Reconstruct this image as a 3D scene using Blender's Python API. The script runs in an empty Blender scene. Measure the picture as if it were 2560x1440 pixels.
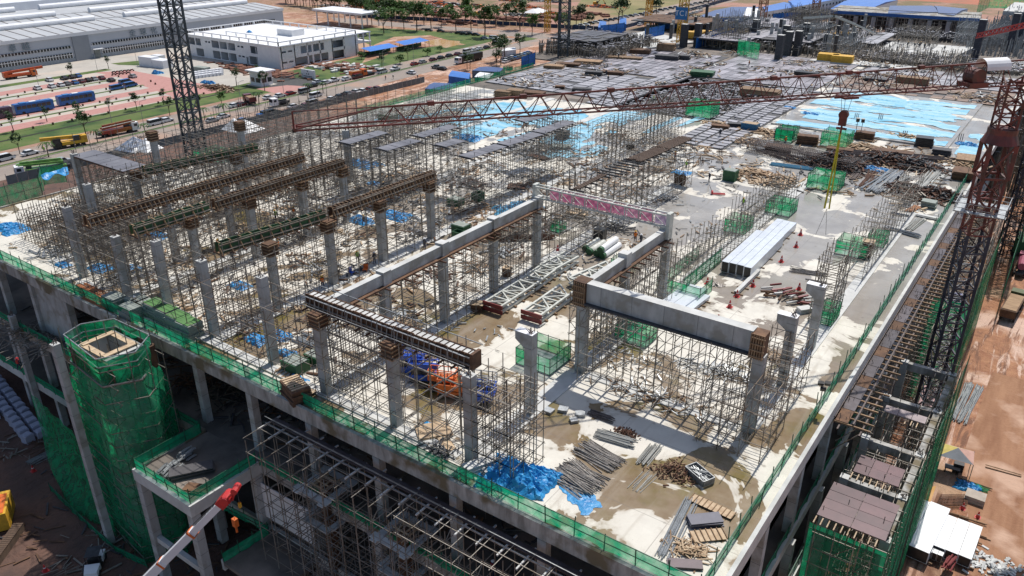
import bpy, math, random
from mathutils import Vector, Matrix, noise
R = math.radians
rnd = random.Random(7)
sc = bpy.context.scene
# ---------------------------------------------------------------- camera
H = 43.2            # camera height above the deck; deck top is z=0, ground is z=-18
GZ = -18.0
LZ = -24.0          # the excavated ground round the building lies lower than the roads
F, PITCH, YAW = 1996.9, R(25.589), R(35.455)
cd = bpy.data.cameras.new('camera'); cam = bpy.data.objects.new('camera', cd); sc.collection.objects.link(cam)
cam.location = (0, 0, H); cam.rotation_euler = (R(90) - PITCH, 0, YAW)
cd.sensor_width = 36; cd.lens = F / 2560 * 36; cd.clip_start = 0.5; cd.clip_end = 9000
sc.camera = cam
CM = cam.rotation_euler.to_matrix()
def P(px, py, z=0.0):
    """world point at height z seen at pixel (px, py) of the 2560x1440 photograph"""
    d = CM @ Vector(((px - 1280) / F, -(py - 720) / F, -1.0))
    t = (z - H) / d.z
    return Vector((d.x * t, d.y * t, z))
# ---------------------------------------------------------------- world, sun, exposure
SUN_EL, SUN_DX = R(60), -0.04
w = bpy.data.worlds.new('World'); sc.world = w; w.use_nodes = True
nt = w.node_tree; nt.nodes.clear()
sky = nt.nodes.new('ShaderNodeTexSky'); sky.sky_type = 'NISHITA'; sky.sun_disc = False
sky.sun_elevation = SUN_EL; sky.sun_rotation = math.atan2(SUN_DX, 1); sky.altitude = 50
sky.air_density = 1.0; sky.dust_density = 1.5; sky.ozone_density = 1.0
bg = nt.nodes.new('ShaderNodeBackground'); bg.inputs[1].default_value = 0.115
wo = nt.nodes.new('ShaderNodeOutputWorld')
nt.links.new(sky.outputs[0], bg.inputs[0]); nt.links.new(bg.outputs[0], wo.inputs[0])
sl = bpy.data.lights.new('sun', 'SUN'); sl.energy = 4.4; sl.angle = R(0.53); sl.color = (1.0, 0.96, 0.9)
so = bpy.data.objects.new('sun', sl); sc.collection.objects.link(so)
sd = Vector((math.sin(math.atan2(SUN_DX, 1)) * math.cos(SUN_EL), math.cos(math.atan2(SUN_DX, 1)) * math.cos(SUN_EL), math.sin(SUN_EL)))
so.rotation_euler = sd.to_track_quat('Z', 'Y').to_euler(); so.location = (0, 100, 200)
sc.view_settings.view_transform = 'Standard'; sc.view_settings.look = 'None'
sc.view_settings.exposure = 0.0; sc.view_settings.gamma = 1.0; sc.view_settings.use_curve_mapping = False
try:
    sc.cycles.max_bounces = 6; sc.cycles.transparent_max_bounces = 16; sc.cycles.diffuse_bounces = 3
except Exception: pass
# ---------------------------------------------------------------- materials
MATS = {}
def mat(name, c1, c2=None, scale=1.0, rough=0.8, metal=0.0, bump=0.0, alpha=1.0, detail=6.0, rnd_v=0.0,
        c3=None, scale3=0.15, streak=None, trans=0.0, lo=0.35, hi=0.65, coord='Object', bscale=None):
    if name in MATS: return MATS[name]
    m = bpy.data.materials.new(name); m.use_nodes = True; n = m.node_tree; N = n.nodes; L = n.links
    b = N['Principled BSDF']; out = N['Material Output']
    b.inputs['Roughness'].default_value = rough; b.inputs['Metallic'].default_value = metal
    c2 = c2 or tuple(v * 0.75 for v in c1)
    tc = N.new('ShaderNodeTexCoord'); src = tc.outputs[coord]
    if streak:
        mp = N.new('ShaderNodeMapping'); mp.inputs['Scale'].default_value = streak; L.new(src, mp.inputs[0]); src = mp.outputs[0]
    nz = N.new('ShaderNodeTexNoise'); nz.inputs['Scale'].default_value = scale; nz.inputs['Detail'].default_value = detail
    nz.inputs['Roughness'].default_value = 0.6; L.new(src, nz.inputs['Vector'])
    mr = N.new('ShaderNodeMapRange'); mr.inputs[1].default_value = lo; mr.inputs[2].default_value = hi; L.new(nz.outputs[0], mr.inputs[0])
    mx = N.new('ShaderNodeMix'); mx.data_type = 'RGBA'; mx.inputs[6].default_value = (*c1, 1); mx.inputs[7].default_value = (*c2, 1)
    L.new(mr.outputs[0], mx.inputs[0]); col = mx.outputs[2]
    if c3:
        n3 = N.new('ShaderNodeTexNoise'); n3.inputs['Scale'].default_value = scale3; n3.inputs['Detail'].default_value = 4; L.new(tc.outputs[coord], n3.inputs['Vector'])
        m3 = N.new('ShaderNodeMapRange'); m3.inputs[1].default_value = 0.5; m3.inputs[2].default_value = 0.62; L.new(n3.outputs[0], m3.inputs[0])
        x3 = N.new('ShaderNodeMix'); x3.data_type = 'RGBA'; x3.inputs[7].default_value = (*c3, 1); L.new(col, x3.inputs[6]); L.new(m3.outputs[0], x3.inputs[0]); col = x3.outputs[2]
    if rnd_v:
        oi = N.new('ShaderNodeObjectInfo'); r = N.new('ShaderNodeMapRange'); r.inputs[3].default_value = 1 - rnd_v; r.inputs[4].default_value = 1 + rnd_v
        L.new(oi.outputs['Random'], r.inputs[0]); hs = N.new('ShaderNodeHueSaturation'); L.new(r.outputs[0], hs.inputs['Value']); L.new(col, hs.inputs['Color']); col = hs.outputs[0]
    L.new(col, b.inputs['Base Color'])
    if bump:
        bn = N.new('ShaderNodeTexNoise'); bn.inputs['Scale'].default_value = bscale or scale * 4; bn.inputs['Detail'].default_value = 6; L.new(tc.outputs[coord], bn.inputs['Vector'])
        bp = N.new('ShaderNodeBump'); bp.inputs['Strength'].default_value = bump; bp.inputs['Distance'].default_value = 0.1
        L.new(bn.outputs[0], bp.inputs['Height']); L.new(bp.outputs[0], b.inputs['Normal'])
    sh = b.outputs[0]
    if trans:
        tl = N.new('ShaderNodeBsdfTranslucent'); L.new(col, tl.inputs[0]); ms = N.new('ShaderNodeMixShader'); ms.inputs[0].default_value = trans
        L.new(sh, ms.inputs[1]); L.new(tl.outputs[0], ms.inputs[2]); sh = ms.outputs[0]
    if alpha < 1:
        tr = N.new('ShaderNodeBsdfTransparent'); ms = N.new('ShaderNodeMixShader')
        if alpha > 0:   # uneven openness of the netting
            na = N.new('ShaderNodeTexNoise'); na.inputs['Scale'].default_value = 0.9; na.inputs['Detail'].default_value = 5; L.new(tc.outputs[coord], na.inputs['Vector'])
            ra = N.new('ShaderNodeMapRange'); ra.inputs[1].default_value = 0.3; ra.inputs[2].default_value = 0.7
            ra.inputs[3].default_value = max(0, alpha - 0.22); ra.inputs[4].default_value = min(1, alpha + 0.22); L.new(na.outputs[0], ra.inputs[0]); L.new(ra.outputs[0], ms.inputs[0])
        L.new(tr.outputs[0], ms.inputs[1]); L.new(sh, ms.inputs[2]); sh = ms.outputs[0]
    L.new(sh, out.inputs[0])
    MATS[name] = m; return m
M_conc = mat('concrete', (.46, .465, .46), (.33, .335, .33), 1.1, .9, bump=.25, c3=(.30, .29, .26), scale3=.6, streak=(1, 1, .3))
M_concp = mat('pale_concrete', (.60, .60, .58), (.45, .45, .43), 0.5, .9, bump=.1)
M_concd = mat('weathered_concrete', (.46, .45, .42), (.22, .21, .19), 1.2, .9, bump=.2, streak=(1, 1, .25), c3=(.16, .13, .08), scale3=.35)
M_floor = mat('dark_brown_floor', (.17, .145, .125), (.09, .08, .07), .35, .9, bump=.3, c3=(.24, .20, .17), scale3=.12)  # dark brown tone for the lower floors and far decks
M_steel = mat('scaffold_steel', (.16, .135, .105), (.34, .315, .28), .6, .6, .4, rnd_v=.15)
M_steelr = mat('rusty_scaffold', (.15, .10, .065), (.27, .25, .22), .7, .75, .2, rnd_v=.15)
M_galv = mat('galvanised_steel', (.42, .44, .45), (.24, .25, .26), 2, .45, .6)
M_white_st = mat('pale_painted_steel', (.62, .63, .58), (.40, .41, .37), 1.5, .55)
M_rust = mat('rusted_iron', (.13, .055, .03), (.06, .035, .025), 3, .9, bump=.3)
M_rebar = mat('rebar', (.09, .065, .055), (.17, .14, .13), 3, .8)
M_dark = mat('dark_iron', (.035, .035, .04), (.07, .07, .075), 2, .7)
M_mast = mat('crane_mast_blue_grey', (.018, .022, .04), (.045, .05, .07), 1, .5)
M_mastg = mat('crane_mast_grey', (.02, .032, .042), (.06, .075, .085), 1, .5)
M_red = mat('crane_red', (.20, .042, .03), (.11, .035, .028), .8, .55, c3=(.09, .035, .025), scale3=.5)
M_redb = mat('bright_red', (.55, .03, .03), (.4, .03, .03), 2, .4)
M_orange = mat('safety_orange', (.75, .16, .02), (.5, .12, .03), 1.2, .55)
M_yel = mat('machine_yellow', (.70, .40, .03), (.5, .28, .03), 1.5, .5, rnd_v=.1)
M_blu = mat('machine_blue', (.02, .10, .55), (.02, .07, .35), 1.5, .4)
M_net = mat('green_netting', (.012, .50, .24), (.008, .36, .18), 1.5, .8, alpha=.78, trans=.5, bump=.4, bscale=2)
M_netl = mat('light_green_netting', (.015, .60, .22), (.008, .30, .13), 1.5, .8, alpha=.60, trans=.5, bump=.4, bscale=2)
M_netd = mat('dark_green_netting', (.01, .42, .19), (.006, .26, .12), .5, .85, alpha=.62, trans=.55, bump=.6, bscale=1.2)
M_pole = mat('green_pole', (.02, .12, .07), (.02, .08, .05), 2, .5)
M_tarp = mat('blue_tarpaulin', (.045, .33, .64), (.02, .20, .48), 1.2, .4, bump=.5, bscale=3, rnd_v=.08, trans=.1)
M_sheet = mat('light_blue_sheeting', (.13, .44, .62), (.45, .66, .74), .4, .35, bump=.7, bscale=1.2, streak=(.2, 1.2, 1))
M_ply = mat('film_faced_plywood', (.06, .045, .045), (.10, .085, .09), .8, .35, rnd_v=.35)
M_plyg = mat('grey_plywood_form', (.20, .19, .20), (.13, .12, .13), .3, .35, rnd_v=.15)
M_pink = mat('pink_banner', (.66, .16, .30), (.68, .32, .44), .35, .7, trans=.25)
M_timber = mat('timber', (.32, .21, .125), (.20, .125, .07), 2, .85, rnd_v=.25, streak=(1, .2, 1))
M_timbl = mat('pale_timber', (.52, .40, .27), (.38, .27, .17), 2, .85, rnd_v=.2)
M_form = mat('brown_formwork', (.16, .085, .045), (.075, .04, .025), 1.2, .85, rnd_v=.2)
M_grenf = mat('green_formwork', (.05, .13, .05), (.03, .07, .035), 1.2, .8)
M_white = mat('white_paint', (.80, .80, .80), (.72, .72, .73), .5, .5)
M_whited = mat('white_wall', (.72, .73, .75), (.66, .67, .70), .3, .6)
M_black = mat('black_paint', (.015, .015, .017), (.03, .03, .03), 2, .4)
M_glass = mat('dark_glass', (.02, .025, .03), (.035, .04, .045), 3, .08)
M_tyre = mat('tyre', (.02, .02, .02), (.035, .033, .03), 4, .9)
M_asph = mat('asphalt', (.055, .055, .055), (.08, .078, .075), .6, .9)
M_road = mat('dusty_road', (.30, .25, .21), (.24, .20, .175), .12, .9, bump=.1, c3=(.36, .24, .18), scale3=.05)
M_pave = mat('pale_paving', (.45, .42, .37), (.38, .35, .31), .15, .9, c3=(.50, .42, .35), scale3=.04)
M_redpave = mat('red_brick_paving', (.46, .24, .21), (.40, .20, .175), .5, .9)
M_grass = mat('grass', (.065, .12, .022), (.13, .15, .05), .18, 1, bump=.6, bscale=1.5, detail=10, c3=(.035, .075, .018), scale3=.09)
M_leaf = mat('leaves', (.04, .10, .02), (.07, .15, .03), 1.5, .7, rnd_v=.3, trans=.3)
M_leafd = mat('dark_leaves', (.022, .055, .018), (.04, .085, .022), 1.5, .7, rnd_v=.3, trans=.25)
M_bark = mat('bark', (.10, .075, .05), (.06, .045, .03), 3, .9)
M_mud = mat('yellow_mud_water', (.55, .33, .13), (.5, .28, .1), .4, .15)
M_skin = mat('skin', (.25, .13, .08), None, 3, .6)
M_hiviz = mat('high_visibility_vest', (.8, .2, .02), None, 3, .7)
M_hivg = mat('green_vest', (.3, .6, .05), None, 3, .7)
M_jean = mat('work_trousers', (.03, .04, .08), None, 3, .8)
M_wall = mat('factory_cladding', (.42, .45, .50), (.39, .42, .47), .1, .55, streak=(1, 1, .1))
M_roofg = mat('factory_roof', (.46, .47, .48), (.40, .41, .42), .08, .5)
M_wallg = mat('grey_pilaster', (.25, .27, .30), (.22, .24, .27), .3, .6)
M_roofb = mat('blue_roof', (.04, .18, .55), (.03, .14, .45), .3, .4, rnd_v=.15)
M_roofnb = mat('navy_roof', (.04, .08, .20), (.05, .10, .25), .3, .45)
M_bsheet = mat('bright_blue_hoarding', (.02, .15, .50), (.015, .10, .36), .5, .6, trans=.1)
# puddled concrete of the deck
def deck_mat():
    m = bpy.data.materials.new('puddled_deck_concrete'); m.use_nodes = True; n = m.node_tree; N = n.nodes; L = n.links; b = N['Principled BSDF']
    tc = N.new('ShaderNodeNewGeometry'); pos = tc.outputs['Position']
    def nz(s, d=4, r=.55, dist=0):
        q = N.new('ShaderNodeTexNoise'); q.inputs['Scale'].default_value = s; q.inputs['Detail'].default_value = d; q.inputs['Roughness'].default_value = r; q.inputs['Distortion'].default_value = dist
        L.new(pos, q.inputs['Vector']); return q.outputs[0]
    def mr(v, a, c, d=0, e=1):
        q = N.new('ShaderNodeMapRange'); q.inputs[1].default_value = a; q.inputs[2].default_value = c; q.inputs[3].default_value = d; q.inputs[4].default_value = e; L.new(v, q.inputs[0]); return q.outputs[0]
    def mm(op, a, c):
        q = N.new('ShaderNodeMath'); q.operation = op
        for i, v in enumerate((a, c)):
            if isinstance(v, (int, float)): q.inputs[i].default_value = v
            else: L.new(v, q.inputs[i])
        return q.outputs[0]
    def mix(f, a, c):
        q = N.new('ShaderNodeMix'); q.data_type = 'RGBA'; L.new(f, q.inputs[0])
        for i, v in ((6, a), (7, c)):
            if isinstance(v, tuple): q.inputs[i].default_value = (*v, 1)
            else: L.new(v, q.inputs[i])
        return q.outputs[2]
    sx = N.new('ShaderNodeSeparateXYZ'); L.new(pos, sx.inputs[0])
    big = nz(.125, 5, .58, .5)
    # wetter towards the far right of the deck, drier along the front
    wet_far = mm('MULTIPLY', mr(sx.outputs[1], 72, 112), mr(sx.outputs[0], -66, -44))
    thr = mm('ADD', mm('MULTIPLY', wet_far, .085), .020)
    mask = mr(mm('ADD', big, thr), .535, .545)
    damp = mr(mm('ADD', big, thr), .50, .553)
    dry = mix(mr(nz(.5, 8, .65), .3, .7), (.72, .69, .61), (.56, .53, .47))
    dry = mix(mr(nz(.06, 3), .45, .7), dry, (.60, .56, .49))
    dry = mix(mr(nz(9, 5), .62, .72, 0, .5), dry, (.30, .27, .22))
    brown = mix(mr(nz(.9, 6), .3, .7), (.20, .14, .08), (.26, .20, .13))
    brown = mix(mr(nz(.12, 4), .53, .66), brown, (.15, .12, .03))
    grey = mix(mr(nz(.3, 6), .3, .7), (.37, .35, .32), (.27, .25, .225))
    wet = mix(mr(sx.outputs[1], 70, 105), brown, grey)
    col = mix(damp, dry, mix(mr(nz(.3, 3), .4, .6, .15, .6), dry, wet)); col = mix(mask, col, wet)
    # pour joints every bay, tyre and trolley marks
    bk = N.new('ShaderNodeTexBrick'); bk.offset = 0; bk.inputs['Scale'].default_value = 1; bk.inputs['Brick Width'].default_value = 9; bk.inputs['Row Height'].default_value = 4.6; bk.inputs['Mortar Size'].default_value = .035; bk.inputs['Mortar Smooth'].default_value = 0
    L.new(pos, bk.inputs['Vector']); col = mix(mm('MULTIPLY', bk.outputs['Fac'], .45), col, (.16, .14, .12))
    mp = N.new('ShaderNodeMapping'); mp.inputs['Scale'].default_value = (1, .07, 1); mp.inputs['Rotation'].default_value = (0, 0, .25); L.new(pos, mp.inputs[0]); tn = N.new('ShaderNodeTexNoise'); tn.inputs['Scale'].default_value = 1.3; tn.inputs['Detail'].default_value = 5; L.new(mp.outputs[0], tn.inputs['Vector'])
    col = mix(mr(tn.outputs[0], .56, .72, 0, .4), col, (.33, .28, .22))
    vo = N.new('ShaderNodeTexVoronoi'); vo.inputs['Scale'].default_value = .55; L.new(pos, vo.inputs['Vector']); col = mix(mr(vo.outputs['Distance'], .05, .13, .5, 0), col, (.15, .12, .09))
    L.new(col, b.inputs['Base Color'])
    rr = mm('ADD', mm('MULTIPLY', mm('SUBTRACT', 1, mask), .62), mr(nz(.2, 3), .4, .6, .12, .30)); L.new(rr, b.inputs['Roughness'])
    bp = N.new('ShaderNodeBump'); bp.inputs['Distance'].default_value = .05; L.new(mm('MULTIPLY', mm('SUBTRACT', 1, mask), .25), bp.inputs['Strength']); L.new(nz(3, 6), bp.inputs['Height']); L.new(bp.outputs[0], b.inputs['Normal'])
    return m
M_deck = deck_mat()
def soil_mat():
    m = bpy.data.materials.new('red_earth'); m.use_nodes = True; n = m.node_tree; N = n.nodes; L = n.links; b = N['Principled BSDF']; b.inputs['Roughness'].default_value = .9
    pos = N.new('ShaderNodeNewGeometry').outputs['Position']
    def nz(s, d=6, r=.6, dist=0, sc=None):
        v = pos
        if sc: mp = N.new('ShaderNodeMapping'); mp.inputs['Scale'].default_value = sc; L.new(pos, mp.inputs[0]); v = mp.outputs[0]
        q = N.new('ShaderNodeTexNoise'); q.inputs['Scale'].default_value = s; q.inputs['Detail'].default_value = d; q.inputs['Roughness'].default_value = r; q.inputs['Distortion'].default_value = dist; L.new(v, q.inputs['Vector']); return q.outputs[0]
    def mr(v, a, c, d=0, e=1):
        q = N.new('ShaderNodeMapRange'); q.inputs[1].default_value = a; q.inputs[2].default_value = c; q.inputs[3].default_value = d; q.inputs[4].default_value = e; L.new(v, q.inputs[0]); return q.outputs[0]
    def mix(f, a, c):
        q = N.new('ShaderNodeMix'); q.data_type = 'RGBA'; L.new(f, q.inputs[0])
        for i, v in ((6, a), (7, c)):
            if isinstance(v, tuple): q.inputs[i].default_value = (*v, 1)
            else: L.new(v, q.inputs[i])
        return q.outputs[2]
    col = mix(mr(nz(.5, 10), .3, .7), (.42, .21, .11), (.26, .11, .06))
    col = mix(mr(nz(.09, 6, .6, 1.5), .5, .62), col, (.58, .40, .31))
    col = mix(mr(nz(.30, 9, .7, 2.5, (1, .10, 1)), .50, .57), col, (.18, .085, .05)); col = mix(mr(nz(.42, 8, .7, 2, (1, .13, .9)), .56, .62), col, (.60, .42, .33))
    col = mix(mr(nz(.05, 7), .54, .62), col, (.42, .27, .17))
    sx = N.new('ShaderNodeSeparateXYZ'); L.new(pos, sx.inputs[0])
    far = mr(sx.outputs[1], 330, 420); col = mix(far, col, mix(mr(nz(.03, 8, .7), .42, .56), (.38, .20, .15), (.17, .13, .06)))
    lf = mr(sx.outputs[0], -25, -45)      # dark mud in front of the building, shade mixed into its colour
    nf = N.new('ShaderNodeMath'); nf.operation = 'MULTIPLY'; L.new(lf, nf.inputs[0]); L.new(mr(sx.outputs[1], 200, 160), nf.inputs[1])
    col = mix(nf.outputs[0], col, mix(mr(nz(.25, 8), .35, .65), (.16, .085, .06), (.09, .055, .045)))
    L.new(col, b.inputs['Base Color'])
    bp = N.new('ShaderNodeBump'); bp.inputs['Distance'].default_value = .5; bp.inputs['Strength'].default_value = .9
    ad = N.new('ShaderNodeMath'); ad.operation = 'ADD'; L.new(nz(.4, 10, .65, 1), ad.inputs[0]); L.new(nz(.5, 8, .6, 2, (1, .1, 1)), ad.inputs[1]); L.new(ad.outputs[0], bp.inputs['Height']); L.new(bp.outputs[0], b.inputs['Normal'])
    return m
M_soil = soil_mat()
# ---------------------------------------------------------------- mesh and object helpers
class MB:
    def __init__(s): s.v = []; s.f = []
    def quadbox(s, c):   # 8 corners: bottom 4 ccw, top 4 ccw
        i = len(s.v); s.v += [tuple(p) for p in c]
        s.f += [(i+3, i+2, i+1, i), (i+4, i+5, i+6, i+7), (i, i+1, i+5, i+4), (i+1, i+2, i+6, i+5), (i+2, i+3, i+7, i+6), (i+3, i, i+4, i+7)]
        return s
    def box(s, x0, x1, y0, y1, z0, z1):
        return s.quadbox([(x0, y0, z0), (x1, y0, z0), (x1, y1, z0), (x0, y1, z0), (x0, y0, z1), (x1, y0, z1), (x1, y1, z1), (x0, y1, z1)])
    def cbox(s, c, sz, rz=0, tilt=0):
        m = Matrix.Rotation(rz, 3, 'Z') @ Matrix.Rotation(tilt, 3, 'X'); c = Vector(c); a, b, d = sz[0] / 2, sz[1] / 2, sz[2] / 2
        return s.quadbox([c + m @ Vector(p) for p in ((-a, -b, -d), (a, -b, -d), (a, b, -d), (-a, b, -d), (-a, -b, d), (a, -b, d), (a, b, d), (-a, b, d))])
    def bar(s, a, b, w=.05, h=None, caps=False, up=None):
        a = Vector(a); b = Vector(b); d = b - a
        if d.length < 1e-6: return s
        u = Vector(up) if up else (Vector((0, 0, 1)) if abs(d.normalized().z) < .95 else Vector((1, 0, 0)))
        x = d.cross(u).normalized() * (w / 2); y = x.cross(d).normalized() * ((h or w) / 2)
        i = len(s.v)
        s.v += [tuple(a - x - y), tuple(a + x - y), tuple(a + x + y), tuple(a - x + y), tuple(b - x - y), tuple(b + x - y), tuple(b + x + y), tuple(b - x + y)]
        s.f += [(i, i+1, i+5, i+4), (i+1, i+2, i+6, i+5), (i+2, i+3, i+7, i+6), (i+3, i, i+4, i+7)]
        if caps: s.f += [(i+3, i+2, i+1, i), (i+4, i+5, i+6, i+7)]
        return s
    def tube(s, a, b, r, n=6, caps=True, r2=None):
        a = Vector(a); b = Vector(b); d = (b - a).normalized(); r2 = r if r2 is None else r2
        u = Vector((0, 0, 1)) if abs(d.z) < .95 else Vector((1, 0, 0)); x = d.cross(u).normalized(); y = d.cross(x); i = len(s.v)
        for q, rr in ((a, r), (b, r2)):
            for k in range(n):
                t = 2 * math.pi * k / n; s.v.append(tuple(q + (x * math.cos(t) + y * math.sin(t)) * rr))
        for k in range(n): s.f.append((i + (k + 1) % n, i + k, i + n + k, i + n + (k + 1) % n))
        if caps: s.f += [tuple(i + k for k in range(n)), tuple(i + n + k for k in reversed(range(n)))]
        return s
    def poly(s, pts):
        i = len(s.v); s.v += [tuple(p) for p in pts]; s.f.append(tuple(range(i, i + len(pts)))); return s
    def prism(s, pts, z0, z1):
        n = len(pts); ar = sum(pts[k][0] * pts[(k + 1) % n][1] - pts[(k + 1) % n][0] * pts[k][1] for k in range(n))
        if ar < 0: pts = pts[::-1]
        i = len(s.v); s.v += [(p[0], p[1], z0) for p in pts] + [(p[0], p[1], z1) for p in pts]
        s.f += [tuple(reversed(range(i, i + n))), tuple(range(i + n, i + 2 * n))] + [(i + k, i + (k + 1) % n, i + n + (k + 1) % n, i + n + k) for k in range(n)]
        return s
    def grid(s, fn, nu, nv):
        i = len(s.v)
        for a in range(nu + 1):
            for b in range(nv + 1): s.v.append(tuple(fn(a / nu, b / nv)))
        for a in range(nu):
            for b in range(nv):
                k = i + a * (nv + 1) + b; s.f.append((k, k + nv + 1, k + nv + 2, k + 1))
        return s
COL = bpy.data.collections.new('scene'); sc.collection.children.link(COL)
KIDS = {}
def link(o, parent=None):
    COL.objects.link(o)
    if parent is not None: o.parent = parent; KIDS.setdefault(parent.name, []).append(o)
    return o
def tag(o, label=None, cat=None, group=None, kind=None):
    if label: o['label'] = label
    if cat: o['category'] = cat
    if group: o['group'] = group
    if kind: o['kind'] = kind
    return o
def mesh(name, mb, m, smooth=False):
    me = bpy.data.meshes.new(name); me.from_pydata(mb.v, [], mb.f); me.update()
    for q in (m if isinstance(m, (list, tuple)) else [m]): me.materials.append(q)
    if smooth: me.shade_smooth()
    return me
def obj(name, mb, m, parent=None, label=None, cat=None, group=None, kind=None, smooth=False, world=False, org=None):
    """world=True: mb is in world coordinates (parent unrotated); top-level meshes get their origin at the base"""
    me = mb if isinstance(mb, bpy.types.Mesh) else None
    if me is None:
        loc = Vector((0, 0, 0))
        if parent is None and mb.v:
            xs = [v[0] for v in mb.v]; ys = [v[1] for v in mb.v]; zs = [v[2] for v in mb.v]
            loc = Vector(org) if org else Vector(((min(xs) + max(xs)) / 2, (min(ys) + max(ys)) / 2, min(zs)))
            mb.v = [(v[0] - loc.x, v[1] - loc.y, v[2] - loc.z) for v in mb.v]
        elif world:
            q = parent; L = Vector((0, 0, 0))
            while q is not None: L += q.location; q = q.parent
            mb.v = [(v[0] - L.x, v[1] - L.y, v[2] - L.z) for v in mb.v]
        me = mesh(name, mb, m, smooth)
    else: loc = Vector((0, 0, 0))
    o = bpy.data.objects.new(name, me); o.location = loc
    link(o, parent); return tag(o, label, cat, group, kind)
def thing(name, label, cat, loc=(0, 0, 0), rz=0, group=None):
    o = bpy.data.objects.new(name, None); o.empty_display_size = .2; o.location = loc; o.rotation_euler = (0, 0, rz); link(o); return tag(o, label, cat, group)
def dup(o, loc=None, rz=None, label=None, group=None, parent=None, s=None):
    c = o.copy(); link(c, parent)
    if loc is not None: c.location = loc
    if rz is not None: c.rotation_euler = (0, 0, rz)
    if s: c.scale = (s, s, s) if not isinstance(s, tuple) else s
    if label: c['label'] = label
    if group: c['group'] = group
    for k in list(KIDS.get(o.name, [])): dup(k, parent=c)
    return c
def text(name, body, size, m, parent, loc, rot, ext=.03, space=1.1):
    cu = bpy.data.curves.new(name, 'FONT'); cu.body = body; cu.size = size; cu.extrude = ext; cu.align_x = 'CENTER'; cu.align_y = 'CENTER'; cu.space_character = space
    q = bpy.data.objects.new(name, cu); sc.collection.objects.link(q); me = bpy.data.meshes.new_from_object(q); me.name = name; me.materials.clear(); me.materials.append(m)
    bpy.data.objects.remove(q); bpy.data.curves.remove(cu); o = bpy.data.objects.new(name, me); link(o, parent); o.location = loc; o.rotation_euler = rot; return o
def litter(name, label, n, region, L, m, z=0, th=.1, h=.3):
    b = MB()
    for k in range(n):
        x, y = region(); a = rnd.uniform(0, 3.14); l = L * rnd.uniform(.25, 1) / 2; zz = z + .04 + rnd.random() * h; t_ = th * rnd.uniform(.6, 2.2)
        b.bar((x - l * math.cos(a), y - l * math.sin(a), zz), (x + l * math.cos(a), y + l * math.sin(a), z + .04 + rnd.random() * h), t_, t_ * .5, True)
    return obj(name, b, m, label=label, cat='litter', kind='stuff')
def struct(name, mb, m, parent=None): return obj(name, mb, m, parent, kind='structure', world=parent is not None)
ORD = ['first', 'second', 'third', 'fourth', 'fifth', 'sixth', 'seventh', 'eighth', 'ninth', 'tenth', 'eleventh', 'twelfth', 'thirteenth', 'fourteenth', 'fifteenth', 'sixteenth', 'seventeenth', 'eighteenth', 'nineteenth', 'twentieth']
def nth(i):
    if i < 20: return ORD[i]
    t = ['twenty', 'thirty', 'forty', 'fifty', 'sixty'][i // 10 - 2 if False else (i + 1) // 10 - 2]; r = (i + 1) % 10
    return t + ('-' + ORD[r - 1] if r else 'th')
# ================================================================ the ground
def pts(z, *pp): return [tuple(P(x, y, z)) for x, y in pp]
def flat(name, z, plist, m, parent=None): return struct(name, MB().poly([(p[0], p[1], z) for p in plist]), m)
def rect(x0, x1, y0, y1): return [(x0, y0), (x1, y0), (x1, y1), (x0, y1)]
g = MB(); bx = -139.5; by = 352.0
g.poly([(-4000, -800, GZ), (bx, -800, GZ), (bx, 6000, GZ), (-4000, 6000, GZ)]); g.poly([(bx, by, GZ), (3000, by, GZ), (3000, 6000, GZ), (bx, 6000, GZ)])
g.poly([(bx + 3, -800, LZ), (3000, -800, LZ), (3000, by - 4, LZ), (bx + 3, by - 4, LZ)]); g.poly([(bx, -800, GZ), (bx + 3, -800, LZ), (bx + 3, by - 4, LZ), (bx, by, GZ)]); g.poly([(bx, by, GZ), (bx + 3, by - 4, LZ), (3000, by - 4, LZ), (3000, by, GZ)]); struct('terrain', g, M_soil)
def sl(c, y): return c - .045 * (y - 90)      # the roads run a touch off the building's grid
def strip(name, c0, c1, y0, y1, z, m, n=8):
    b = MB(); ys = [y0 + (y1 - y0) * k / n for k in range(n + 1)]
    b.v = [(sl(c0, y), y, z) for y in ys] + [(sl(c1, y), y, z) for y in ys]
    b.f = [(k, n + 1 + k, n + 2 + k, k + 1) for k in range(n)]; return struct(name, b, m)
strip('grass_verge', -262, -222, 40, 330, GZ + .01, M_grass)
strip('service_road', -236.5, -226, 40, 345, GZ + .02, M_road)
strip('road', -224, -212.5, 40, 800, GZ + .02, M_road, 20)
strip('median_grass', -225.8, -224.2, 40, 300, GZ + .04, M_grass)
strip('ditch', -250.6, -249.2, 60, 195, GZ + .03, mat('ditch_channel', (.03, .035, .02), None, .5, 1))
strip('dirt_shoulder', -239.5, -236.5, 60, 180, GZ + .015, mat('pinkish_dirt', (.36, .22, .16), (.26, .15, .10), .3, 1, bump=.4))
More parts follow.
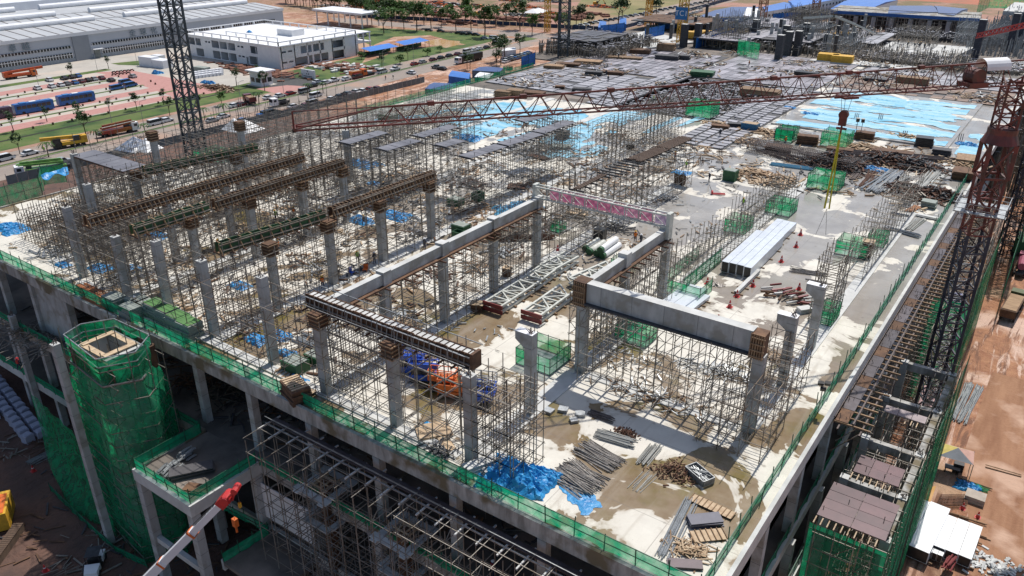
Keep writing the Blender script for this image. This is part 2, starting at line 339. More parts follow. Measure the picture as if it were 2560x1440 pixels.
# kerbs of the median, with real height
for c in (-226, -224.1): 
    b = MB()
    for k in range(26):
        y = 40 + 10 * k; b.cbox((sl(c, y + 5), y + 5, GZ + .07), (.16, 10, .14), .045)
    struct('kerb', b, M_pave)
flat('parking_lot', GZ + .025, [(-345, 90), (-262, 90), (-259.5, 120), (-259, 170), (-263, 205), (-345, 205)], M_pave)
flat('factory_forecourt', GZ + .02, [(-362, 60), (-300, 60), (-262, 206), (-275, 216), (-362, 330)], M_pave)
for i, (x, y0, y1) in enumerate(((-318, 95, 172), (-301, 95, 168), (-280, 95, 178), (-263.8, 95, 162))):
    flat('parking_aisle', GZ + .035, rect(x - 3.6, x + 3.6, y0, y1), M_redpave)
flat('parking_crossway', GZ + .036, [(-330, 171), (-311, 171), (-262, 162), (-257, 166), (-257, 178), (-268, 182), (-322, 182)], M_redpave)
for x, y0, y1 in ((-331, 100, 178), (-309.5, 95, 168), (-290.5, 95, 168), (-272, 95, 170), (-258.3, 95, 172)):
    flat('planting_strip', GZ + .04, rect(x - (3 if x < -325 else .9), x + (2.0 if x < -325 else .9), y0, y1), M_grass)
b = MB(); b.poly([(x, y, GZ + .04) for x, y in ((-344, 186), (-338, 186), (-318, 196), (-318, 199), (-338, 205))]); struct('grass_island', b, M_grass)
flat('entrance_drive', GZ + .03, [(-262, 196), (-236, 190), (-236, 212), (-262, 210)], M_asph)
flat('entrance_brick_apron', GZ + .045, [(-250, 188), (-236, 187), (-236, 203), (-246, 199)], M_redpave)
flat('cross_road', GZ + .022, [(-360, 335), (-345, 338), (-300, 346), (-262, 352), (-214, 345), (-214, 372), (-262, 366), (-300, 360), (-385, 350)], M_road)
flat('corner_grass', GZ + .012, [(-315, 300), (-238, 262), (-238, 335), (-262, 346), (-300, 340), (-338, 330)], M_grass)
flat('roadside_bank', GZ + .013, [(-262, 213), (-237, 213), (-238, 262), (-258, 300), (-262, 262)], M_grass)
flat('bare_earth', GZ + .014, pts(GZ, (905, 158), (935, 112), (985, 92), (1075, 88), (1165, 112), (1085, 116), (1000, 126)), M_soil)
flat('traffic_island', GZ + .05, pts(GZ, (1290, 98), (1312, 92), (1345, 97), (1300, 106)), M_grass)
flat('pond', GZ + .06, pts(GZ, (1062, 105), (1088, 98), (1150, 103), (1148, 112), (1115, 120), (1078, 112)), M_mud)
flat('far_field', GZ + .011, [(-330, 560), (-250, 400), (-226, 400), (-236, 900), (-380, 900)], mat('scrub_field', (.14, .15, .05), (.30, .24, .12), .02, 1, c3=(.34, .20, .13), scale3=.012))
flat('paddock', GZ + .012, [(-420, 380), (-360, 360), (-300, 368), (-262, 374), (-262, 420), (-420, 470)], M_soil)
flat('far_road', GZ + .022, [(-236, 400), (-214, 400), (-228, 900), (-262, 900)], M_road)
flat('site_road', LZ + .012, pts(LZ, (2560, 950), (2480, 930), (2410, 1130), (2430, 1440), (2560, 1440)), mat('churned_track', (.34, .18, .10), (.22, .10, .05), .5, .9, bump=.8, c3=(.48, .31, .22), scale3=.12, streak=(1, .15, 1)))
# ================================================================ factory hall, top left
def hall():
    t = thing('factory_hall', 'long grey clad factory hall with ribbed roof behind the car park', 'factory', (-362, 180, GZ))
    p = lambda n, mb, m, **k: obj(n, mb, m, t, world=True, **k)
    p('wall', MB().box(-480, -362, 50, 296, GZ, -6.6), M_wall)
    p('wall_base', MB().box(-362, -361.6, 50, 296, GZ, -16.4), mat('grey_plinth', (.28, .32, .36), None, 1, .7))
    fy = [73, 97, 121, 146, 172, 197, 223, 249, 275, 292]
    b = MB().box(-362, -361.4, 50, 296.2, -7.7, -6.3); p('fascia', b, M_whited)
    rx = [(-361.6, -6.3), (-384, -4.9), (-398, -6.0), (-413, -4.6), (-427, -5.8), (-442, -4.2), (-456, -5.4), (-480, -3.2)]
    b = MB()
    for (xa, za), (xb, zb) in zip(rx, rx[1:]): b.poly([(xa, 50, za), (xa, 296, za), (xb, 296, zb), (xb, 50, zb)])
    p('roof', b, M_roofg)
    for k in range(42):                          # rooflight seams across the first slopes
        y = 54 + k * 5.8
        for (xa, za), (xb, zb) in list(zip(rx, rx[1:]))[:4]:
            if k % 1 == 0: p('roof_seam', MB().bar((xa, y, za + .06), (xb, y, zb + .06), .5, .12), mat('roof_seam', (.20, .18, .17), None, 1, .7))
    for x, z, sp in ((-384, -4.0, ((60, 204), (219, 290))), (-413, -3.7, ((60, 201), (218, 290))), (-442, -3.2, ((60, 196), (208, 290)))):
        for y0, y1 in sp:
            p('ridge_vent', MB().tube((x, y0, z), (x, y1, z), 1.35, 12), M_whited)
    p('raised_roof', MB().box(-540, -456, 70, 300, -6, -1.4), M_whited)
    # facade: darker bays, ribbon windows with panes and mullions
    for y0, y1 in ((137.6, 144.2), (180.6, 187.8), (228, 234)): p('pilaster', MB().box(-362, -361.3, y0, y1, GZ, -7.7), M_wallg)
    def ribbon(y0, y1, z0, z1, step):
        f = p('window', MB().box(-361.95, -361.75, y0, y1, z0, z1), M_glass)
        n = max(1, int((y1 - y0) / step)); b = MB(); fr = MB()
        for k in range(n + 1):
            y = y0 + (y1 - y0) * k / n; fr.box(-361.75, -361.55, y - .09, y + .09, z0, z1)
        if z1 - z0 > 1.5: fr.box(-361.75, -361.56, y0, y1, z0 + .63 * (z1 - z0), z0 + .63 * (z1 - z0) + .2)
        obj('frame', fr, M_white, f, world=True)
    for y0, y1 in ((60, 92), (95, 136.5), (145.5, 179.5), (189, 227), (236, 258), (262, 290)):
        ribbon(y0, y1, -12.4, -11.4, 1.3)
    for y0, y1 in ((96, 117), (126, 136.8), (146.5, 179.5), (193, 227), (237, 258), (262, 290)):
        ribbon(y0, y1, -16.4, -14.3, 1.2)
    for y in (121, 190.6): 
        d = p('door', MB().box(-361.9, -361.5, y - 1.3, y + 1.3, GZ, -14.6), mat('door_grey', (.18, .2, .2), None, 1, .5))
        obj('canopy', MB().box(-361.6, -359.6, y - 2.2, y + 2.2, -14.2, -13.9), M_whited, d, world=True)
    for txt, y in (('\u7eaf \u771f', 107), ('\u5353 \u8d8a', 158.5), ('\u5168 \u7403 \u5316', 214)):
        text('wall_lettering', txt, 3.4, mat('lettering_grey', (.17, .22, .26), None, 2, .6), t, Vector((-361.5, y, -9.6)) - t.location, (R(90), 0, R(90)), .06, 1.3)
hall()
# ================================================================ white two-storey building
def white_building():
    t = thing('white_building', 'unfinished white two-storey building with flat roof and open window holes', 'building', (-303, 235, GZ))
    p = lambda n, mb, m, **k: obj(n, mb, m, t, world=True, **k)
    x0, x1, y0, y1, zt = -335, -272.6, 218.6, 262, -9.0; zm = -13.6
    b = MB(); b.box(x0 + .3, x1 - .3, y0 + .3, y1, GZ, zt - .4); 
    p('core', MB().box(x0 + 5, x1 - 5, y0 + 4.5, y1 - 3, GZ, zt - .5), M_whited)
    def face(axis, c, a0, a1, openings):
        """wall panels around the openings, axis 'x': wall along x at y=c; 'y': wall along y at x=c"""
        b = MB(); cuts = sorted({a0, a1} | {v for o in openings for v in o[:2]})
        for s, e in zip(cuts, cuts[1:]):
            mid = (s + e) / 2; hs = sorted([(o[2], o[3]) for o in openings if o[0] <= mid <= o[1]]); z = GZ
            for h0, h1 in hs:
                if h0 > z: b.box(s, e, c, c + .3, z, h0) if axis == 'x' else b.box(c - .3, c, s, e, z, h0)
                z = h1
            b.box(s, e, c, c + .3, z, zt) if axis == 'x' else b.box(c - .3, c, s, e, z, zt)
        return b
    lo, hi = (GZ + .4, -14.3), (-13.0, -10.0)
    op = [(-334, -329.6, *hi), (-329, -325.2, *hi), (-329.4, -324, *lo), (-322, -320.5, -11.3, -10.6), (-319.8, -318.2, -11.3, -10.6)]
    for k in range(3): op += [(-317.4 + k * 5.6, -312.3 + k * 5.6, *hi), (-317.4 + k * 5.6, -312.3 + k * 5.6, *lo)]
    op += [(-299.6, -298, -11.3, -10.6), (-297.2, -295.5, -11.3, -10.6), (-299.6, -298, -15.3, -14.6), (-297.2, -295.5, -15.3, -14.6), (-291, -286.5, *hi), (-292.4, -287, *lo), (-294.4, -293, GZ, -14.8)]
    p('front_wall', face('x', y0, x0, x1, op), M_white)
    opr = [(220, 222.2, -11.6, -10.9), (223.2, 225.5, -11.6, -10.9), (220, 222.2, -15.8, -15.1), (223.2, 225.5, -15.8, -15.1), (230, 236, *hi), (236.8, 243, *hi), (227, 236, *lo), (236.8, 245, *lo), (248, 255, *hi), (248, 255, *lo)]
    p('side_wall', face('y', x1, y0 + .3, y1, opr), M_white)
    p('back_wall', MB().box(x0, x1, y1, y1 + .3, GZ, zt), M_white); p('west_wall', MB().box(x0 - .3, x0, y0, y1, GZ, zt), M_white)
    p('floor_slab', MB().box(x0, x1 - .35, y0 + .35, y1, zm - .4, zm), M_whited)
    for x in (-330, -324, -318, -312, -306, -300, -294, -288, -282): p('partition', MB().box(x - .12, x + .12, y0 + .4, y0 + 5, GZ, zt - .5), M_whited)
    for a in (x0, x1 - .5):
        for k in range(7): p('column', MB().box(a, a + .5, y0 + .8 + k * 7, y0 + 1.3 + k * 7, GZ, zt), M_white)
    p('roof', MB().box(x0 - .4, x1 + .6, y0 - .5, y1 + .4, zt, zt + .4), M_white)
    r = MB()
    for (ax, ay), (bx, by) in (((x0, y0), (x1, y0)), ((x1, y0), (x1, y1)), ((x1, y1), (x0, y1)), ((x0, y1), (x0, y0)), ((x0 + 18, y0 + 8), (x1 - 10, y0 + 8))):
        L = math.hypot(bx - ax, by - ay); n = int(L / 6.2); r.bar((ax, ay, zt + 1.9), (bx, by, zt + 1.9), .55, .35, True)
        for k in range(n + 1): r.bar((ax + (bx - ax) * k / n, ay + (by - ay) * k / n, zt + .4), (ax + (bx - ax) * k / n, ay + (by - ay) * k / n, zt + 1.9), .4)
    p('roof_frame', r, M_white)
    p('roof_room', MB().box(-299, -289, 240, 247, zt + .4, zt + 3.0), M_white)
    p('rear_wing', MB().box(-300, -275, y1 + .4, y1 + 12, zm, zm + .5), M_white)
    w = MB()
    for y in (y1 + 4, y1 + 8, y1 + 12):
        for x in (-299, -287, -276): w.box(x, x + .5, y - .5, y, GZ, zm)
        w.box(-276, -275.5, y - .5, y, zm + .5, zt)
    p('wing_column', w, M_white, kind='stuff'); p('wing_roof', MB().box(-300, -275, y1 + .6, y1 + 12, zt - .4, zt), M_white)
white_building()
obj('tarpaulin', MB().grid(lambda u, v: (-316 + u * 2.4 + rnd.random() * .3, 236 + v * 2 + rnd.random() * .3, -8.6 + .9 * math.sin(u * 3.14) * math.sin(v * 3.14) + rnd.random() * .2), 6, 6), M_tarp, label='small blue tarpaulin heap on the roof of the white building', cat='tarpaulin')
# canopy building behind
t = thing('canopy_building', 'open pale canopy on thin columns behind the white building', 'canopy', tuple(P(870, 62, GZ)))
c = t.location; b = MB(); obj('roof', MB().cbox((0, 0, 7.6), (40, 16, 1.0)), M_whited, t)
for x in (-18, -9, 0, 9, 18):
    for y in (-6.5, 6.5): b.box(x - .3, x + .3, y - .3, y + .3, 0, 7.1)
obj('column', b, M_white, t, kind='stuff')
# guard house, gate, sign board
c = P(655, 212, GZ)
t = thing('guard_house', 'small white gatehouse with flat overhanging roof by the entrance drive', 'gatehouse', tuple(c))
obj('wall', MB().box(-3.2, 3.2, -2.6, 2.6, .2, 5.2), M_white, t); obj('roof', MB().box(-4.4, 4.6, -3.6, 3.6, 5.2, 5.7), M_white, t)
obj('base', MB().box(-4.5, 4.5, -3.8, 3.8, 0, .2), M_pave, t)
for x0, x1 in ((-2.6, -.6), (.2, 2.6)): obj('window', MB().box(x0, x1, -2.68, -2.6, 1.4, 3.0), M_glass, t)
for y0, y1 in ((-2.2, -.2), (.4, 2.2)): obj('window', MB().box(3.2, 3.28, y0, y1, 1.4, 3.0), M_glass, t)
a, bb = P(702, 204, GZ), P(768, 192, GZ); t = thing('sliding_gate', 'low grey barred gate across the entrance drive', 'gate', tuple(a)); b = MB(); dv = bb - a
for k in range(22): q = dv * k / 21; b.bar(q, q + Vector((0, 0, 1.7)), .12)
b.bar((0, 0, 1.6), dv + Vector((0, 0, 1.6)), .1); b.bar((0, 0, .3), dv + Vector((0, 0, .3)), .1); obj('bars', b, M_galv, t, kind='stuff')
c = P(772, 196, GZ); t = thing('entrance_sign', 'white entrance board with a grey triangle emblem beside the gate', 'sign', tuple(c))
obj('board', MB().box(-3.8, 3.8, -.3, .3, 0, 3.4), M_white, t)
b = MB()
for k in range(3):
    a0 = R(90 + 120 * k); q = Vector((.62 * math.cos(a0), -.33, 2.15 + .62 * math.sin(a0))); b.poly([q + Vector((0, 0, .42)), q + Vector((-.38, 0, -.25)), q + Vector((.38, 0, -.25))])
obj('emblem', b, M_dark, t)
# the lettering on this board is too small to read in the photograph: a row of short grey strokes stands for it
b = MB()
for k in range(9): b.box(-2.4 + k * .55, -2.05 + k * .55, -.36, -.3, .75, 1.05)
obj('lettering', b, M_dark, t)
# long blue-roofed sheds behind the bank
for i, (p0, p1, h, lab, m) in enumerate((((915, 142), (985, 129), 2.6, 'low open shed with pale blue roof, the nearer of the two on the grass bank', M_roofb), ((1000, 128), (1062, 116), 3.0, 'low open shed with bright blue roof, the farther of the two on the grass bank', M_roofb))):
    a, c = P(*p0, GZ), P(*p1, GZ); t = thing('roadside_shed', lab, 'shed', tuple((a + c) / 2), 0); L = (c - a).length / 2
    ang = math.atan2(c.y - a.y, c.x - a.x); t.rotation_euler = (0, 0, ang)
    obj('roof', MB().poly([(-L, -3, h), (L, -3, h), (L, 3, h + .9), (-L, 3, h + .9)]), m, t); b = MB()
    for k in range(7):
        for y in (-2.8, 2.8): b.bar((-L + 2 * L * k / 6, y, 0), (-L + 2 * L * k / 6, y, h), .15)
    obj('post', b, M_dark, t, kind='stuff'); obj('back_wall', MB().box(-L, L, 2.2, 2.4, 0, 1.6), M_grenf, t)
# ================================================================ site fence and hoarding along the road
def fence(name, label, p0, p1, h, m, step=2.5):
    a, c = P(*p0, GZ) if len(p0) == 2 else Vector(p0), P(*p1, GZ) if len(p1) == 2 else Vector(p1)
    t = thing(name, label, 'fence', tuple(a)); d = c - a; n = int(d.length / step)
    pm = mesh('fence_panel', MB().box(0, step - .12, -.04, .04, 0, h), m); ang = math.atan2(d.y, d.x); po = MB()
    for k in range(n):
        o = obj('fence_panel', pm, None, t); o.location = d * k / n + Vector((0, 0, rnd.random() * .06)); o.rotation_euler = (0, 0, ang)
        po.bar(d * k / n, d * k / n + Vector((0, 0, h + .5)), .1)
    obj('post', po, M_galv, t, kind='stuff')
M_hoard = mat('grey_green_hoarding', (.14, .18, .19), (.10, .13, .14), .6, .6, rnd_v=.1)
fence('site_hoarding', 'long grey green metal hoarding between the site and the road', (20, 462), (1062, 206), 2.2, M_hoard)
fence('blue_hoarding', 'dark blue hoarding along the far red earth site beyond the cross road', (900, 43), (1520, 77), 2.0, mat('dark_blue_hoarding', (.02, .05, .11), None, 1, .7), 4)
fence('far_hoarding', 'dark blue hoarding following the far road towards the top right', (1560, 72), (1830, 0), 2.0, MATS['dark_blue_hoarding'], 5)
# ================================================================ trees
def tree(name, label, kind):
    t = thing(name, label, 'tree'); r = random.Random(hash(kind) % 1000 if False else len(kind) * 7)
    h, cr, lift, n, m = {'round': (5.8, 2.9, 2.2, 620, M_leaf), 'dark': (6.5, 2.0, 3.2, 420, M_leafd), 'slim': (5.5, 1.1, 2.4, 200, M_leafd), 'bush': (2.6, 1.9, .9, 300, M_leaf), 'palm': (3.6, 1.6, 2.8, 0, M_leaf)}[kind]
    b = MB().tube((0, 0, 0), (.1, .05, lift), .13, 6, r2=.09)
    for k in range(6):
        a = r.random() * 6.28; b.tube((.1, .05, lift * (.75 + .04 * k)), (cr * .6 * math.cos(a), cr * .6 * math.sin(a), lift + r.random() * (h - lift) * .7), .05, 4, r2=.02)
    obj('trunk', b, M_bark, t); b = MB()
    if kind == 'palm':
        for k in range(12):
            a = k * .52; d = Vector((math.cos(a), math.sin(a), 0)); s = Vector((-d.y, d.x, 0)) * .12; z = lift; q = Vector((0, 0, z))
            for j in range(4):
                q2 = q + d * .45 + Vector((0, 0, .35 - .3 * j)); b.poly([q - s, q2 - s, q2 + s, q + s]); q = q2
    cl = [(Vector((r.uniform(-1, 1), r.uniform(-1, 1), r.uniform(-1, 1))).normalized() * r.random() ** .4) for _ in range(26)]
    for k in range(n):
        c0 = cl[k % 26]; q = Vector((c0.x * cr * .8, c0.y * cr * .8, (lift + h) / 2 + .3 + c0.z * (h - lift) * .45)) + Vector((r.gauss(0, .28), r.gauss(0, .28), r.gauss(0, .22)))
        u = Vector((r.uniform(-1, 1), r.uniform(-1, 1), r.uniform(-.5, .5))).normalized(); v = u.cross(Vector((r.uniform(-1, 1), r.uniform(-1, 1), 1))).normalized(); s = r.uniform(.16, .34)
        b.poly([q - u * s, q + v * s * .6, q + u * s, q - v * s * .6])
    obj('crown', b, m, t); return t
TP = {k: tree(n, l, k) for k, n, l in (('round', 'round_tree', 'x'), ('dark', 'dark_tree', 'x'), ('slim', 'slim_tree', 'x'), ('bush', 'bush', 'x'), ('palm', 'young_palm', 'x'))}
TU = {k: False for k in TP}; TC = {}
def put_tree(kind, px, py, s, where, grp, z=GZ):
    i = TC.get(where, 0); TC[where] = i + 1
    word = {'round': 'leafy green tree', 'dark': 'dark green tree', 'slim': 'slim young tree', 'bush': 'low green bush', 'palm': 'young palm'}[kind]
    lab = f'{word} {where}, {nth(i)} from the left'
    loc = tuple(P(px, py, z))
    if not TU[kind]: o = TP[kind]; TU[kind] = True; o.location = loc; o.rotation_euler = (0, 0, rnd.random() * 6); o['label'] = lab; o['group'] = grp; o.scale = (s, s, s)
    else: o = dup(TP[kind], loc, rnd.random() * 6, lab, grp, s=s * rnd.uniform(.92, 1.08))
W1 = 'at the edge of the car park'
for px, py, k, s in ((35, 330, 'slim', 1.2), (118, 305, 'slim', .9), (197, 300, 'slim', 1.1), (275, 283, 'slim', 1.0), (343, 275, 'dark', .95), (410, 262, 'slim', 1.0)): put_tree(k, px, py, s, W1, 'young trees round the car park')
for px, py, k, s in ((180, 195, 'slim', 1.2), (272, 172, 'slim', 1.1)): put_tree(k, px, py, s, 'on the car park verge before the factory', 'young trees round the car park')
for px, py, k, s in ((50, 385, 'dark', 1.0), (217, 343, 'dark', 1.25), (425, 290, 'dark', 1.05), (495, 278, 'dark', .95), (555, 265, 'round', .9), (592, 215, 'slim', 1.2), (662, 228, 'dark', 1.1), (648, 200, 'slim', 1.1)): put_tree(k, px, py, s, 'on the grass bank above the road', 'trees on the grass bank')
for px, py, k, s in ((122, 393, 'palm', 1), (245, 358, 'palm', 1), (365, 340, 'palm', .9), (512, 300, 'palm', 1), (562, 292, 'palm', 1), (648, 262, 'palm', 1), (770, 235, 'palm', 1), (808, 232, 'palm', .9)): put_tree(k, px, py, s * 1.25, 'in the road median', 'young palms along the road')
for px, py, k, s in ((905, 148, 'bush', 1), (1000, 160, 'bush', 1.1), (1068, 140, 'bush', 1), (1100, 130, 'bush', .9), (955, 172, 'dark', .8), (1020, 150, 'dark', .8)): put_tree(k, px, py, s * 1.2, 'beside the blue roofed sheds', 'bushes by the sheds')
for px, py, s in ((980, 71, 1.1), (1010, 73, 1.2), (1042, 77, 1.5), (1078, 70, 1.2), (1103, 68, 1.2), (1140, 77, 1.2), (1163, 58, 1.4), (1178, 76, 1.3), (1212, 93, 1.6), (1265, 62, 1.2), (1300, 74, 1.7), (960, 84, 1.3), (1120, 60, 1.2), (1240, 66, 1.2), (1330, 88, 1.2), (1395, 84, 1.2), (1060, 62, 1.2), (930, 62, 1.2), (1415, 80, 1)): put_tree('round', px, py, s * 1.7, 'lining the cross road', 'street trees along the cross road')
for k in range(24): put_tree('round' if k % 3 else 'dark', 872 + k * 7 + rnd.uniform(-3, 3), 33 + k * .9 + rnd.uniform(-2, 2), rnd.uniform(1.5, 2.0), 'in the hedge behind the canopy', 'hedge of trees at the top')
for k in range(26): put_tree('dark' if k % 2 else 'round', 712 + k * 5.6 + rnd.uniform(-3, 3), 7 + k * 1.0 + rnd.uniform(-2, 2), rnd.uniform(1.6, 2.2), 'behind the factory hall', 'hedge of trees at the top')
for px, py, s in ((1240, 155, 1.6), (1252, 162, 1.7), (1262, 150, 1.6), (1242, 172, 1.2), (1300, 140, 1.5), (1168, 172, 1), (1175, 176, .9)): put_tree('dark', px, py, s * 1.1, 'beside the black trailer and parked motorcycles', 'dark trees by the site entrance')
for px, py, s in ((1440, 70, 1.3), (1452, 68, 1.2), (1545, 66, 1.6), (1555, 62, 1.7), (1640, 52, 1.3), (1770, 14, 1.3), (1785, 10, 1.3), (1475, 78, 1), (1620, 20, 1.6), (1650, 14, 1.6), (1625, 38, 1)): put_tree('dark', px, py, s * 1.6, 'beside the far road', 'trees along the far road')
# lamp posts
lp = thing('street_lamp', 'x', 'street lamp'); obj('pole', MB().tube((0, 0, 0), (0, 0, 9), .09, 6, r2=.05), M_galv, lp); obj('arm', MB().bar((0, 0, 9), (1.6, 0, 9.3), .08).cbox((1.9, 0, 9.3), (.8, .25, .12)), M_galv, lp)
for i, (px, py) in enumerate(((244, 178), (345, 170), (97, 215), (283, 322), (363, 330), (605, 275), (710, 238), (843, 222), (960, 185), (1035, 165), (1195, 88), (1355, 90))):
    lab = f'slender grey street lamp, {nth(i)} from the left along the car park and roads'; q = tuple(P(px, py, GZ))
    if i == 0: lp.location = q; lp['label'] = lab; lp['group'] = 'street lamps'
    else: dup(lp, q, 1.6, lab, 'street lamps')
# bollards of the parking rows
bm = mesh('bollard', MB().box(-.22, .22, -.22, .22, 0, .75), mat('brown_bollard', (.12, .07, .05), None, 2, .9)); k = 0
for row, x in (('topmost', -312.5), ('second', -306.8), ('third', -293.6), ('fourth', -287.5), ('fifth', -275), ('sixth', -269), ('lowest', -257.6)):
    for j in range(13):
        o = obj('bollard', bm, None, label=f'short brown bollard, {nth(j)} from the left in the {row} bollard row', cat='bollard', group='bollards in the car park'); o.location = (x, 99 + j * 6 + (k % 3), GZ)
    k += 1
# ================================================================ the building under construction: decks, columns, beams
YF = 40.4; XR = -12.2; XL = -135.0
def slab(name, x0, x1, y0, y1, z, m, th=.35): return struct(name, MB().box(x0, x1, y0, y1, z - th, z), m)
slab('deck', XL, XR, YF, 168, 0, M_deck)
slab('deck', -56.9, -54.7, 168, 300, 0, M_deck); slab('far_deck', XL, -92, 168, 300, 0, M_floor); slab('deck', -19, XR, 168, 300, 0, M_deck)
slab('deck', -54.7, -19, 168, 223, 0, M_deck); slab('far_deck', -54.7, -19, 223, 300, 0, M_floor); slab('far_deck', -92, -56.9, 214, 300, 0, M_floor)
slab('far_deck', -150, -14, 300, 340, -.5, M_floor); slab('far_deck', -150, XL, 215, 300, -.3, M_floor)
slab('lower_floor', XL, -12.3, 39.6, 300, -9, M_floor, .4)
slab('lower_floor', XL, -12.3, 39.6, 300, -17.4, M_floor, .4); slab('lower_floor', -59.7, -52, 33, 39.2, -17.4, M_floor, .4); slab('lower_floor', -69.3, -60.3, 31.3, 39.6, -9, M_floor, .4)
# edge beams with their own thickness
struct('edge_beam', MB().box(XL, XR, YF - .35, YF, -1.25, .22), M_concd); struct('edge_beam', MB().box(XR, XR + .35, YF - .35, 300, -1.25, .25), M_concp)
struct('edge_beam', MB().box(XL - .35, XL, YF, 300, -1.25, .2), M_concd)
struct('edge_beam', MB().box(XL, -69.6, 39.2, 39.6, -10.1, -8.8), M_concd); struct('edge_beam', MB().box(-60, -12.3, 39.2, 39.6, -10.1, -8.8), M_concd)
struct('edge_beam', MB().box(XL, -12.3, 39.1, 39.5, -18.5, -17.2), M_concp); struct('edge_beam', MB().box(-12.3, -11.8, 39.2, 300, -18.4, -17.2), M_concd); struct('edge_beam', MB().box(-60.1, -59.7, 33, 39.1, -18.5, -17.2), M_concp); struct('edge_beam', MB().box(-69.7, -59.9, 30.9, 31.3, -10.1, -8.75), M_concp)
struct('edge_beam', MB().box(-60.3, -59.9, 31.3, 39.2, -10.1, -8.75), M_concp); struct('edge_beam', MB().box(-69.7, -69.3, 31.3, 39.2, -10.1, -8.75), M_concd)
struct('edge_beam', MB().box(-12.3, -11.8, 39.2, 300, -10.0, -8.8), M_concp); struct('edge_beam', MB().box(-11.2, -10.8, 44, 96, -14.2, -13.3), M_concp)
struct('edge_beam', MB().box(-14.2, -13.6, 41, 300, -10.1, -9.0), M_concd)
# pale upstand strips along the column lines and the joint shadows beside them
def upstand(x0, x1, y0, y1): struct('upstand', MB().box(x0, x1, y0, y1, 0, .12), M_concp)
upstand(-36.3, -34.3, 43.9, 60.6); upstand(-36.3, -34.3, 62, 150); upstand(-18.1, -16.6, 62, 168); upstand(-54.3, -52.3, 43.9, 124); upstand(-98, -36.4, 42.6, 43.8)
upstand(-34.2, -18.2, 60.7, 61.9); upstand(-72.3, -70.3, 44, 168); upstand(-90, -88.2, 44, 168); upstand(-108, -106.4, 44, 168)
CP = {}
def column(x, y, z0, z1, label, w=.85, d=.85, m=None, top=None, rebar=True, name='concrete_column'):
    t = thing(name, label, 'column', (x, y, z0), 0, 'concrete columns of the building')
    h = z1 - z0; obj('shaft', MB().box(-w / 2, w / 2, -d / 2, d / 2, 0, h - .004), m or M_conc, t)
    j = MB()
    for k in range(1, int(h / 1.8) + 1): j.box(-w / 2 - .012, w / 2 + .012, -d / 2 - .012, d / 2 + .012, k * 1.8 - .03, k * 1.8)
    obj('joint', j, mat('joint_grey', (.17, .17, .17), None, 2, .9), t, kind='stuff')
    if top == 'form':
        b = MB().box(-w / 2 - .22, w / 2 + .22, -d / 2 - .22, d / 2 + .22, h - 1.3, h + .25); obj('timber_form', b, M_form, t)
        b = MB()
        for k in range(4): b.box(-w / 2 - .4, w / 2 + .4, -d / 2 - .34, -d / 2 - .23, h - 1.2 + k * .4, h - 1.1 + k * .4); b.box(w / 2 + .23, w / 2 + .34, -d / 2 - .4, d / 2 + .4, h - 1.2 + k * .4, h - 1.1 + k * .4)
        obj('waler', b, M_timber, t, kind='stuff')
    elif top == 'corbel':
        b = MB(); a = w / 2
        for y0 in (-d / 2,): b.v += [(-a - 1.0, y0 + .003, h), (-a, y0 + .003, h), (-a, y0 + .003, h - 1.5), (-a - 1.0, y0 + .003, h - .8), (-a - 1.0, -y0 - .003, h), (-a, -y0 - .003, h), (-a, -y0 - .003, h - 1.5), (-a - 1.0, -y0 - .003, h - .8)]
        b.f += [(3, 2, 1, 0), (4, 5, 6, 7), (0, 1, 5, 4), (3, 0, 4, 7), (2, 3, 7, 6)]; obj('corbel', b, m or M_conc, t)
        obj('sunlit_top', MB().box(-a - 1.02, a + .02, -d / 2 - .02, d / 2 + .02, h, h + .04), M_white, t)
    else: obj('sunlit_top', MB().box(-w / 2 - .01, w / 2 + .01, -d / 2 - .01, d / 2 + .01, h - .003, h + .03), M_concp, t)  # thin pale column tops: bright sunlight put into the colour
    if rebar and top != 'form':
        b = MB()
        for k in range(8): b.bar((rnd.uniform(-w, w) * .38, rnd.uniform(-d, d) * .38, h), (rnd.uniform(-w, w) * .4, rnd.uniform(-d, d) * .4, h + rnd.uniform(.3, .7)), .05)
        obj('starter_bar', b, M_rebar, t, kind='stuff')
    return t
ROW = {-35.1: 'on the line of the big grey beam', -53.3: 'carrying the long pale beam', -71.3: 'in the row under the nearest brown formwork beam', -88.5: 'in the row under the second brown formwork beam', -95.5: 'in the row under the farthest brown formwork beam', -107: 'in the leftmost row', -123.5: 'at the far left edge of the deck'}
column(-35.1, 43.3, 0, 8.7, 'grey concrete column at the right end of the front row, beside the blue lifts')
column(-35.1, 52.2, 0, 8.6, 'concrete column with a side corbel standing free in the middle of the deck', top='corbel')
column(-35.1, 61.5, 0, 8.3, 'concrete column under the left end of the big grey beam', w=1.0)
column(-17.3, 61.5, 0, 8.0, 'concrete column under the right end of the big grey beam', w=1.0)
column(-17.3, 70.6, 0, 7.9, 'corbelled concrete column just behind the right end of the big beam', top='corbel')
column(-17.3, 79.9, 0, 7.5, 'tall corbelled concrete column standing alone near the right edge of the deck', top='corbel')
for y, n in ((71, 'middle'), (81.2, 'far')): column(-35.6, y, 0, 8.2, f'concrete column under the {n} of the short pale beam on the right')
for k, y in enumerate((52.4, 61.6, 71, 80.4)): column(-53.3, y, 0, 8.5, f'concrete column {ROW[-53.3]}, {nth(k)} from the front', top='form' if k == 2 else None)
column(-53.3, 43.5, 0, 8.7, 'concrete column with a timber collar at the left end of the front formwork beam', top='form')
column(-44, 43.5, 0, 8.6, 'concrete column under the middle of the front formwork beam', top='form')
for k, (x, h) in enumerate(((-62, 10), (-72, 9.2), (-80.3, 9.5), (-89, 8), (-99.3, 9.5))): column(x, 44.2, 0, h, f'bare concrete column left of the formwork beam along the front row, {nth(k)} from the right')
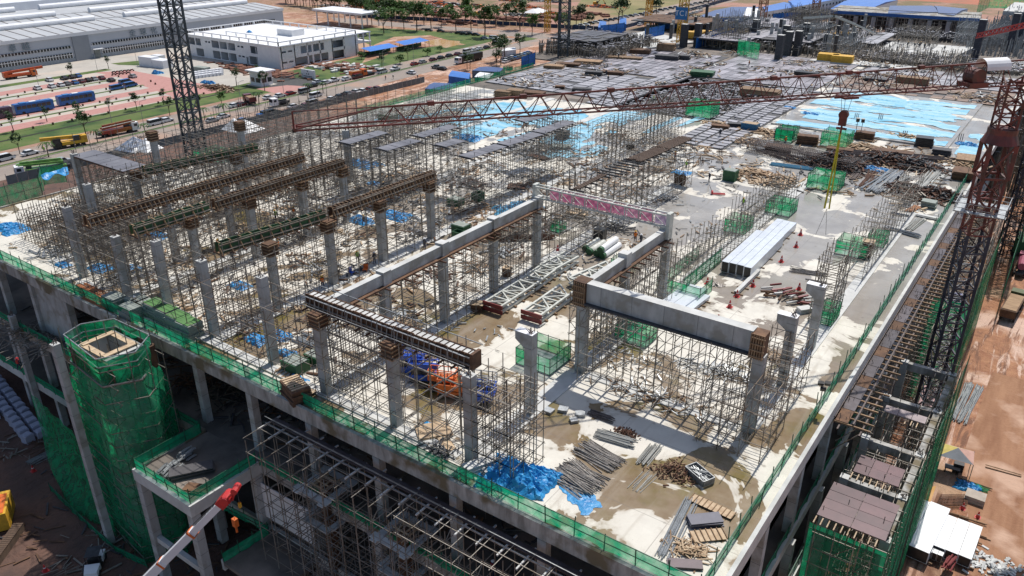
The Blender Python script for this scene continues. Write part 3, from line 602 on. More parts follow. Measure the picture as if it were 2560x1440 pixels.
for k, y in enumerate((52.5, 61.3, 70.3, 80.2)): column(-71.3, y, 0, 8.4, f'concrete column {ROW[-71.3]}, {nth(k)} from the front', top='form')
for k, y in enumerate((52.5, 61.3, 70.3, 78)): column(-86.3, y, 0, 8.4, f'concrete column {ROW[-88.5]}, {nth(k)} from the front', top='form')
for k, y in enumerate((54, 63, 76)): column(-93.6, y, 0, 8.2, f'concrete column {ROW[-95.5]}, {nth(k)} from the front')
for k, (x, y, h, tp) in enumerate(((-109.6, 59.3, 8.4, 'form'), (-104.4, 73, 8.4, 'form'), (-106, 50.5, 9.5, None), (-123.5, 58, 9, None), (-118, 68, 11, 'form'), (-112, 80, 11, 'form'), (-100, 92, 9, None))):
    column(x, y, 0, h, f'grey concrete column among the scaffolding at the far left, {nth(k)} counted from the near side', top=tp)
# columns below the deck: the right face, the front and inside
for j in range(14):
    y = 43.0 + 9.15 * j
    column(-12.35, y, -9, -1.25, f'upper storey column on the right face of the building, {nth(j)} from the front', .8, .9, rebar=False)
    column(-11.9, y, LZ, -10.1, f'lower storey column on the right face of the building, {nth(j)} from the front', .8, .9, rebar=False)
fx = [-18, -26, -35, -44, -53, -62, -71, -80, -89, -98, -107, -116]
for j, x in enumerate(fx):
    column(x, 40.9, -9, -1.26, f'upper storey column below the front deck edge, {nth(j)} from the right', .8, .8, rebar=False)
    column(x, 40.1, LZ, -10.1, f'lower storey column below the front deck edge, {nth(j)} from the right', .8, .8, rebar=False)
    for yy, wd in ((50, 'first'), (59.5, 'second')):
        if j % 1 == 0: column(x, yy, LZ, -.4, f'inner column behind the front face under the deck, {wd} line in, {nth(j)} from the right', .8, .8, rebar=False)
obj('shear_wall', MB().box(-108.5, -98.5, 40.9, 41.3, -8.9, -1.3), M_conc, label='grey concrete wall panel under the deck at far left', cat='wall')
for x, z1, lab in ((-110.2, -6.6, 'slender free concrete column rising left of the green tower, the farther one'), (-79.7, 2.6, 'slender free concrete column right beside the green netted tower')):
    column(x, 38.6 if x < -90 else 31.0, LZ, z1, lab, .75, .75)
for i, (x, y) in enumerate(((-69.2, 31.4), (-60.4, 31.4), (-69.2, 38.8), (-60.4, 38.8))):
    column(x, y, LZ, -10.1, ('left front', 'right front', 'left rear', 'right rear')[i] + ' concrete leg of the netted loading platform', .9, .9, rebar=False)
obj('ground_beam', MB().box(-68.7, -60.9, 31.2, 31.7, -18.2, -17.5), M_concp, label='low concrete tie beam between the front legs of the loading platform', cat='beam')
t = thing('white_hoarding', 'white hoarding panels below the walkway right of the loading platform', 'hoarding', (-61.3, 38.9, -15.8))
for k in range(4): obj('panel', MB().box(k * 2.3, k * 2.3 + 2.2, 0, .1, 0, 4.6), M_white, t)
# ---------------------------------------------------------------- beams on the columns
def beam(name, label, x0, x1, y0, y1, z0, z1, m, group=None):
    t = thing(name, label, 'beam', ((x0 + x1) / 2, (y0 + y1) / 2, z0), 0, group); return t
t = beam('concrete_beam', 'long pale concrete beam on five columns leading away from the front formwork', -53.7, -52.9, 44.3, 81, 8.55, 10, M_concp)
obj('beam', MB().box(-.35, .35, -18.3, 18.3, 0, 1.15), M_conc, t); obj('lit_top_face', MB().box(-.36, .36, -18.3, 18.3, 1.152, 1.18), M_concp, t)  # grey sides and pale top: shade and sunlight put into the colours
for y in (52.4, 61.6, 71, 80.4): obj('stub', MB().box(-.55, .55, y - .55 - 62.65, y + .55 - 62.65, -.05, 1.4), M_conc, t); obj('lit_stub_top', MB().box(-.56, .56, y - .56 - 62.65, y + .56 - 62.65, 1.4, 1.43), M_concp, t)
obj('soffit_board', MB().box(-.75, .75, -18.2, 18.2, -.2, -.06), M_form, t)
b = MB(); 
for k in range(26): b.box(-1.5, 1.5, -18 + k * 1.43, -17.85 + k * 1.43, -.36, -.21)
obj('bearer', b, M_rust, t, kind='stuff')
t = beam('concrete_beam', 'short pale concrete beam running back to the pink lined truss', -36.4, -35.2, 62.5, 81.5, 8.3, 9.7, M_concp)
t.location.x = -35.7
obj('beam', MB().box(-.35, .35, -9.2, 9.2, 0, 1.1), M_conc, t); obj('lit_top_face', MB().box(-.36, .36, -9.2, 9.2, 1.102, 1.13), M_concp, t); obj('stub', MB().box(-.55, .55, -1.6, -.5, 0, 1.55), M_concp, t); obj('stub', MB().box(-.55, .55, 8.4, 9.5, 0, 1.55), M_concp, t)  # pale top faces carry painted sunlight above the grey sides
obj('soffit_board', MB().box(-.75, .75, -9, 9, -.2, -.06), M_form, t); b = MB()
for k in range(13): b.box(-1.5, 1.5, -9 + k * 1.43, -8.85 + k * 1.43, -.36, -.21)
obj('bearer', b, M_rust, t, kind='stuff')
t = beam('concrete_beam', 'big grey concrete beam with brown timber ends spanning the two nearest columns', -35.9, -16.7, 60.9, 61.9, 8.3, 10.3, M_conc)
obj('beam', MB().box(-8.2, 8.2, -.5, .5, 0, 2.0), M_conc, t); obj('top', MB().box(-8.3, 8.3, -.52, .52, 2.0, 2.04), M_concp, t)  # paler top strip, sunlight put into its colour
obj('end_form', MB().box(-9.6, -8.2, -.75, .75, -.5, 2.1), M_form, t); obj('end_form', MB().box(8.2, 9.4, -.7, .7, -.4, 1.9), M_form, t)
b = MB()
for sx in (-1, 1):
    for k in range(6): x = sx * 8.3 + sx * k * .22; b.box(x - .05, x + .05, -.84, -.76, -.4, 2.0)
    for k in range(4): b.box(sx * 8.9 - .65, sx * 8.9 + .65, -.92, -.85, -.2 + k * .6, -.1 + k * .6)
obj('stud', b, M_timber, t, kind='stuff'); obj('soffit_board', MB().box(-8.2, 8.2, -.9, .9, -.2, -.02), M_dark, t)
b = MB()
for k in range(5): b.box(-6.6 + k * 3.3 - .015, -6.6 + k * 3.3 + .015, -.515, .515, 0, 2.02)
obj('form_line', b, MATS['joint_grey'], t, kind='stuff')
def form_beam(name, label, a, c, z0, m=M_form, w=.36, h=1.15, props=True, grey=False, step=.62):
    """formwork box of a beam from a to c (x, y): boards, studs, raking props, walkway"""
    a = Vector((*a, 0)); c = Vector((*c, 0)); t = thing(name, label, 'formwork', ((a.x + c.x) / 2, (a.y + c.y) / 2, z0)); d = (c - a); L = d.length; t.rotation_euler = (0, 0, math.atan2(d.y, d.x))
    h2 = L / 2; n = int(L / 1.22)
    for s in (-1, 1):
        for k in range(n): obj('board', MB().box(-h2 + k * L / n + .02, -h2 + (k + 1) * L / n - .02, s * w - .04, s * w + .04, 0, h + rnd.uniform(-.06, .06)), m, t)
    obj('bottom_board', MB().box(-h2, h2, -w - .25, w + .25, -.12, 0), M_timber if not grey else M_dark, t)
    b = MB(); p = MB()
    for k in range(int(L / step) + 1):
        x = -h2 + k * step
        for s in (-1, 1):
            b.box(x - .05, x + .05, s * (w + .04) - .04 * (1 - s), s * (w + .04) + .04 * (1 + s), .05, h + .02)
            if props: p.bar((x, s * (w + .12), h * .8), (x + .1, s * (w + .48), -.02), .06)
        b.box(x + .2, x + (.24 if grey else .3), -w, w, h - .02, h + .06)
    obj('stud', b, M_timber if not grey else M_form, t, kind='stuff')
    if props: obj('raking_prop', p, M_timber if not grey else M_steel, t, kind='stuff')
    b = MB()
    for s in (-1, 1):
        b.bar((-h2, s * (w + .15), h * .8), (h2, s * (w + .15), h * .8), .12); b.bar((-h2, s * (w + .15), h * .25), (h2, s * (w + .15), h * .25), .12)
        b.bar((-h2, s * (w + .8), 1.2 + h * .2), (h2, s * (w + .8), 1.2 + h * .2), .06); b.bar((-h2, s * (w + .8), .5), (h2, s * (w + .8), .5), .06)
        for k in range(int(L / 2) + 1): b.bar((-h2 + 2 * k, s * (w + .8), -.6), (-h2 + 2 * k, s * (w + .8), h + .5), .06)
    obj('rail', b, M_galv if grey else M_steelr, t, kind='stuff')
    b = MB()
    for k in range(int(L / 1.4)): b.box(-h2 + k * 1.4, -h2 + k * 1.4 + .12, -w - .8, w + .8, -.28, -.13)
    obj('bearer', b, M_rust, t, kind='stuff'); return t
t = form_beam('beam_formwork', 'freshly cast front beam still in dark ribbed formwork, above the blue lifts', (-55.4, 44.6), (-35.6, 44.6), 8.75, M_form, w=.42, h=1.25, grey=True, step=.62)
obj('beam', MB().box(-9.9, 9.9, -.38, .38, 0, 1.2), M_concp, t)
obj('end_form', MB().box(9.9, 10.2, -.6, .6, -.1, 1.4), M_form, t)
form_beam('beam_formwork', 'nearest brown timber beam form, far half of its row', (-71.9, 62.5), (-71.6, 81.7), 8.6)
form_beam('beam_formwork', 'nearest beam form, near half, filled with green panels and steel cage', (-73.8, 47.5), (-72.1, 61.6), 8.5, M_grenf, step=1.3)
form_beam('beam_formwork', 'second brown timber beam form, far part reaching to the middle columns', (-86.3, 56), (-86.2, 78.3), 8.6)
form_beam('beam_formwork', 'second beam form, near part with green panels', (-86.4, 45), (-86.3, 55.2), 8.5, M_grenf, step=1.3)
form_beam('beam_formwork', 'third long brown timber beam form on the left side of the deck', (-93.7, 43.5), (-93.6, 77), 8.5)
form_beam('beam_formwork', 'dark green and grey beam form on the far left row', (-107.4, 59.5), (-104.2, 77), 8.3, M_grenf, step=1.3)
# sloping dark plywood sheet decking at far left
t = thing('plywood_soffit', 'flat dark plywood soffit on props beside the green pump truck', 'formwork', (-116.8, 59.6, 8.7))
for k in range(9): obj('sheet', MB().box(-7.2 + k * 1.6, -5.65 + k * 1.6, -1.9, 1.9, 0, .06 + rnd.random() * .03), M_plyg, t)
b = MB()
for k in range(5): b.box(-7.3, 7.3, -1.9 + k * .9, -1.8 + k * .9, -.2, -.02)
obj('bearer', b, M_rust, t, kind='stuff')
# truss with pink lining
t = thing('lattice_truss', 'white lattice truss lined with pink sheeting, set across two columns', 'truss', (-44.4, 80.6, 9.75)); b = MB(); L = 9.1
for s in (-.45, .45):
    for z in (.1, 1.5): b.bar((-L, s, z), (L, s, z), .17, .17, True)
    for k in range(11):
        x = -L + k * 2 * L / 10; b.bar((x, s, .1), (x, s, 1.5), .11)
        if k < 10 and s < 0: b.bar((x, s, 1.5), (x + 2 * L / 10, s, .1), .065)
for k in range(11):
    x = -L + k * 2 * L / 10
    for z in (.1, 1.5): b.bar((x, -.45, z), (x, .45, z), .13)
obj('frame', b, M_white_st, t); 
for k in range(1, 10):
    x = -L + k * 2 * L / 10; obj('sheet', MB().grid(lambda u, v: (x + .06 + u * (2 * L / 10 - .12), .05 + .12 * math.sin(u * 9 + k), .15 + v * 1.3), 6, 4), M_pink if k < 9 else mat('pale_pink_sheet', (.6, .45, .6), None, 1, .7, trans=.3), t)
for s in (-1, 1): obj('post', MB().box(s * (L + .15) - .22, s * (L + .15) + .22, -.5, .5, -1.4, 1.75), M_white_st, t)
# ================================================================ safety netting fences
def net_fence(name, label, pl, h=1.25, m=None, step=2.0, z=0, lean=0, extra=.6, posts=True, cat='netting'):
    m = m or M_net; t = thing(name, label, cat, (*pl[0], z)); o = Vector((*pl[0], 0))
    po = MB(); ra = MB()
    for (ax, ay), (bx, by) in zip(pl, pl[1:]):
        a = Vector((ax, ay, 0)) - o; c = Vector((bx, by, 0)) - o; d = c - a; n = max(1, round(d.length / step)); nn = Vector((-d.y, d.x, 0)).normalized()
        q = [a + d * k / n for k in range(n + 1)]; j = [nn * rnd.uniform(-.12, .12) for _ in q]
        for k in range(n):
            sg = rnd.uniform(.02, .14)
            def fn(u, v, k=k, sg=sg): 
                w0 = q[k].lerp(q[k + 1], u); return w0 + nn * (lean * (1 - v) + math.sin(u * 3.14) * sg * (1 - v) * 1.5) + Vector((0, 0, h * v - math.sin(u * 3.14) * sg * v))
            obj('net', MB().grid(fn, 3, 2), m, t)
        for k in range(n + 1):
            if posts: tl = j[k] * 1.2; po.bar(q[k] + Vector((0, 0, -.1)), q[k] + tl + Vector((0, 0, h + rnd.uniform(0, extra))), .07)
        for zz in (h * .5, h * .97): ra.bar(a + Vector((0, 0, zz)), c + Vector((0, 0, zz)), .055)
    if posts: obj('post', po, M_pole, t, kind='stuff')
    obj('rail', ra, M_pole, t, kind='stuff'); return t
net_fence('safety_net', 'long green safety netting along the front edge of the deck', [(-134.5, YF + .3), (-100, YF + .35), (-70, YF + .3), (-12.8, YF + .3)], 1.5, step=2.6)
net_fence('safety_net', 'green safety netting along the right edge of the deck', [(-13.0, YF + .4), (-13.0, 170)], 1.5, step=2.4, extra=1.3)
net_fence('safety_net', 'green safety netting along the far left edge of the deck', [(-134.6, 128), (-134.6, 200)], 1.5, M_netl, 3)
net_fence('safety_net', 'green netting along the lower floor edge under the deck', [(-134, 39.1), (-70, 39.1)], 1.2, z=-8.8, step=3.5)
net_fence('safety_net', 'green netting on the lower walkway right of the loading platform', [(-59.7, 39), (-14, 39)], 1.2, z=-8.8, step=3)
net_fence('safety_net', 'green netting round the loading platform', [(-69.4, 38.9), (-69.4, 31.2), (-60.2, 31.2), (-60.2, 38.9)], 1.3, z=-8.75, step=2)
net_fence('safety_net', 'green netting along the lowest floor edge at far left', [(-134, 39.0), (-84, 39.0)], 1.3, z=-17.2, step=3)
net_fence('safety_net', 'green netting along the lower edge of the right face', [(-12.0, 42), (-12.0, 84)], 1.2, z=-8.8, step=3)
net_fence('safety_net', 'green netting on the second lower edge of the right face', [(-11.0, 44), (-11.0, 96)], 1.3, z=-13.3, step=3)
a = [P(*q, 0) for q in ((-20, 525), (108, 490), (112, 462), (168, 455))]
net_fence('safety_net', 'bright green netting round the platform at the far left corner', [(v.x, v.y) for v in a], 3.2, M_netl, 3)
a = [P(*q, 0) for q in ((112, 478), (178, 456), (182, 472), (118, 488))]
obj('tarpaulin', MB().grid(lambda u, v: a[0].lerp(a[1], u).lerp(a[3].lerp(a[2], u), v) + Vector((0, 0, 2.8 + .4 * math.sin(u * 9) * math.sin(v * 5))), 12, 6), M_tarp, label='blue tarpaulin roof over the netted corner platform at far left', cat='tarpaulin')
net_fence('safety_net', 'green barrier low on the ground in front of the netted tower', [tuple(P(x, y, LZ))[:2] for x, y in ((128, 1228), (200, 1300), (290, 1382), (370, 1420))], 1.1, z=LZ, step=2)
net_fence('safety_net', 'green netting on the low floor right of the crane boom', [tuple(P(x, y, -17.3))[:2] for x, y in ((555, 1275), (672, 1335), (560, 1405))], 1.2, z=-17.3, step=2)
# tower wrapped in dark green net
def netted_tower():
    t = thing('netted_tower', 'tall stair tower scaffold wrapped in dark green netting at the front left', 'scaffold tower', (-76.5, 34.5, LZ)); 
    p = lambda n, mb, m, **k: obj(n, mb, m, t, world=True, **k)
    pl = [(-73.2, 31.4), (-82.6, 32.4), (-83.6, 35.2), (-81.5, 38.6), (-73.5, 38.8), (-70.9, 35.2)]; zt = 2.2; n = len(pl); cen = Vector((-77.8, 35, 0))
    def ring(i, z):      # the wrapping leans in towards the top
        q = Vector((*pl[i % n], 0)); f = .82 if z > zt - 3 else .82 + .18 * min(1, (zt - 3 - z) / 3); q = cen + (q - cen) * f; q.z = z; return q
    for k in range(n):
        nn = Vector((pl[(k + 1) % n][1] - pl[k][1], pl[k][0] - pl[(k + 1) % n][0], 0)).normalized()
        for j in range(6):
            z0, z1 = LZ + j * (zt - LZ) / 6, LZ + (j + 1) * (zt - LZ) / 6
            def fn(u, v, k=k, nn=nn, z0=z0, z1=z1):
                z = z0 + (z1 - z0) * v; q = ring(k, z).lerp(ring(k + 1, z), u); w = noise.noise(Vector((q.x * .5, q.y * .5, z * .28))) * .6 + noise.noise(Vector((q.x * 1.7, q.y * 1.7, z * .6))) * .2
                q.z = z; return q - nn * (w * math.sin(u * 3.14) ** .5)
            p('net', MB().grid(fn, 10, 7), M_netl if (k in (0, 1, 2) and j >= 4) or (k == 0 and j == 3) else M_netd, smooth=True)  # sunlit upper faces painted with the lighter net, shaded ones with the darker
    b = MB()
    for x in (-82, -80, -78, -76, -74, -72.2):
        for y in (32.6, 34.4, 36.4, 38):
            if y < 33 and x > -74: continue
            b.bar((x, y, LZ), (x, y, zt + rnd.random() * .9), .08)
    for k in range(15):
        z = LZ + .8 + k * 1.7
        for q in range(n): b.bar(ring(q, z), ring(q + 1, z), .08)
        for y in (32.6, 34.4, 36.4, 38): b.bar((-82, y, z), (-72, y, z), .06)
    for k in range(14):
        z = LZ + .8 + k * 1.7
        for x in (-82, -78, -74): b.bar((x, 32.6, z), (x + 2, 32.6, z + 1.7), .06)
    p('scaffold_pole', b, M_steel, kind='stuff')
    b = MB()
    for q in range(n):
        for z in (zt, zt - 1.0, zt - 3.2): b.bar(ring(q, z), ring(q + 1, z), .1)
    p('top_rail', b, M_galv, kind='stuff')
    z1 = zt - 1.2
    p('core_wall', MB().box(-80.6, -80.1, 33.4, 37.6, LZ, z1).box(-75.4, -74.9, 33.4, 37.6, LZ, z1).box(-80.1, -75.4, 37.1, 37.6, LZ, z1).box(-80.1, -75.4, 33.4, 33.9, LZ, z1), M_concp)
    p('form_panel', MB().box(-81.4, -73.8, 32.9, 33.1, z1 - 2.4, z1 + .2).box(-81.4, -73.8, 38.0, 38.2, z1 - 2.4, z1 + .2).box(-73.8, -73.6, 33.1, 38.0, z1 - 2.4, z1 + .2), M_form)
    b = MB(); b.cbox((-77.8, 33.8, z1 + .1), (4.6, .7, .1)).cbox((-77.8, 37.0, z1 + .1), (4.6, .7, .1)).cbox((-79.9, 35.4, z1 + .22), (.7, 3.6, .1)).cbox((-75.7, 35.4, z1 + .22), (.7, 3.6, .1))
    p('plank', b, M_timbl, kind='stuff')
netted_tower()
def drape(name, label, c0, c1, c2, c3, m, nu=14, nv=10, amp=.5):
    """netting hung between four corners"""
    c = [Vector(q) for q in (c0, c1, c2, c3)]; nn = (c[1] - c[0]).cross(c[3] - c[0]).normalized()
    return obj(name, MB().grid(lambda u, v: c[0].lerp(c[1], u).lerp(c[3].lerp(c[2], u), v) + nn * (noise.noise(Vector((u * 5, v * 2.5, 1))) * amp), nu, nv), m, label=label, cat='netting', smooth=True)
drape('hanging_net', 'loose bright green net hanging left of the wrapped tower', P(76, 978, -17.2), P(196, 1095, -13.5), P(300, 1340, LZ + .1), P(150, 1245, LZ + .1), M_netl, 20, 16, 1.0)
# ================================================================ scaffolding
def scaf(label, x0, x1, y0, y1, h, sx=1.5, sy=1.5, lift=1.5, z0=0, m=None, var=1.0, br=.35, th=.06, name='scaffolding', jack=False):
    m = m or M_steel; cx, cy = (x0 + x1) / 2, (y0 + y1) / 2
    t = thing(name, label, 'scaffolding', (cx, cy, z0)); nx = max(1, round((x1 - x0) / sx)); ny = max(1, round((y1 - y0) / sy))
    X = [x0 - cx + (x1 - x0) * k / nx for k in range(nx + 1)]; Y = [y0 - cy + (y1 - y0) * k / ny for k in range(ny + 1)]
    s = MB(); l = MB(); b = MB(); HT = {}
    for i, x in enumerate(X):
        for j, y in enumerate(Y):
            hh = h + rnd.uniform(-.3, var); HT[i, j] = hh; s.bar((x, y, 0), (x + rnd.uniform(-.03, .03), y + rnd.uniform(-.03, .03), hh), th)
            if jack: s.box(x - .12, x + .12, y - .12, y + .12, hh, hh + .05)
    nl = int(h / lift)
    for k in range(nl + 1):
        z = .3 + k * lift
        for x in X:
            if rnd.random() < .93: l.bar((x, Y[0] - .2, z), (x, Y[-1] + .2, z + rnd.uniform(-.04, .04)), th * .85)
        for y in Y:
            if rnd.random() < .9: l.bar((X[0] - .2, y, z + .06), (X[-1] + .2, y, z + .06), th * .85)
    for k in range(nl):
        z = .3 + k * lift
        for i, x in enumerate(X):
            for j in range(ny):
                if rnd.random() < br: 
                    a, c = (Y[j], Y[j + 1]) if rnd.random() < .5 else (Y[j + 1], Y[j]); b.bar((x, a, z), (x, c, z + lift), th * .75)
        for j, y in enumerate(Y):
            for i in range(nx):
                if rnd.random() < br * .6: b.bar((X[i], y, z), (X[i + 1], y, z + lift), th * .75)
    obj('standard', s, m, t, kind='stuff'); obj('ledger', l, m, t, kind='stuff')
    if b.v: obj('brace', b, M_steelr if rnd.random() < .5 else M_steel, t, kind='stuff')
    return t
SC = scaf
SC('dense steel shoring under the long pale beam', -55.0, -51.7, 44.5, 81, 8.1, 1.65, 1.75)
SC('steel shoring under the short pale beam at right', -37.2, -34.2, 62.4, 81, 7.9, 1.5, 1.35)
SC('shoring frames under the dark ribbed front beam formwork', -55.5, -30.5, 42.6, 46.4, 8.1, 1.7, 1.9, var=1.8)
SC('tall open scaffold to the right of the front column with corbel', -34.4, -30.2, 42.6, 47, 7.5, 1.4, 1.5, var=2.6)
SC('scaffolding under the big grey beam, wider at its right end', -34.4, -17.8, 59.6, 63.2, 7.9, 1.7, 1.8)
SC('open scaffold standing in front of the right end of the big beam', -20.5, -14.8, 57.2, 63.5, 6.6, 1.9, 2.1, m=M_steelr)
SC('scaffolding round the two rear columns right of the big beam', -19, -15.4, 64.5, 72, 6.0, 1.8, 1.9, m=M_steelr)
SC('long scaffold row with jack heads beside the stacked white beams', -37.2, -34.2, 84, 128, 4.4, 1.5, 1.4, jack=True, br=.2)
SC('slim scaffold tower near the brown drum by the right edge', -19.4, -17.2, 86, 91.5, 8.0, 2.2, 1.4, br=.8, th=.08)
SC('scaffold row along the right edge behind the slim tower', -19.4, -17.2, 101, 135, 6.2, 2.2, 2.2, br=.5)
SC('tall shoring row carrying brown joists behind the pink lined truss', -54.6, -50.8, 85, 124, 8.3, 1.9, 1.9)
SC('rusty shoring under the nearest brown beam form', -73.6, -70.2, 47, 82.5, 8.0, 1.7, 1.8)
SC('steel shoring behind the nearest form, carrying dark plywood tables', -75.5, -71.9, 86, 122, 8.3, 1.8, 1.9)
SC('shoring under the second brown beam form', -88, -84.8, 44.5, 79, 8.0, 1.6, 1.9)
SC('shoring towards the middle under plywood tables, second line', -90, -86.5, 84, 110, 8.2, 1.75, 1.9)
SC('shoring under the third brown beam form', -95.3, -92, 43.5, 77.5, 8.0, 1.65, 1.9)
SC('shoring under plywood tables, third line', -97, -93.6, 82, 104, 8.2, 1.7, 1.9)
SC('scaffolding round the first front row columns left of the formwork', -74, -58, 42.4, 46.6, 7.5, 2.0, 2.0, m=M_steelr, var=2.0)
SC('scaffolding round the farther front row columns', -93, -76, 42.4, 47, 7.5, 2.0, 2.1, var=2.5)
SC('low dense thicket of rusty scaffolding at the far left corner', -119, -101, 46, 55, 4.6, .9, 1.1, 1.3, m=M_steelr, var=1.5)
SC('tall scaffolding round the column beside the dark thicket', -103, -95, 42.5, 50, 8.0, 2.0, 1.9, var=2.5)
SC('scaffolding under the dark plywood soffit', -124, -109, 56.5, 61.5, 8.3, 1.9, 1.7)
SC('tall scaffolding between the far left columns', -109, -99, 56, 72, 9, 2.2, 2.0, var=2.5)
SC('scaffolding near the green pump truck along the left edge', -131, -118, 62, 72, 7.5, 2.6, 2.5, var=3)
SC('scaffolding beside the large left crane mast', -128, -110, 76, 92, 8.5, 2.6, 2.3, var=3)
SC('scaffolding in front of the white tents', -108, -98, 80, 100, 7.5, 2.4, 2.3, var=2)
SC('open scaffolding along the far left edge past the tents', -133, -116, 95, 118, 7, 3.0, 2.6, var=2.5)
SC('scaffolding across the middle bay behind the second beam form', -112, -99, 103, 128, 6, 2.4, 2.3, var=2)
SC('scaffolding on the left of the blue sheeted floor', -126, -112, 119, 150, 4, 2.6, 2.6, var=2.5)
SC('tall shoring over the blue sheeted floor, nearer block', -71.4, -66.5, 124, 137, 7.6, 1.6, 1.6)
SC('tall shoring over the blue sheeted floor, farther block', -71.4, -66.5, 138, 156, 7.6, 1.6, 1.6)
SC('shoring standing where the blue sheeting ends in the middle', -86, -79, 122, 133, 6.4, 1.8, 1.8)
SC('dense shoring between the middle and the long pale beam', -62, -58, 88, 104, 7.4, 1.6, 1.6, m=M_steelr)
SC('dense rusty shoring in the bay left of the long pale beam', -66, -59.5, 86, 90, 5, 1.6, 1.5, m=M_steelr)
SC('scaffolding below the deck edge at the front, left of the boom', -56.5, -38, 35.8, 39.2, 21.6, 2.1, 1.6, 1.8, z0=LZ, var=.3, br=.2)
SC('scaffolding below the deck edge at the front, bottom centre', -37.4, -14, 36.0, 39.2, 21.6, 2.0, 1.6, 1.8, z0=LZ, var=.3, br=.2)
# scaffold towers round column heads in front of the deck
def head_tower(px, py, lab, z):
    c = P(px, py, z); t = SC(lab, c.x - 2.2, c.x + 2.2, c.y - 2.2, c.y + 2.2, z - LZ + .9, 1.45, 1.45, 1.7, z0=LZ, m=M_galv, var=.8, name='scaffold_tower')
    b = MB(); zz = z - LZ
    for k in (-1, 1): b.cbox((k * 1.7, 0, zz - .5), (.75, 4.6, .08)); b.cbox((0, k * 1.7, zz - .4), (4.6, .75, .08)); b.cbox((k * 1.7, .3, zz - 4), (.75, 3.6, .08)); b.cbox((.2, k * 1.7, zz - 3.9), (3.6, .75, .08))
    obj('walkway_plank', b, M_concp, t, kind='stuff'); b = MB()
    for k in (-1, 1): b.cbox((k * .42, 0, zz + .1), (.1, 1.9, .14)); b.cbox((0, k * .42, zz + .25), (1.9, .1, .14)); b.cbox((k * .8, 0, zz - .1), (.1, 2.4, .12)); b.cbox((0, k * .8, zz - .05), (2.4, .1, .12))
    obj('yoke_timber', b, M_timbl, t, kind='stuff'); obj('column_form', MB().box(-.45, .45, -.45, .45, 0, zz), M_form, t)
head_tower(812, 1205, 'scaffold tower round a column head, left one of the two at bottom centre', -6.5)
head_tower(1010, 1325, 'scaffold tower round a column head, right one of the two at bottom centre', -6.8)
# cantilever platform below the edge beam at the front
t = thing('cantilever_platform', 'cantilevered steel platform with pale outriggers below the front edge of the deck', 'platform', (-57, 40, -2.4)); 
obj('deck_board', MB().box(0, 44, -.9, -.1, 0, .08), M_ply, t); om = mesh('outrigger', MB().box(-.07, .07, -2.7, 0, -.16, -.02), M_concp)
for k in range(22): o = obj('outrigger', om, None, t); o.location = (k * 2.05, rnd.uniform(-.1, .5), 0)
obj('edge_rail', MB().bar((0, -1.35, .1), (44, -1.35, .1), .12).bar((0, -1.35, .9), (44, -1.35, .9), .05), M_galv, t, kind='stuff')
# plywood tables and joists on the shoring rows
def tables(name, label, pa, pb, z, w, n, m, joists=True):
    a, c = P(*pa, z), P(*pb, z); t = thing(name, label, 'formwork', tuple(a)); d = c - a; L = d.length; t.rotation_euler = (0, 0, math.atan2(d.y, d.x))
    for k in range(n): obj('sheet', MB().box(k * L / n + .03, (k + 1) * L / n - .03, -w / 2, w / 2, 0, .05 + rnd.random() * .04), m, t)
    b = MB()
    for k in range(int(L / 1.4) + 1): b.box(k * 1.4, k * 1.4 + .13, -w / 2 - .9, w / 2 + .9, -.2, -.03)
    obj('bearer', b, M_dark, t, kind='stuff'); return t
for i, (a, c) in enumerate((((1162, 393), (1252, 364)), ((1256, 362), (1345, 334)), ((1345, 331), (1425, 304)), ((860, 358), (958, 330)), ((954, 374), (1040, 350)), ((1044, 341), (1135, 315)), ((1100, 365), (1150, 350)), ((1300, 302), (1360, 290)))):
    tables('plywood_table', f'dark plywood table on shoring left of centre, {nth(i)} of eight, nearest row first', a, c, 8.6, 2.6, 6, M_plyg)
def joists(label, pa, pb, z, w, n):
    a, c = P(*pa, z), P(*pb, z); t = thing('joist_bundle', label, 'timber joists', tuple(a)); d = c - a; L = d.length; t.rotation_euler = (0, 0, math.atan2(d.y, d.x))
    jm = mesh('joist', MB().box(0, L, -.07, .07, 0, .2), mat('brown_joist', (.10, .06, .04), (.16, .11, .08), 1, .8))
    for k in range(n): o = obj('joist', jm, None, t); o.location = (rnd.uniform(-.3, .3), -w / 2 + w * k / (n - 1), 0)
    b = MB()
    for k in range(int(L / 1.9) + 1): b.box(k * 1.9, k * 1.9 + .16, -w / 2 - .8, w / 2 + .8, -.22, -.02)
    obj('bearer', b, M_dark, t, kind='stuff')
joists('bundle of brown steel joists on the shoring, farthest of three', (1655, 372), (1715, 345), 8.6, 2.2, 8)
joists('bundle of brown steel joists on the shoring, middle of three', (1585, 402), (1655, 373), 8.6, 2.2, 8)
joists('pair of long brown joists on the shoring, nearest of three', (1440, 474), (1510, 438), 8.6, .6, 3)
b = MB()
for k in range(12): q = P(1520 + k * 10, 436 - k * 5, 8.4); b.box(q.x - 1.8, q.x + 1.8, q.y - .08, q.y + .08, 8.3, 8.5)
obj('cross_bearer', b, M_dark, label='bare dark cross bearers on the shoring between the joist bundles', cat='timber bearers')
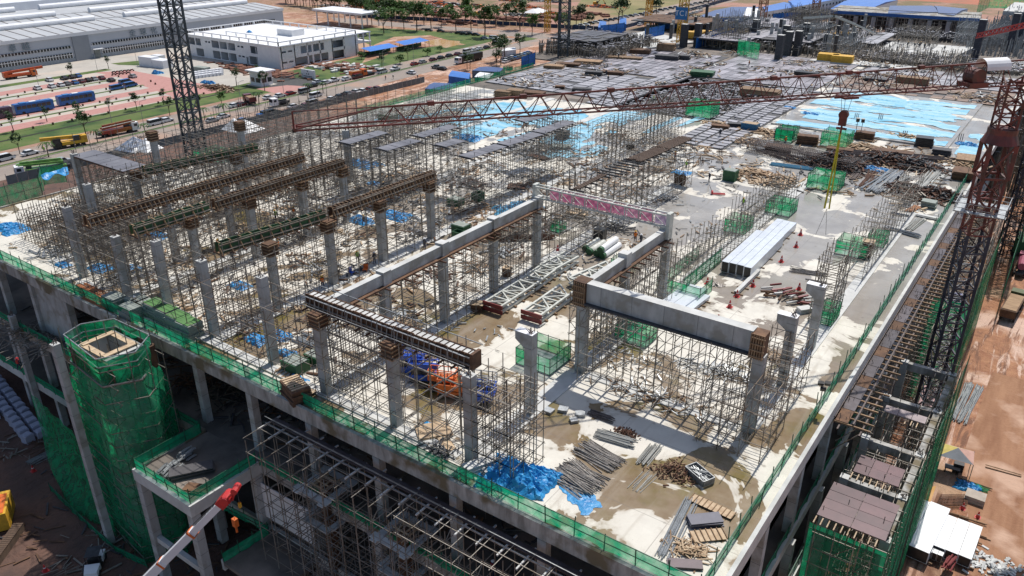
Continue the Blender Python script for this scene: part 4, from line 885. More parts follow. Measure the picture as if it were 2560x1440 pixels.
# ================================================================ cranes
def lattice(t, name, w, z0, z1, m, step, org=(0, 0), leg=.2, br=.1, yaw=0):
    L = MB(); B = MB(); cy, sy = math.cos(yaw), math.sin(yaw)
    c = [(org[0] + x * cy - y * sy, org[1] + x * sy + y * cy) for x, y in ((-w / 2, -w / 2), (w / 2, -w / 2), (w / 2, w / 2), (-w / 2, w / 2))]
    for q in c: L.bar((*q, z0), (*q, z1), leg)
    n = max(1, round((z1 - z0) / step))
    for k in range(n):
        a, b_ = z0 + (z1 - z0) * k / n, z0 + (z1 - z0) * (k + 1) / n
        for i in range(4):
            p, q = c[i], c[(i + 1) % 4]; B.bar((*p, a), (*q, a), br * 1.2); 
            if k % 2: p, q = q, p
            B.bar((*p, a), (*q, b_), br)
            B.bar((*q, a), (((p[0] + q[0]) / 2), ((p[1] + q[1]) / 2), (a + b_) / 2), br * .8)
    obj(name + '_leg', L, m, t, kind='stuff'); obj(name + '_brace', B, m, t, kind='stuff')
def main_crane():
    bx, by = -6.2, 100.0; t = thing('tower_crane', 'red tower crane at right with a long jib reaching left across the whole site', 'tower crane', (bx, by, LZ)); t0 = -LZ
    ya = .45
    lattice(t, 'mast', 2.3, 0, 9.5 + t0, M_mast, 2.2, leg=.34, br=.13, yaw=ya); lattice(t, 'upper_mast', 2.3, 9.5 + t0, 16.2 + t0, M_red, 2.2, leg=.3, br=.13, yaw=ya)
    b = MB()
    for k in range(32):     # ladder hoops in the mast
        z = 1 + k * .95
        for j in range(6): a0 = j * 1.05; b.bar((.45 * math.cos(a0), .45 * math.sin(a0), z), (.45 * math.cos(a0 + 1.05), .45 * math.sin(a0 + 1.05), z), .05)
        b.bar((-.9, -.9, z), (.9, -.2, z + .5), .05)
    obj('ladder', b, M_galv, t, kind='stuff')
    b = MB(); zp = 12.3 + t0
    for s in (-1, 1): b.box(-2.6, 2.6, s * 2.0 - .5, s * 2.0 + .5, zp, zp + .08); b.box(s * 2.0 - .5, s * 2.0 + .5, -2.6, 2.6, zp + .09, zp + .17)
    obj('platform', b, M_galv, t); b = MB()
    for z in (.55, 1.1):
        for s in (-1, 1): b.bar((-2.6, s * 2.5, zp + z), (2.6, s * 2.5, zp + z), .06); b.bar((s * 2.5, -2.6, zp + z), (s * 2.5, 2.6, zp + z), .06)
    for x in (-2.5, -1.2, 0, 1.2, 2.5):
        for s in (-1, 1): b.bar((x, s * 2.5, zp), (x, s * 2.5, zp + 1.1), .05); b.bar((s * 2.5, x, zp), (s * 2.5, x, zp + 1.1), .05)
    obj('platform_rail', b, M_galv, t, kind='stuff')
    zs = 21.6 + t0; lattice(t, 'climbing_frame', 2.6, 16.2 + t0, zs - 1.6, M_red, 2.7, leg=.42, br=.2, yaw=ya)
    obj('turntable', MB().tube((0, 0, zs - 1.6), (0, 0, zs - .6), 1.9, 16, r2=1.5).tube((0, 0, zs - .6), (0, 0, zs), 1.5, 16), M_red, t)
    zj = 26.3 + t0; lattice(t, 'tower_head', 1.9, zs, zj + .6, M_red, 1.5, leg=.22, br=.12, yaw=ya)
    # jib, triangular: two bottom chords and one top chord
    tip = P(735, 322, 26.3); root = Vector((bx, by, 26.3)); d = tip - root; L = d.length; yaw = math.atan2(d.y, d.x)
    j = thing('x', 'x', 'x'); bpy.data.objects.remove(j)
    jo = bpy.data.objects.new('jib', None); link(jo, t); jo.location = (0, 0, zj); jo.rotation_euler = (0, 0, yaw)
    ch = MB(); br = MB(); hw = .7; x0 = 1.0; n = 30; dp = lambda x: 2.45 - 1.05 * x / (.9 * L)
    for s in (-1, 1): ch.bar((-3, s * hw, 0), (L, s * hw, 0), .14)
    ch.bar((-3, 0, dp(0)), (.9 * L, 0, dp(.9 * L)), .16); ch.bar((.9 * L, 0, 1.4), (L, -hw, .1), .09); ch.bar((.9 * L, 0, 1.4), (L, hw, .1), .09); ch.bar((L, -hw, 0), (L, hw, 0), .3)
    ch.bar((L, -hw, 0), (L, -hw, 1.3), .16); ch.bar((L, hw, 0), (L, hw, .5), .16); ch.bar((.9 * L, 0, 1.4), (L, -hw, 1.3), .08)
    st = .9 * L / n
    for k in range(n):
        xa = x0 + k * st * .985; xm = xa + st / 2
        for s in (-1, 1):
            br.bar((xa, s * hw, 0), (xm, 0, dp(xm)), .065); br.bar((xm, 0, dp(xm)), (xa + st, s * hw, 0), .065)
        br.bar((xa, -hw, 0), (xa, hw, 0), .08); br.bar((xa, -hw, 0), (xa + st, hw, 0), .06)
    pl = MB()
    for k in range(8): xx = 4 + k * .9 * L / 8; pl.box(xx - .3, xx + .3, -.2, .2, dp(xx) - .18, dp(xx) + .2)
    obj('chord', ch, M_red, jo, kind='stuff'); obj('lattice_bar', br, M_red, jo, kind='stuff'); obj('joint_plate', pl, M_red, jo, kind='stuff')
    # winch housing and rear jib beyond the mast
    obj('counter_jib', MB().box(-22, -1.2, -1.1, 1.1, -.3, .1).bar((-22, -1, 1.2), (-1, -1, 1.2), .08).bar((-22, 1, 1.2), (-1, 1, 1.2), .08), M_red, jo)
    obj('winch', MB().tube((5.5, -.7, 1.0), (5.5, .7, 1.0), .85, 14).box(4.3, 6.7, -.9, .9, .1, .5), M_red, jo)
    def hood(u, v): a0 = math.pi * v; return (9.9 + 3.4 * (1 - u) - 6, 0, 0) 
    hb = MB(); hb.grid(lambda u, v: (2.0 + u * 3.0, -.95 * math.cos(math.pi * v), 1.7 + 1.1 * math.sin(math.pi * v)), 4, 10)
    obj('white_hood', hb, M_white, jo); obj('cab', MB().box(-.3, 1.3, -2.6, -1.2, -2.3, -.2), M_red, t)
    # trolley, ropes, hook
    d2 = P(2150, 245, 26.3) - root; xt = d2.length
    obj('trolley', MB().box(xt - .8, xt + .8, -.8, .8, -.35, -.15).bar((xt - .9, 0, -.3), (xt + 1.4, 0, -.3), .14), M_red, jo)
    q = Matrix.Rotation(yaw, 3, 'Z') @ Vector((xt, 0, 0)); hz = 0; hp = P(2172, 305, 0); 
    # hook height: same plan position as the trolley
    hx, hy = bx + q.x, by + q.y; dist = math.hypot(hx, hy); ray = P(2172, 305, 0); zk = H * (1 - dist / math.hypot(ray.x, ray.y))
    k0 = Vector((q.x, q.y, zk - LZ)); tr = Vector((q.x, q.y, zj - .4))
    obj('hoist_rope', MB().bar(k0 + Vector((-.3, 0, .8)), tr + Vector((-.5, 0, 0)), .035).bar(k0 + Vector((.3, 0, .8)), tr + Vector((.5, 0, 0)), .035).bar(k0 + Vector((-.1, .2, .8)), tr + Vector((-.2, .3, 0)), .035), M_dark, t, kind='stuff')
    obj('hook_block', MB().tube(k0 + Vector((0, -.3, .5)), k0 + Vector((0, .3, .5)), .46, 10).box(k0.x - .36, k0.x + .36, k0.y - .2, k0.y + .2, k0.z - .6, k0.z + .5).bar(k0 + Vector((0, 0, -1.4)), k0 + Vector((0, 0, -.6)), .16).bar(k0 + Vector((-.5, 0, -.9)), k0 + Vector((.5, 0, -.9)), .2), M_redb if False else M_red, t)
    e = k0 + Vector((0, 0, -1.3)); g0 = Vector((P(2160, 455, 0.2).x - bx, P(2160, 455, .2).y - by, 0)); dz = Vector((0, 0, -8.2))
    sl_ = MB(); sl_.bar(e, e + dz + Vector((-.25, 0, 0)), .16).bar(e, e + dz + Vector((.2, .1, 0)), .13)
    o = obj('lifting_strap', sl_, mat('yellow_strap', (.55, .50, .03), None, 2, .7), label='long yellow lifting strap hanging from the crane hook', cat='strap', org=None)
    o.location = Vector(o.location) + t.location
    b = MB(); q1 = t.location + e + dz; b.bar(q1, q1 + Vector((-.6, -.3, -3)), .03).bar(q1, q1 + Vector((.3, .3, -3)), .03)
    obj('chain', b, M_dark, label='thin dark chains at the end of the yellow strap', cat='chain')
main_crane()
def mast_only(name, label, x, y, w, z1, m, step=2.3, leg=.3, br=.13, yaw=0, z0=GZ):
    t = thing(name, label, 'tower crane', (x, y, z0)); lattice(t, 'mast', w, 0, z1 - z0, m, step, leg=leg, br=br, yaw=yaw); return t
t = mast_only('crane_mast', 'big dark lattice crane mast at upper left, running out of the top of the picture', -143, 91, 2.9, 56, M_mastg, 2.5, .36, .16, .5)
b = MB()
for k in range(30): b.bar((-.5, -.4, 2 + k * 2.4), (.5, .5, 3.8 + k * 2.4), .08)
obj('ladder', b, M_galv, t, kind='stuff')
t = mast_only('crane_mast', 'dark lattice crane mast at top centre among the far decks', -138, 222, 3.0, 66, M_mastg, 2.6, .36, .17, .4)
q = P(1368, 80, GZ); mast_only('crane_mast', 'thin yellow lattice crane mast left of the dark mast at top centre', q.x, q.y, 2.2, 70, M_yel, 3, .26, .16)
q = P(1620, 62, GZ + 8); mast_only('crane_mast', 'orange yellow lattice crane mast standing among parked cars at top', q.x, q.y, 2.4, 80, M_yel, 3, .28, .18)
q = P(1702, 110, 0); t = mast_only('crane_mast', 'yellow lattice crane mast carrying a blue sign', q.x, q.y, 2.4, 60, M_yel, 3, .26, .16)
obj('sign_board', MB().box(-2.2, 2.2, -1.7, -1.55, 26.2, 30.2), mat('sign_blue', (.02, .18, .45), None, 2, .5), t); t['label'] = 'yellow lattice crane mast carrying a blue TC1 sign'
text('sign_lettering', 'TC1', 2.4, M_white, t, (0, -1.75, 28.2), (R(90), 0, 0))
q = P(1902, 68, 0); mast_only('crane_mast', 'rust red lattice crane mast before the blue roofed site offices', q.x, q.y, 2.6, 60, mat('rust_orange', (.40, .17, .08), None, 1, .6), 2.2, .26, .16)
q = P(2032, 68, 0); mast_only('crane_mast', 'rust red lattice crane mast left of the far white slab', q.x, q.y, 2.4, 60, MATS['rust_orange'], 2.2, .24, .16)
mast_only('crane_mast', 'dark crane mast beyond the red crane at the right picture edge', -5.2, 190, 3.0, 22, M_mast, 2.2, .34, .14, .3, z0=LZ)
t = thing('crane_jib', 'thin red jib end entering at the right edge above the far scaffolding', 'crane jib', tuple(P(2440, 95, 8))); a, c = P(2445, 92, 8), P(2600, 58, 16)
b = MB(); d = c - a; o3 = Vector((0, 0, 1.2))
for s in (Vector((0, 0, 0)), o3): b.bar(s, d + s, .35)
for k in range(14): b.bar(d * k / 14, d * (k + .5) / 14 + o3, .2); b.bar(d * (k + .5) / 14 + o3, d * (k + 1) / 14, .2)
obj('lattice', b, M_redb, t, kind='stuff')
t = thing('placing_boom', 'pale folded concrete placing boom over the far decks', 'placing boom', tuple(P(2140, 95, 0))); b = MB(); o0 = P(2140, 95, 0)
q = [Vector((0, 0, 0)), P(2136, 60, 8) - o0, P(2085, 40, 12) - o0, P(2010, 45, 9) - o0]
for u, v in zip(q, q[1:]): b.bar(u, v, .7)
b.bar(q[1], P(2185, 82, 4) - o0, .5); obj('boom', b, M_white_st, t)
# ================================================================ right side: annex frames, netting, cantilever formwork
def annex():
    ys = [59.6, 66, 73.5, 82.5, 91.5]
    for i, y in enumerate(ys):
        column(-4.2, y, LZ, -4.4, f'outer annex column at the bottom right, {nth(i)} from the front', .75, .75, m=M_conc, rebar=True)
        column(-9.2, y, LZ, -4.4, f'inner annex column at the bottom right, {nth(i)} from the front', .75, .75, rebar=False)
        if i: obj('annex_beam', MB().box(-8.8, -4.6, y - .3, y + .3, -5.4, -4.5), M_concd, label=f'grey concrete cross beam of the annex, {nth(i)} from the front', cat='beam', group='annex cross beams')
        if i < 4: obj('annex_beam', MB().box(-4.5, -3.9, y + .4, ys[i + 1] - .4, -5.4, -4.5), M_concd, label=f'long outer beam of the annex, {nth(i)} from the front', cat='beam', group='annex side beams')
    def panels(label, x0, x1, y0, y1, z, nx, ny, m):
        t = thing('formwork_deck', label, 'formwork', ((x0 + x1) / 2, (y0 + y1) / 2, z)); cx, cy = (x0 + x1) / 2, (y0 + y1) / 2
        for i in range(nx):
            for k in range(ny): obj('panel', MB().box(x0 - cx + (x1 - x0) * i / nx + .02, x0 - cx + (x1 - x0) * (i + 1) / nx - .02, y0 - cy + (y1 - y0) * k / ny + .02, y0 - cy + (y1 - y0) * (k + 1) / ny - .02, 0, .05 + .03 * rnd.random()), m, t)
        b = MB()
        for k in range(14): b.bar((x0 - cx - .6 + .0, y0 - cy + .0 - .8, -.1), (x0 - cx - .6, y0 - cy - .8, .2), .06)
        n = int((x1 - x0) / .55)
        for k in range(n): b.box(x0 - cx + k * .55, x0 - cx + k * .55 + .1, y0 - cy - 1.0, y0 - cy, -.16, -.04)
        obj('joist_end', b, M_timbl, t, kind='stuff'); return t
    M_mar = mat('maroon_plywood', (.12, .055, .06), (.075, .035, .04), .5, .4, rnd_v=.2)
    panels('maroon plywood deck over the netted block at bottom right', -9.7, -4.1, 58.6, 63.9, -3.9, 2, 4, M_mar)
    panels('smaller maroon plywood deck behind the first on the annex', -8.8, -4.8, 67, 70, -4.3, 3, 2, M_mar)
    panels('pale narrow plywood strip farther back on the annex', -8.8, -4.8, 79, 80.4, -4.3, 3, 1, mat('pinkish_ply', (.35, .28, .28), None, 1, .6))
    net_fence('block_net', 'dark green netting wrapping the front of the block at bottom right', [(-10, 58.0), (-3.7, 58.0)], 19.6, M_netd, 1.6, z=LZ)
    net_fence('block_net', 'green netting along the outer side of the bottom right block', [(-3.7, 58), (-3.5, 74)], 20.4, M_net, 2.4, z=LZ, extra=1)
    net_fence('block_net', 'bright green netting on the scaffold beside the red earth', [(-3.4, 76), (-3.2, 94)], 21, M_netl, 2.2, z=LZ, extra=1)
    net_fence('block_net', 'green netting farther back by the crane mast on the right', [(-5.6, 118), (-5.4, 150)], 17, M_netl, 3, z=LZ, extra=1)
    net_fence('block_net', 'dark green cross netting behind the crane mast on the right', [(-10.6, 118), (-5.6, 118)], 17, M_netd, 2, z=LZ)
    net_fence('block_net', 'bright green netting strip at the right picture edge', [(-3.0, 155), (-3.4, 200)], 12, M_netl, 5, z=LZ, extra=2)
    SC('scaffolding inside the green net beside the red earth', -5.8, -3.7, 58, 94, 19.8, 1.0, 1.5, 1.6, z0=LZ, br=.2)
    SC('thin dark scaffolding under the maroon decks', -9.4, -6.2, 57.6, 82, 19.6, 1.6, 2.0, 1.7, z0=LZ, br=.2)
    SC('scaffolding between the deck edge and the crane, farther back', -10.4, -6.4, 104, 165, 18.5, 1.8, 2.4, 1.8, z0=LZ, br=.25)
    obj('upper_net', MB().grid(lambda u, v: (-9.8 + u * 6, 56.4 + rnd.random() * .05, -16.0 + v * 1.0), 12, 1), M_netl, label='narrow bright green net band at the foot of the bottom right block', cat='netting')
    # cantilever formwork outside the right edge of the deck
    t = thing('edge_formwork', 'long timber edge formwork with joists sticking out beyond the right deck edge', 'formwork', (XR + .4, 70, -1.6)); jm = mesh('joist', MB().box(-.2, 3.2, -.07, .07, 0, .16), M_timber)
    for k in range(64):
        o = obj('joist', jm, None, t); o.location = (rnd.uniform(-.25, .25), k * 1.25, 0); o.rotation_euler = (0, 0, rnd.uniform(-.03, .03))
    for k in range(32): obj('board', MB().box(.1, 1.25, k * 2.5 + .03, k * 2.5 + 2.45, .17, .22 + rnd.random() * .04), M_plyg if k > 26 else (M_ply if k % 3 else M_form), t)
    b = MB()
    for k in range(150): x = rnd.uniform(.2, 1.6); y = rnd.uniform(0, 78); b.bar((x, y, .2), (x + rnd.uniform(-.2, .2), y + rnd.uniform(-.2, .2), rnd.uniform(.4, .9)), .04)
    b.bar((0, 0, .5), (0, 79, .5), .1).bar((1.75, 0, .3), (1.75, 79, .3), .14)
    for x in (2.6, .6): b.bar((x, -1, -.1), (x, 80, -.1), .14)
    obj('reinforcement', b, M_rebar, t, kind='stuff')
    b = MB()
    for k in range(40): b.bar((2.8, k * 2, -.1), (.2, k * 2, -3.4), .08)
    obj('strut', b, M_steelr, t, kind='stuff')
annex()
# ================================================================ unfinished decks behind: panels, prop forests, slabs
def panel_deck(label, x0, x1, y0, y1, z, nx, ny, gap, m, jit=.05):
    """plywood or steel deck panels laid with dark gaps between them"""
    t = thing('formwork_deck', label, 'formwork', ((x0 + x1) / 2, (y0 + y1) / 2, z)); cx, cy = (x0 + x1) / 2, (y0 + y1) / 2
    big = nx * ny > 300; b = MB(); n = 0; dx, dy = (x1 - x0) / nx, (y1 - y0) / ny; pm = mesh('panel', MB().box(gap, dx - gap, gap, dy - gap, 0, .12), m)
    for k in range(ny):
        for i in range(nx):
            if rnd.random() < jit: continue
            if n < 300: o = obj('panel', pm, None, t); o.location = (x0 - cx + i * dx, y0 - cy + k * dy, .02 + rnd.random() * .06)
            else: X, Y = x0 - cx + i * dx, y0 - cy + k * dy; b.box(X + gap, X + dx - gap, Y + gap, Y + dy - gap, .03, .15 + .03 * rnd.random())
            n += 1
    if b.v: obj('panel', b, m, t, kind='stuff')
    obj('shadow_gap', MB().box(x0 - cx, x1 - cx, y0 - cy, y1 - cy, -.3, 0), M_dark, t)
M_lp = mat('pale_steel_panel', (.36, .35, .37), (.24, .235, .25), .3, .45, rnd_v=.22)
M_mixp = mat('mixed_plywood', (.30, .28, .30), (.12, .09, .095), .09, .4, rnd_v=.35, lo=.46, hi=.54)
panel_deck('grid of pale deck panels with dark joints left of the dark prop field', -133, -98, 174, 205, .1, 8, 11, .2, M_lp)
panel_deck('mixed plywood deck behind the panel grid, upper centre', -132, -94, 207, 250, .12, 17, 12, .12, M_mixp, .12)
panel_deck('pale striped panel deck right of the panel grid', -98, -90.5, 168, 214, .14, 3, 22, .25, M_lp)
panel_deck('patchwork of grey and maroon plywood behind the prop field', -92, -57, 215, 262, .1, 14, 15, .06, M_mixp, .05)
panel_deck('striped panel strip left of the light blue sheeted slab', -66, -55, 148, 214, .12, 4, 30, .3, M_lp, .04)
panel_deck('brown boarded strip beyond the light blue sheeted slab', -54, -14, 222, 240, .1, 14, 8, .12, mat('light_brown_ply', (.22, .13, .08), (.16, .15, .15), .2, .6, rnd_v=.4), .1)
panel_deck('grey plywood field beyond the brown boarded strip at right', -54, -14, 241, 262, .1, 12, 8, .1, M_lp, .1)
struct('hole_floor', MB().box(-90.4, -66.1, 168, 214, -3.2, -3), M_concd); struct('hole_floor', MB().box(-66.1, -57, 168, 214, -3.2, -3), M_concd)
def forest(label, x0, x1, y0, y1, z0, h, n, m=None, th=.1, plates=.3):
    t = thing('prop_field', label, 'props', ((x0 + x1) / 2, (y0 + y1) / 2, z0)); b = MB(); c = MB(); cx, cy = (x1 - x0) / 2, (y1 - y0) / 2
    for k in range(n):
        x, y = rnd.uniform(-cx, cx), rnd.uniform(-cy, cy); hh = h * rnd.uniform(.6, 1.1); b.bar((x, y, 0), (x + rnd.uniform(-.1, .1), y, hh), th)
        if rnd.random() < .5: b.bar((x, y, hh * .7), (x + rnd.uniform(1, 2.4), y, hh * .7), th * .8)
        if rnd.random() < .35: b.bar((x, y, hh * .5), (x, y + rnd.uniform(1, 2.4), hh * .9), th * .8)
        if rnd.random() < plates: s = rnd.uniform(.3, .9); c.cbox((x, y, hh), (s * 2, s * .5, .1), rnd.choice((0, 1.57)))
    obj('prop', b, m or M_steel, t, kind='stuff')
    if c.v: obj('head_plate', c, M_lp, t, kind='stuff')
forest('dark field of steel props with heads in the open bay, right of centre top', -89.5, -57.5, 169, 213, -3, 3.1, 2300, M_steel, .12, .75)
# slabs: the blue sheeted one, white fresh ones
slab('tarp_slab', -54.3, -19.2, 174, 221, .35, M_deck)
def sheet_strips(label, x0, x1, y0, y1, z, n, m):
    t = thing('plastic_sheeting', label, 'plastic sheeting', (x0, y0, z))
    for k in range(n):
        ya = (y1 - y0) * k / n; wd = (y1 - y0) / n * rnd.uniform(.45, .8); L = (x1 - x0) * rnd.uniform(.8, 1); off = rnd.uniform(0, (x1 - x0) - L); sd = rnd.random() * 50
        def fn(u, v): 
            w0 = noise.noise(Vector((u * 3, sd, 0))) * wd * .5 + noise.noise(Vector((u * 15, sd, 3))) * wd * .15; return (off + u * L, ya + w0 + wd * v * (1 + .5 * noise.noise(Vector((u * 7, sd + 9, v)))), .03 + .16 * abs(noise.noise(Vector((u * 22, v * 5, sd)))))
        obj('sheet', MB().grid(fn, 60, 6), m, t, smooth=False)
sheet_strips('long crumpled strips of light blue sheeting on the raised slab at upper right', -54, -19.6, 174.5, 220.5, .36, 6, M_sheet)
def sheet_field(label, corners, z, m, nu=40, nv=40, hole=.0, sd=0, amp=.12, ax=.09, ay=.045):
    c = [P(*q, z) for q in corners]; t = MB(); k = 0; idx = {}
    def pt(u, v): q = c[0].lerp(c[1], u).lerp(c[3].lerp(c[2], u), v); return q + Vector((0, 0, .02 + amp * abs(noise.noise(q * .5))))
    for a in range(nu):
        for b in range(nv):
            u, v = (a + .5) / nu, (b + .5) / nv; q = c[0].lerp(c[1], u).lerp(c[3].lerp(c[2], u), v); e = min(u, 1 - u, v, 1 - v)
            if noise.noise(Vector((q.x * ax + sd, q.y * ay, 0))) * .5 + noise.noise(Vector((q.x * ax * 4 + sd, q.y * ay * 4.4, 5))) * .22 + .5 - .25 * max(0, .12 - e) / .12 < hole: continue
            ids = []
            for (i, j) in ((a, b), (a + 1, b), (a + 1, b + 1), (a, b + 1)):
                if (i, j) not in idx: idx[i, j] = len(t.v); t.v.append(tuple(pt(i / nu, j / nv)))
                ids.append(idx[i, j])
            t.f.append(tuple(ids))
    return obj('blue_sheeting', t, m, label=label, cat='plastic sheeting')
sheet_field('big torn spread of light blue sheeting left of centre behind the crane jib', ((930, 300), (1230, 352), (1560, 285), (1260, 245)), .02, M_sheet, 80, 70, .40)
sheet_field('light blue sheeting below the jib in the middle of the site', ((1230, 352), (1400, 380), (1640, 285), (1540, 275)), .02, M_sheet, 70, 70, .43, 7)
sheet_field('ragged light blue sheeting spread between the strips on the raised slab', ((1935, 304), (2362, 366), (2440, 268), (2090, 232)), .37, M_sheet, 110, 90, .49, 57, .12, .022, .12)
sheet_field('patch of light blue sheeting under the tall shoring', ((1330, 395), (1480, 395), (1640, 320), (1480, 315)), .02, M_sheet, 60, 50, .44, 19)
sheet_field('light blue sheeting lying along the corner by the green cage', ((1590, 340), (1705, 315), (1790, 290), (1690, 285)), .02, M_sheet, 40, 40, .52, 31)
sheet_field('light blue sheeting at the right edge beside the red crane', ((2385, 385), (2440, 395), (2500, 330), (2420, 330)), .02, M_sheet, 30, 30, .42, 43)
obj('white_slab', MB().prism([tuple(P(x, y, 1.2))[:2] for x, y in ((2185, 128), (2385, 142), (2436, 118), (2232, 103))], -.4, 1.2), M_concp, label='freshly cast white slab at top right with workers on it', cat='slab')
obj('white_slab', MB().prism([tuple(P(x, y, .5))[:2] for x, y in ((2020, 150), (2260, 172), (2310, 168), (2065, 143))], .1, .5), M_concp, label='thin white slab strip below the bigger white slab, top right', cat='slab')
obj('white_slab', MB().prism([tuple(P(x, y, .5))[:2] for x, y in ((1505, 100), (1600, 122), (1735, 105), (1620, 76))], .1, .5), M_concp, label='bright white slab at top centre behind the stacked timber', cat='slab')
obj('white_slab', MB().prism([tuple(P(x, y, .3))[:2] for x, y in ((1900, 75), (2100, 82), (2140, 70), (1960, 62))], .1, .3), M_lp, label='grey slab among yellow bundles at the top right', cat='slab')
forest('thin upright bars standing beyond the patchwork plywood', -68, -30, 262, 286, 0, 3.6, 520, M_steel, .12, .1)
forest('dark thicket of props and bundles round the far white slab', -62, -14, 268, 284, .1, 1.4, 900, M_steel, .3, .9)
forest('dark strip of props and workers behind the far white slab', -66, -12, 326, 340, -.4, 2.0, 700, M_dark, .3, .8)
for lab, x0, x1, y0, y1, z, nx, ny, m in (('raised plywood platform beyond the patchwork, left part', -112, -94, 262, 278, 3.2, 6, 5, M_mixp), ('raised plywood platform beyond the patchwork, middle part', -100, -76, 272, 296, 3.3, 6, 6, M_lp), ('raised grey platform with yellow bundles in the far centre', -112, -84, 300, 326, 3.4, 7, 6, M_mixp), ('raised dark platform around the yellow TC1 mast', -150, -122, 290, 312, 3.3, 6, 5, M_form), ('low grey plywood platform left of the far white slab', -72, -60, 292, 322, 1.8, 4, 6, M_lp)):
    panel_deck(lab, x0, x1, y0, y1, z, nx, ny, .12, m, .15)
for i in range(56):
    x, y = rnd.uniform(-134, -66), rnd.uniform(262, 334)
    column(x, y, 0, rnd.uniform(4.5, 8), f'slim grey column among the far shoring, {nth(i)} of fifty-six', .9, .9, M_conc if i % 2 else M_dark, rebar=False)
forest('dark shoring left of the far slabs, top centre', -110, -66, 264, 330, .1, 3.2, 1300, M_steel, .2, .5)
forest('brown shoring and reinforcement around the yellow mast', -150, -112, 304, 326, -.4, 3.2, 800, M_steelr, .25, .4)
forest('tall pale scaffolding forest at the top right corner', -36, 2, 300, 420, -12, 16, 2600, M_galv, .22, .1)
forest('dark scaffolding right of the deck edge, far behind the red crane', -12, 6, 190, 300, -14, 13, 1300, M_steel, .2, .1)
forest('dark props in the bay around the dark mast, top centre', -149, -122, 222, 258, -.2, 4, 1000, M_steel, .15, .4)
panel_deck('dark raised platform around the dark mast at top centre', -147, -130, 228, 250, 4.2, 6, 7, .12, M_ply, .25)
for i, (x, y) in enumerate(((1708, 118), (1742, 116), (2010, 115), (1966, 140), (1990, 138), (1885, 105), (1960, 122), (1945, 150))):
    q = P(x, y, 0); column(q.x, q.y, 0, 7.5, f'dark reinforcement cage column among the far decks, {nth(i)} of eight', 2.0, 2.0, M_dark, rebar=False)
for i, (x, y) in enumerate(((2435, 150), (2520, 130), (2548, 105))):
    q = P(x, y, 0); column(q.x, q.y, 0, 12, f'dark blue grey column among scaffolding at the right edge, {nth(i)} from the left', 2.0, 2.0, M_mast, rebar=False)
# far framed building with blue roof
t = thing('frame_building', 'far concrete frame building with dark open front and flat top at top right', 'building', tuple(P(2250, 80, -3)))
o0 = t.location; a, c = P(2070, 68, -3) - o0, P(2440, 92, -3) - o0; dv = (c - a); back = Vector((-dv.y, dv.x, 0)).normalized() * 24; zt = 6.6
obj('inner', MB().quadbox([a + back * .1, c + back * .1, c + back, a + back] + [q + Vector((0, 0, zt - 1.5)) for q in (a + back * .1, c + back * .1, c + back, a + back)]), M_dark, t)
obj('roof_slab', MB().quadbox([q + Vector((0, 0, zt - 1.4)) for q in (a, c, c + back, a + back)] + [q + Vector((0, 0, zt)) for q in (a, c, c + back, a + back)]), M_concd, t)
obj('roof_edge', MB().bar(a + Vector((0, 0, zt - .4)), c + Vector((0, 0, zt - .4)), .3, 1.2), M_roofb, t)
for k in range(8): q = a + dv * (k + .5) / 8; obj('column', MB().cbox(q + Vector((0, 0, zt / 2 - .8)), (1.6, 1.6, zt - 1.5)), M_conc, t)
b = MB()
for k in range(110): q = a + dv * rnd.random() - back * .02 * rnd.random(); b.bar(q, q + Vector((0, 0, zt - 1.5)), .25); 
for k in range(5): b.bar(a + Vector((0, 0, k * 2)), c + Vector((0, 0, k * 2)), .2)
obj('shoring', b, M_steel, t, kind='stuff')
def roof(name, label, cs, zw, zr, m, cat='building', wall=None, n=0):
    """building from four roof corners (pixels at eaves height): walls, ridged roof, windows"""
    c = [P(x, y, zw) for x, y in cs]; o0 = (c[0] + c[2]) / 2; o0.z = GZ; t = thing(name, label, cat, tuple(o0)); c = [q - o0 for q in c]; z = zw - GZ
    low = [Vector((q.x, q.y, 0)) for q in c]; obj('wall', MB().quadbox(low + [Vector((q.x, q.y, z - .05)) for q in c]), wall or M_whited, t)
    m1, m2 = (c[0] + c[3]) / 2 + Vector((0, 0, zr)), (c[1] + c[2]) / 2 + Vector((0, 0, zr))
    b = MB(); b.poly([c[0], c[1], m2, m1]); b.poly([m1, m2, c[2], c[3]]); b.poly([c[0], m1, c[3]]); b.poly([c[1], c[2], m2]); obj('roof', b, m, t)
    if n:
        d = c[1] - c[0]; nn = Vector((d.y, -d.x, 0)).normalized() * .08; wm = MB()
        for fl in range(2):
            for k in range(n):
                q = c[0] + d * (k + .5) / n + nn; q.z = z - 2.2 - fl * 3.2; obj('window', MB().bar(q - d.normalized() * .8, q + d.normalized() * .8, .1, 1.1, True), M_glass, t)
        d = c[0] - c[3]
    return t
roof('site_office', 'long two storey site office with bright blue roof, nearest the rust red mast', ((1912, 30), (1985, 18), (1960, 5), (1905, 17)), -9, .8, M_roofb, n=9)
roof('site_office', 'second blue roofed site office block behind, running to the top edge', ((1985, 18), (2120, -8), (2085, -18), (1970, 2)), -8, .8, M_roofb, n=16)
roof('site_office', 'navy roofed low hall in front of the blue roofed offices', ((1742, 42), (1872, 42), (1900, 17), (1830, 17)), -13, .9, M_roofnb)
roof('site_office', 'pale gable block between the navy hall and blue offices', ((1858, 38), (1895, 44), (1902, 22), (1868, 18)), -9, .3, M_whited)
roof('site_shed', 'bright blue roofed hall at the top edge right of the far mast', ((2075, 22), (2180, 20), (2245, 0), (2140, -6)), -10, 1.0, M_roofb)
roof('site_shed', 'first navy roofed hall at top right behind the frame building', ((2220, 32), (2345, 30), (2330, 14), (2225, 14)), 4, .6, M_roofnb)
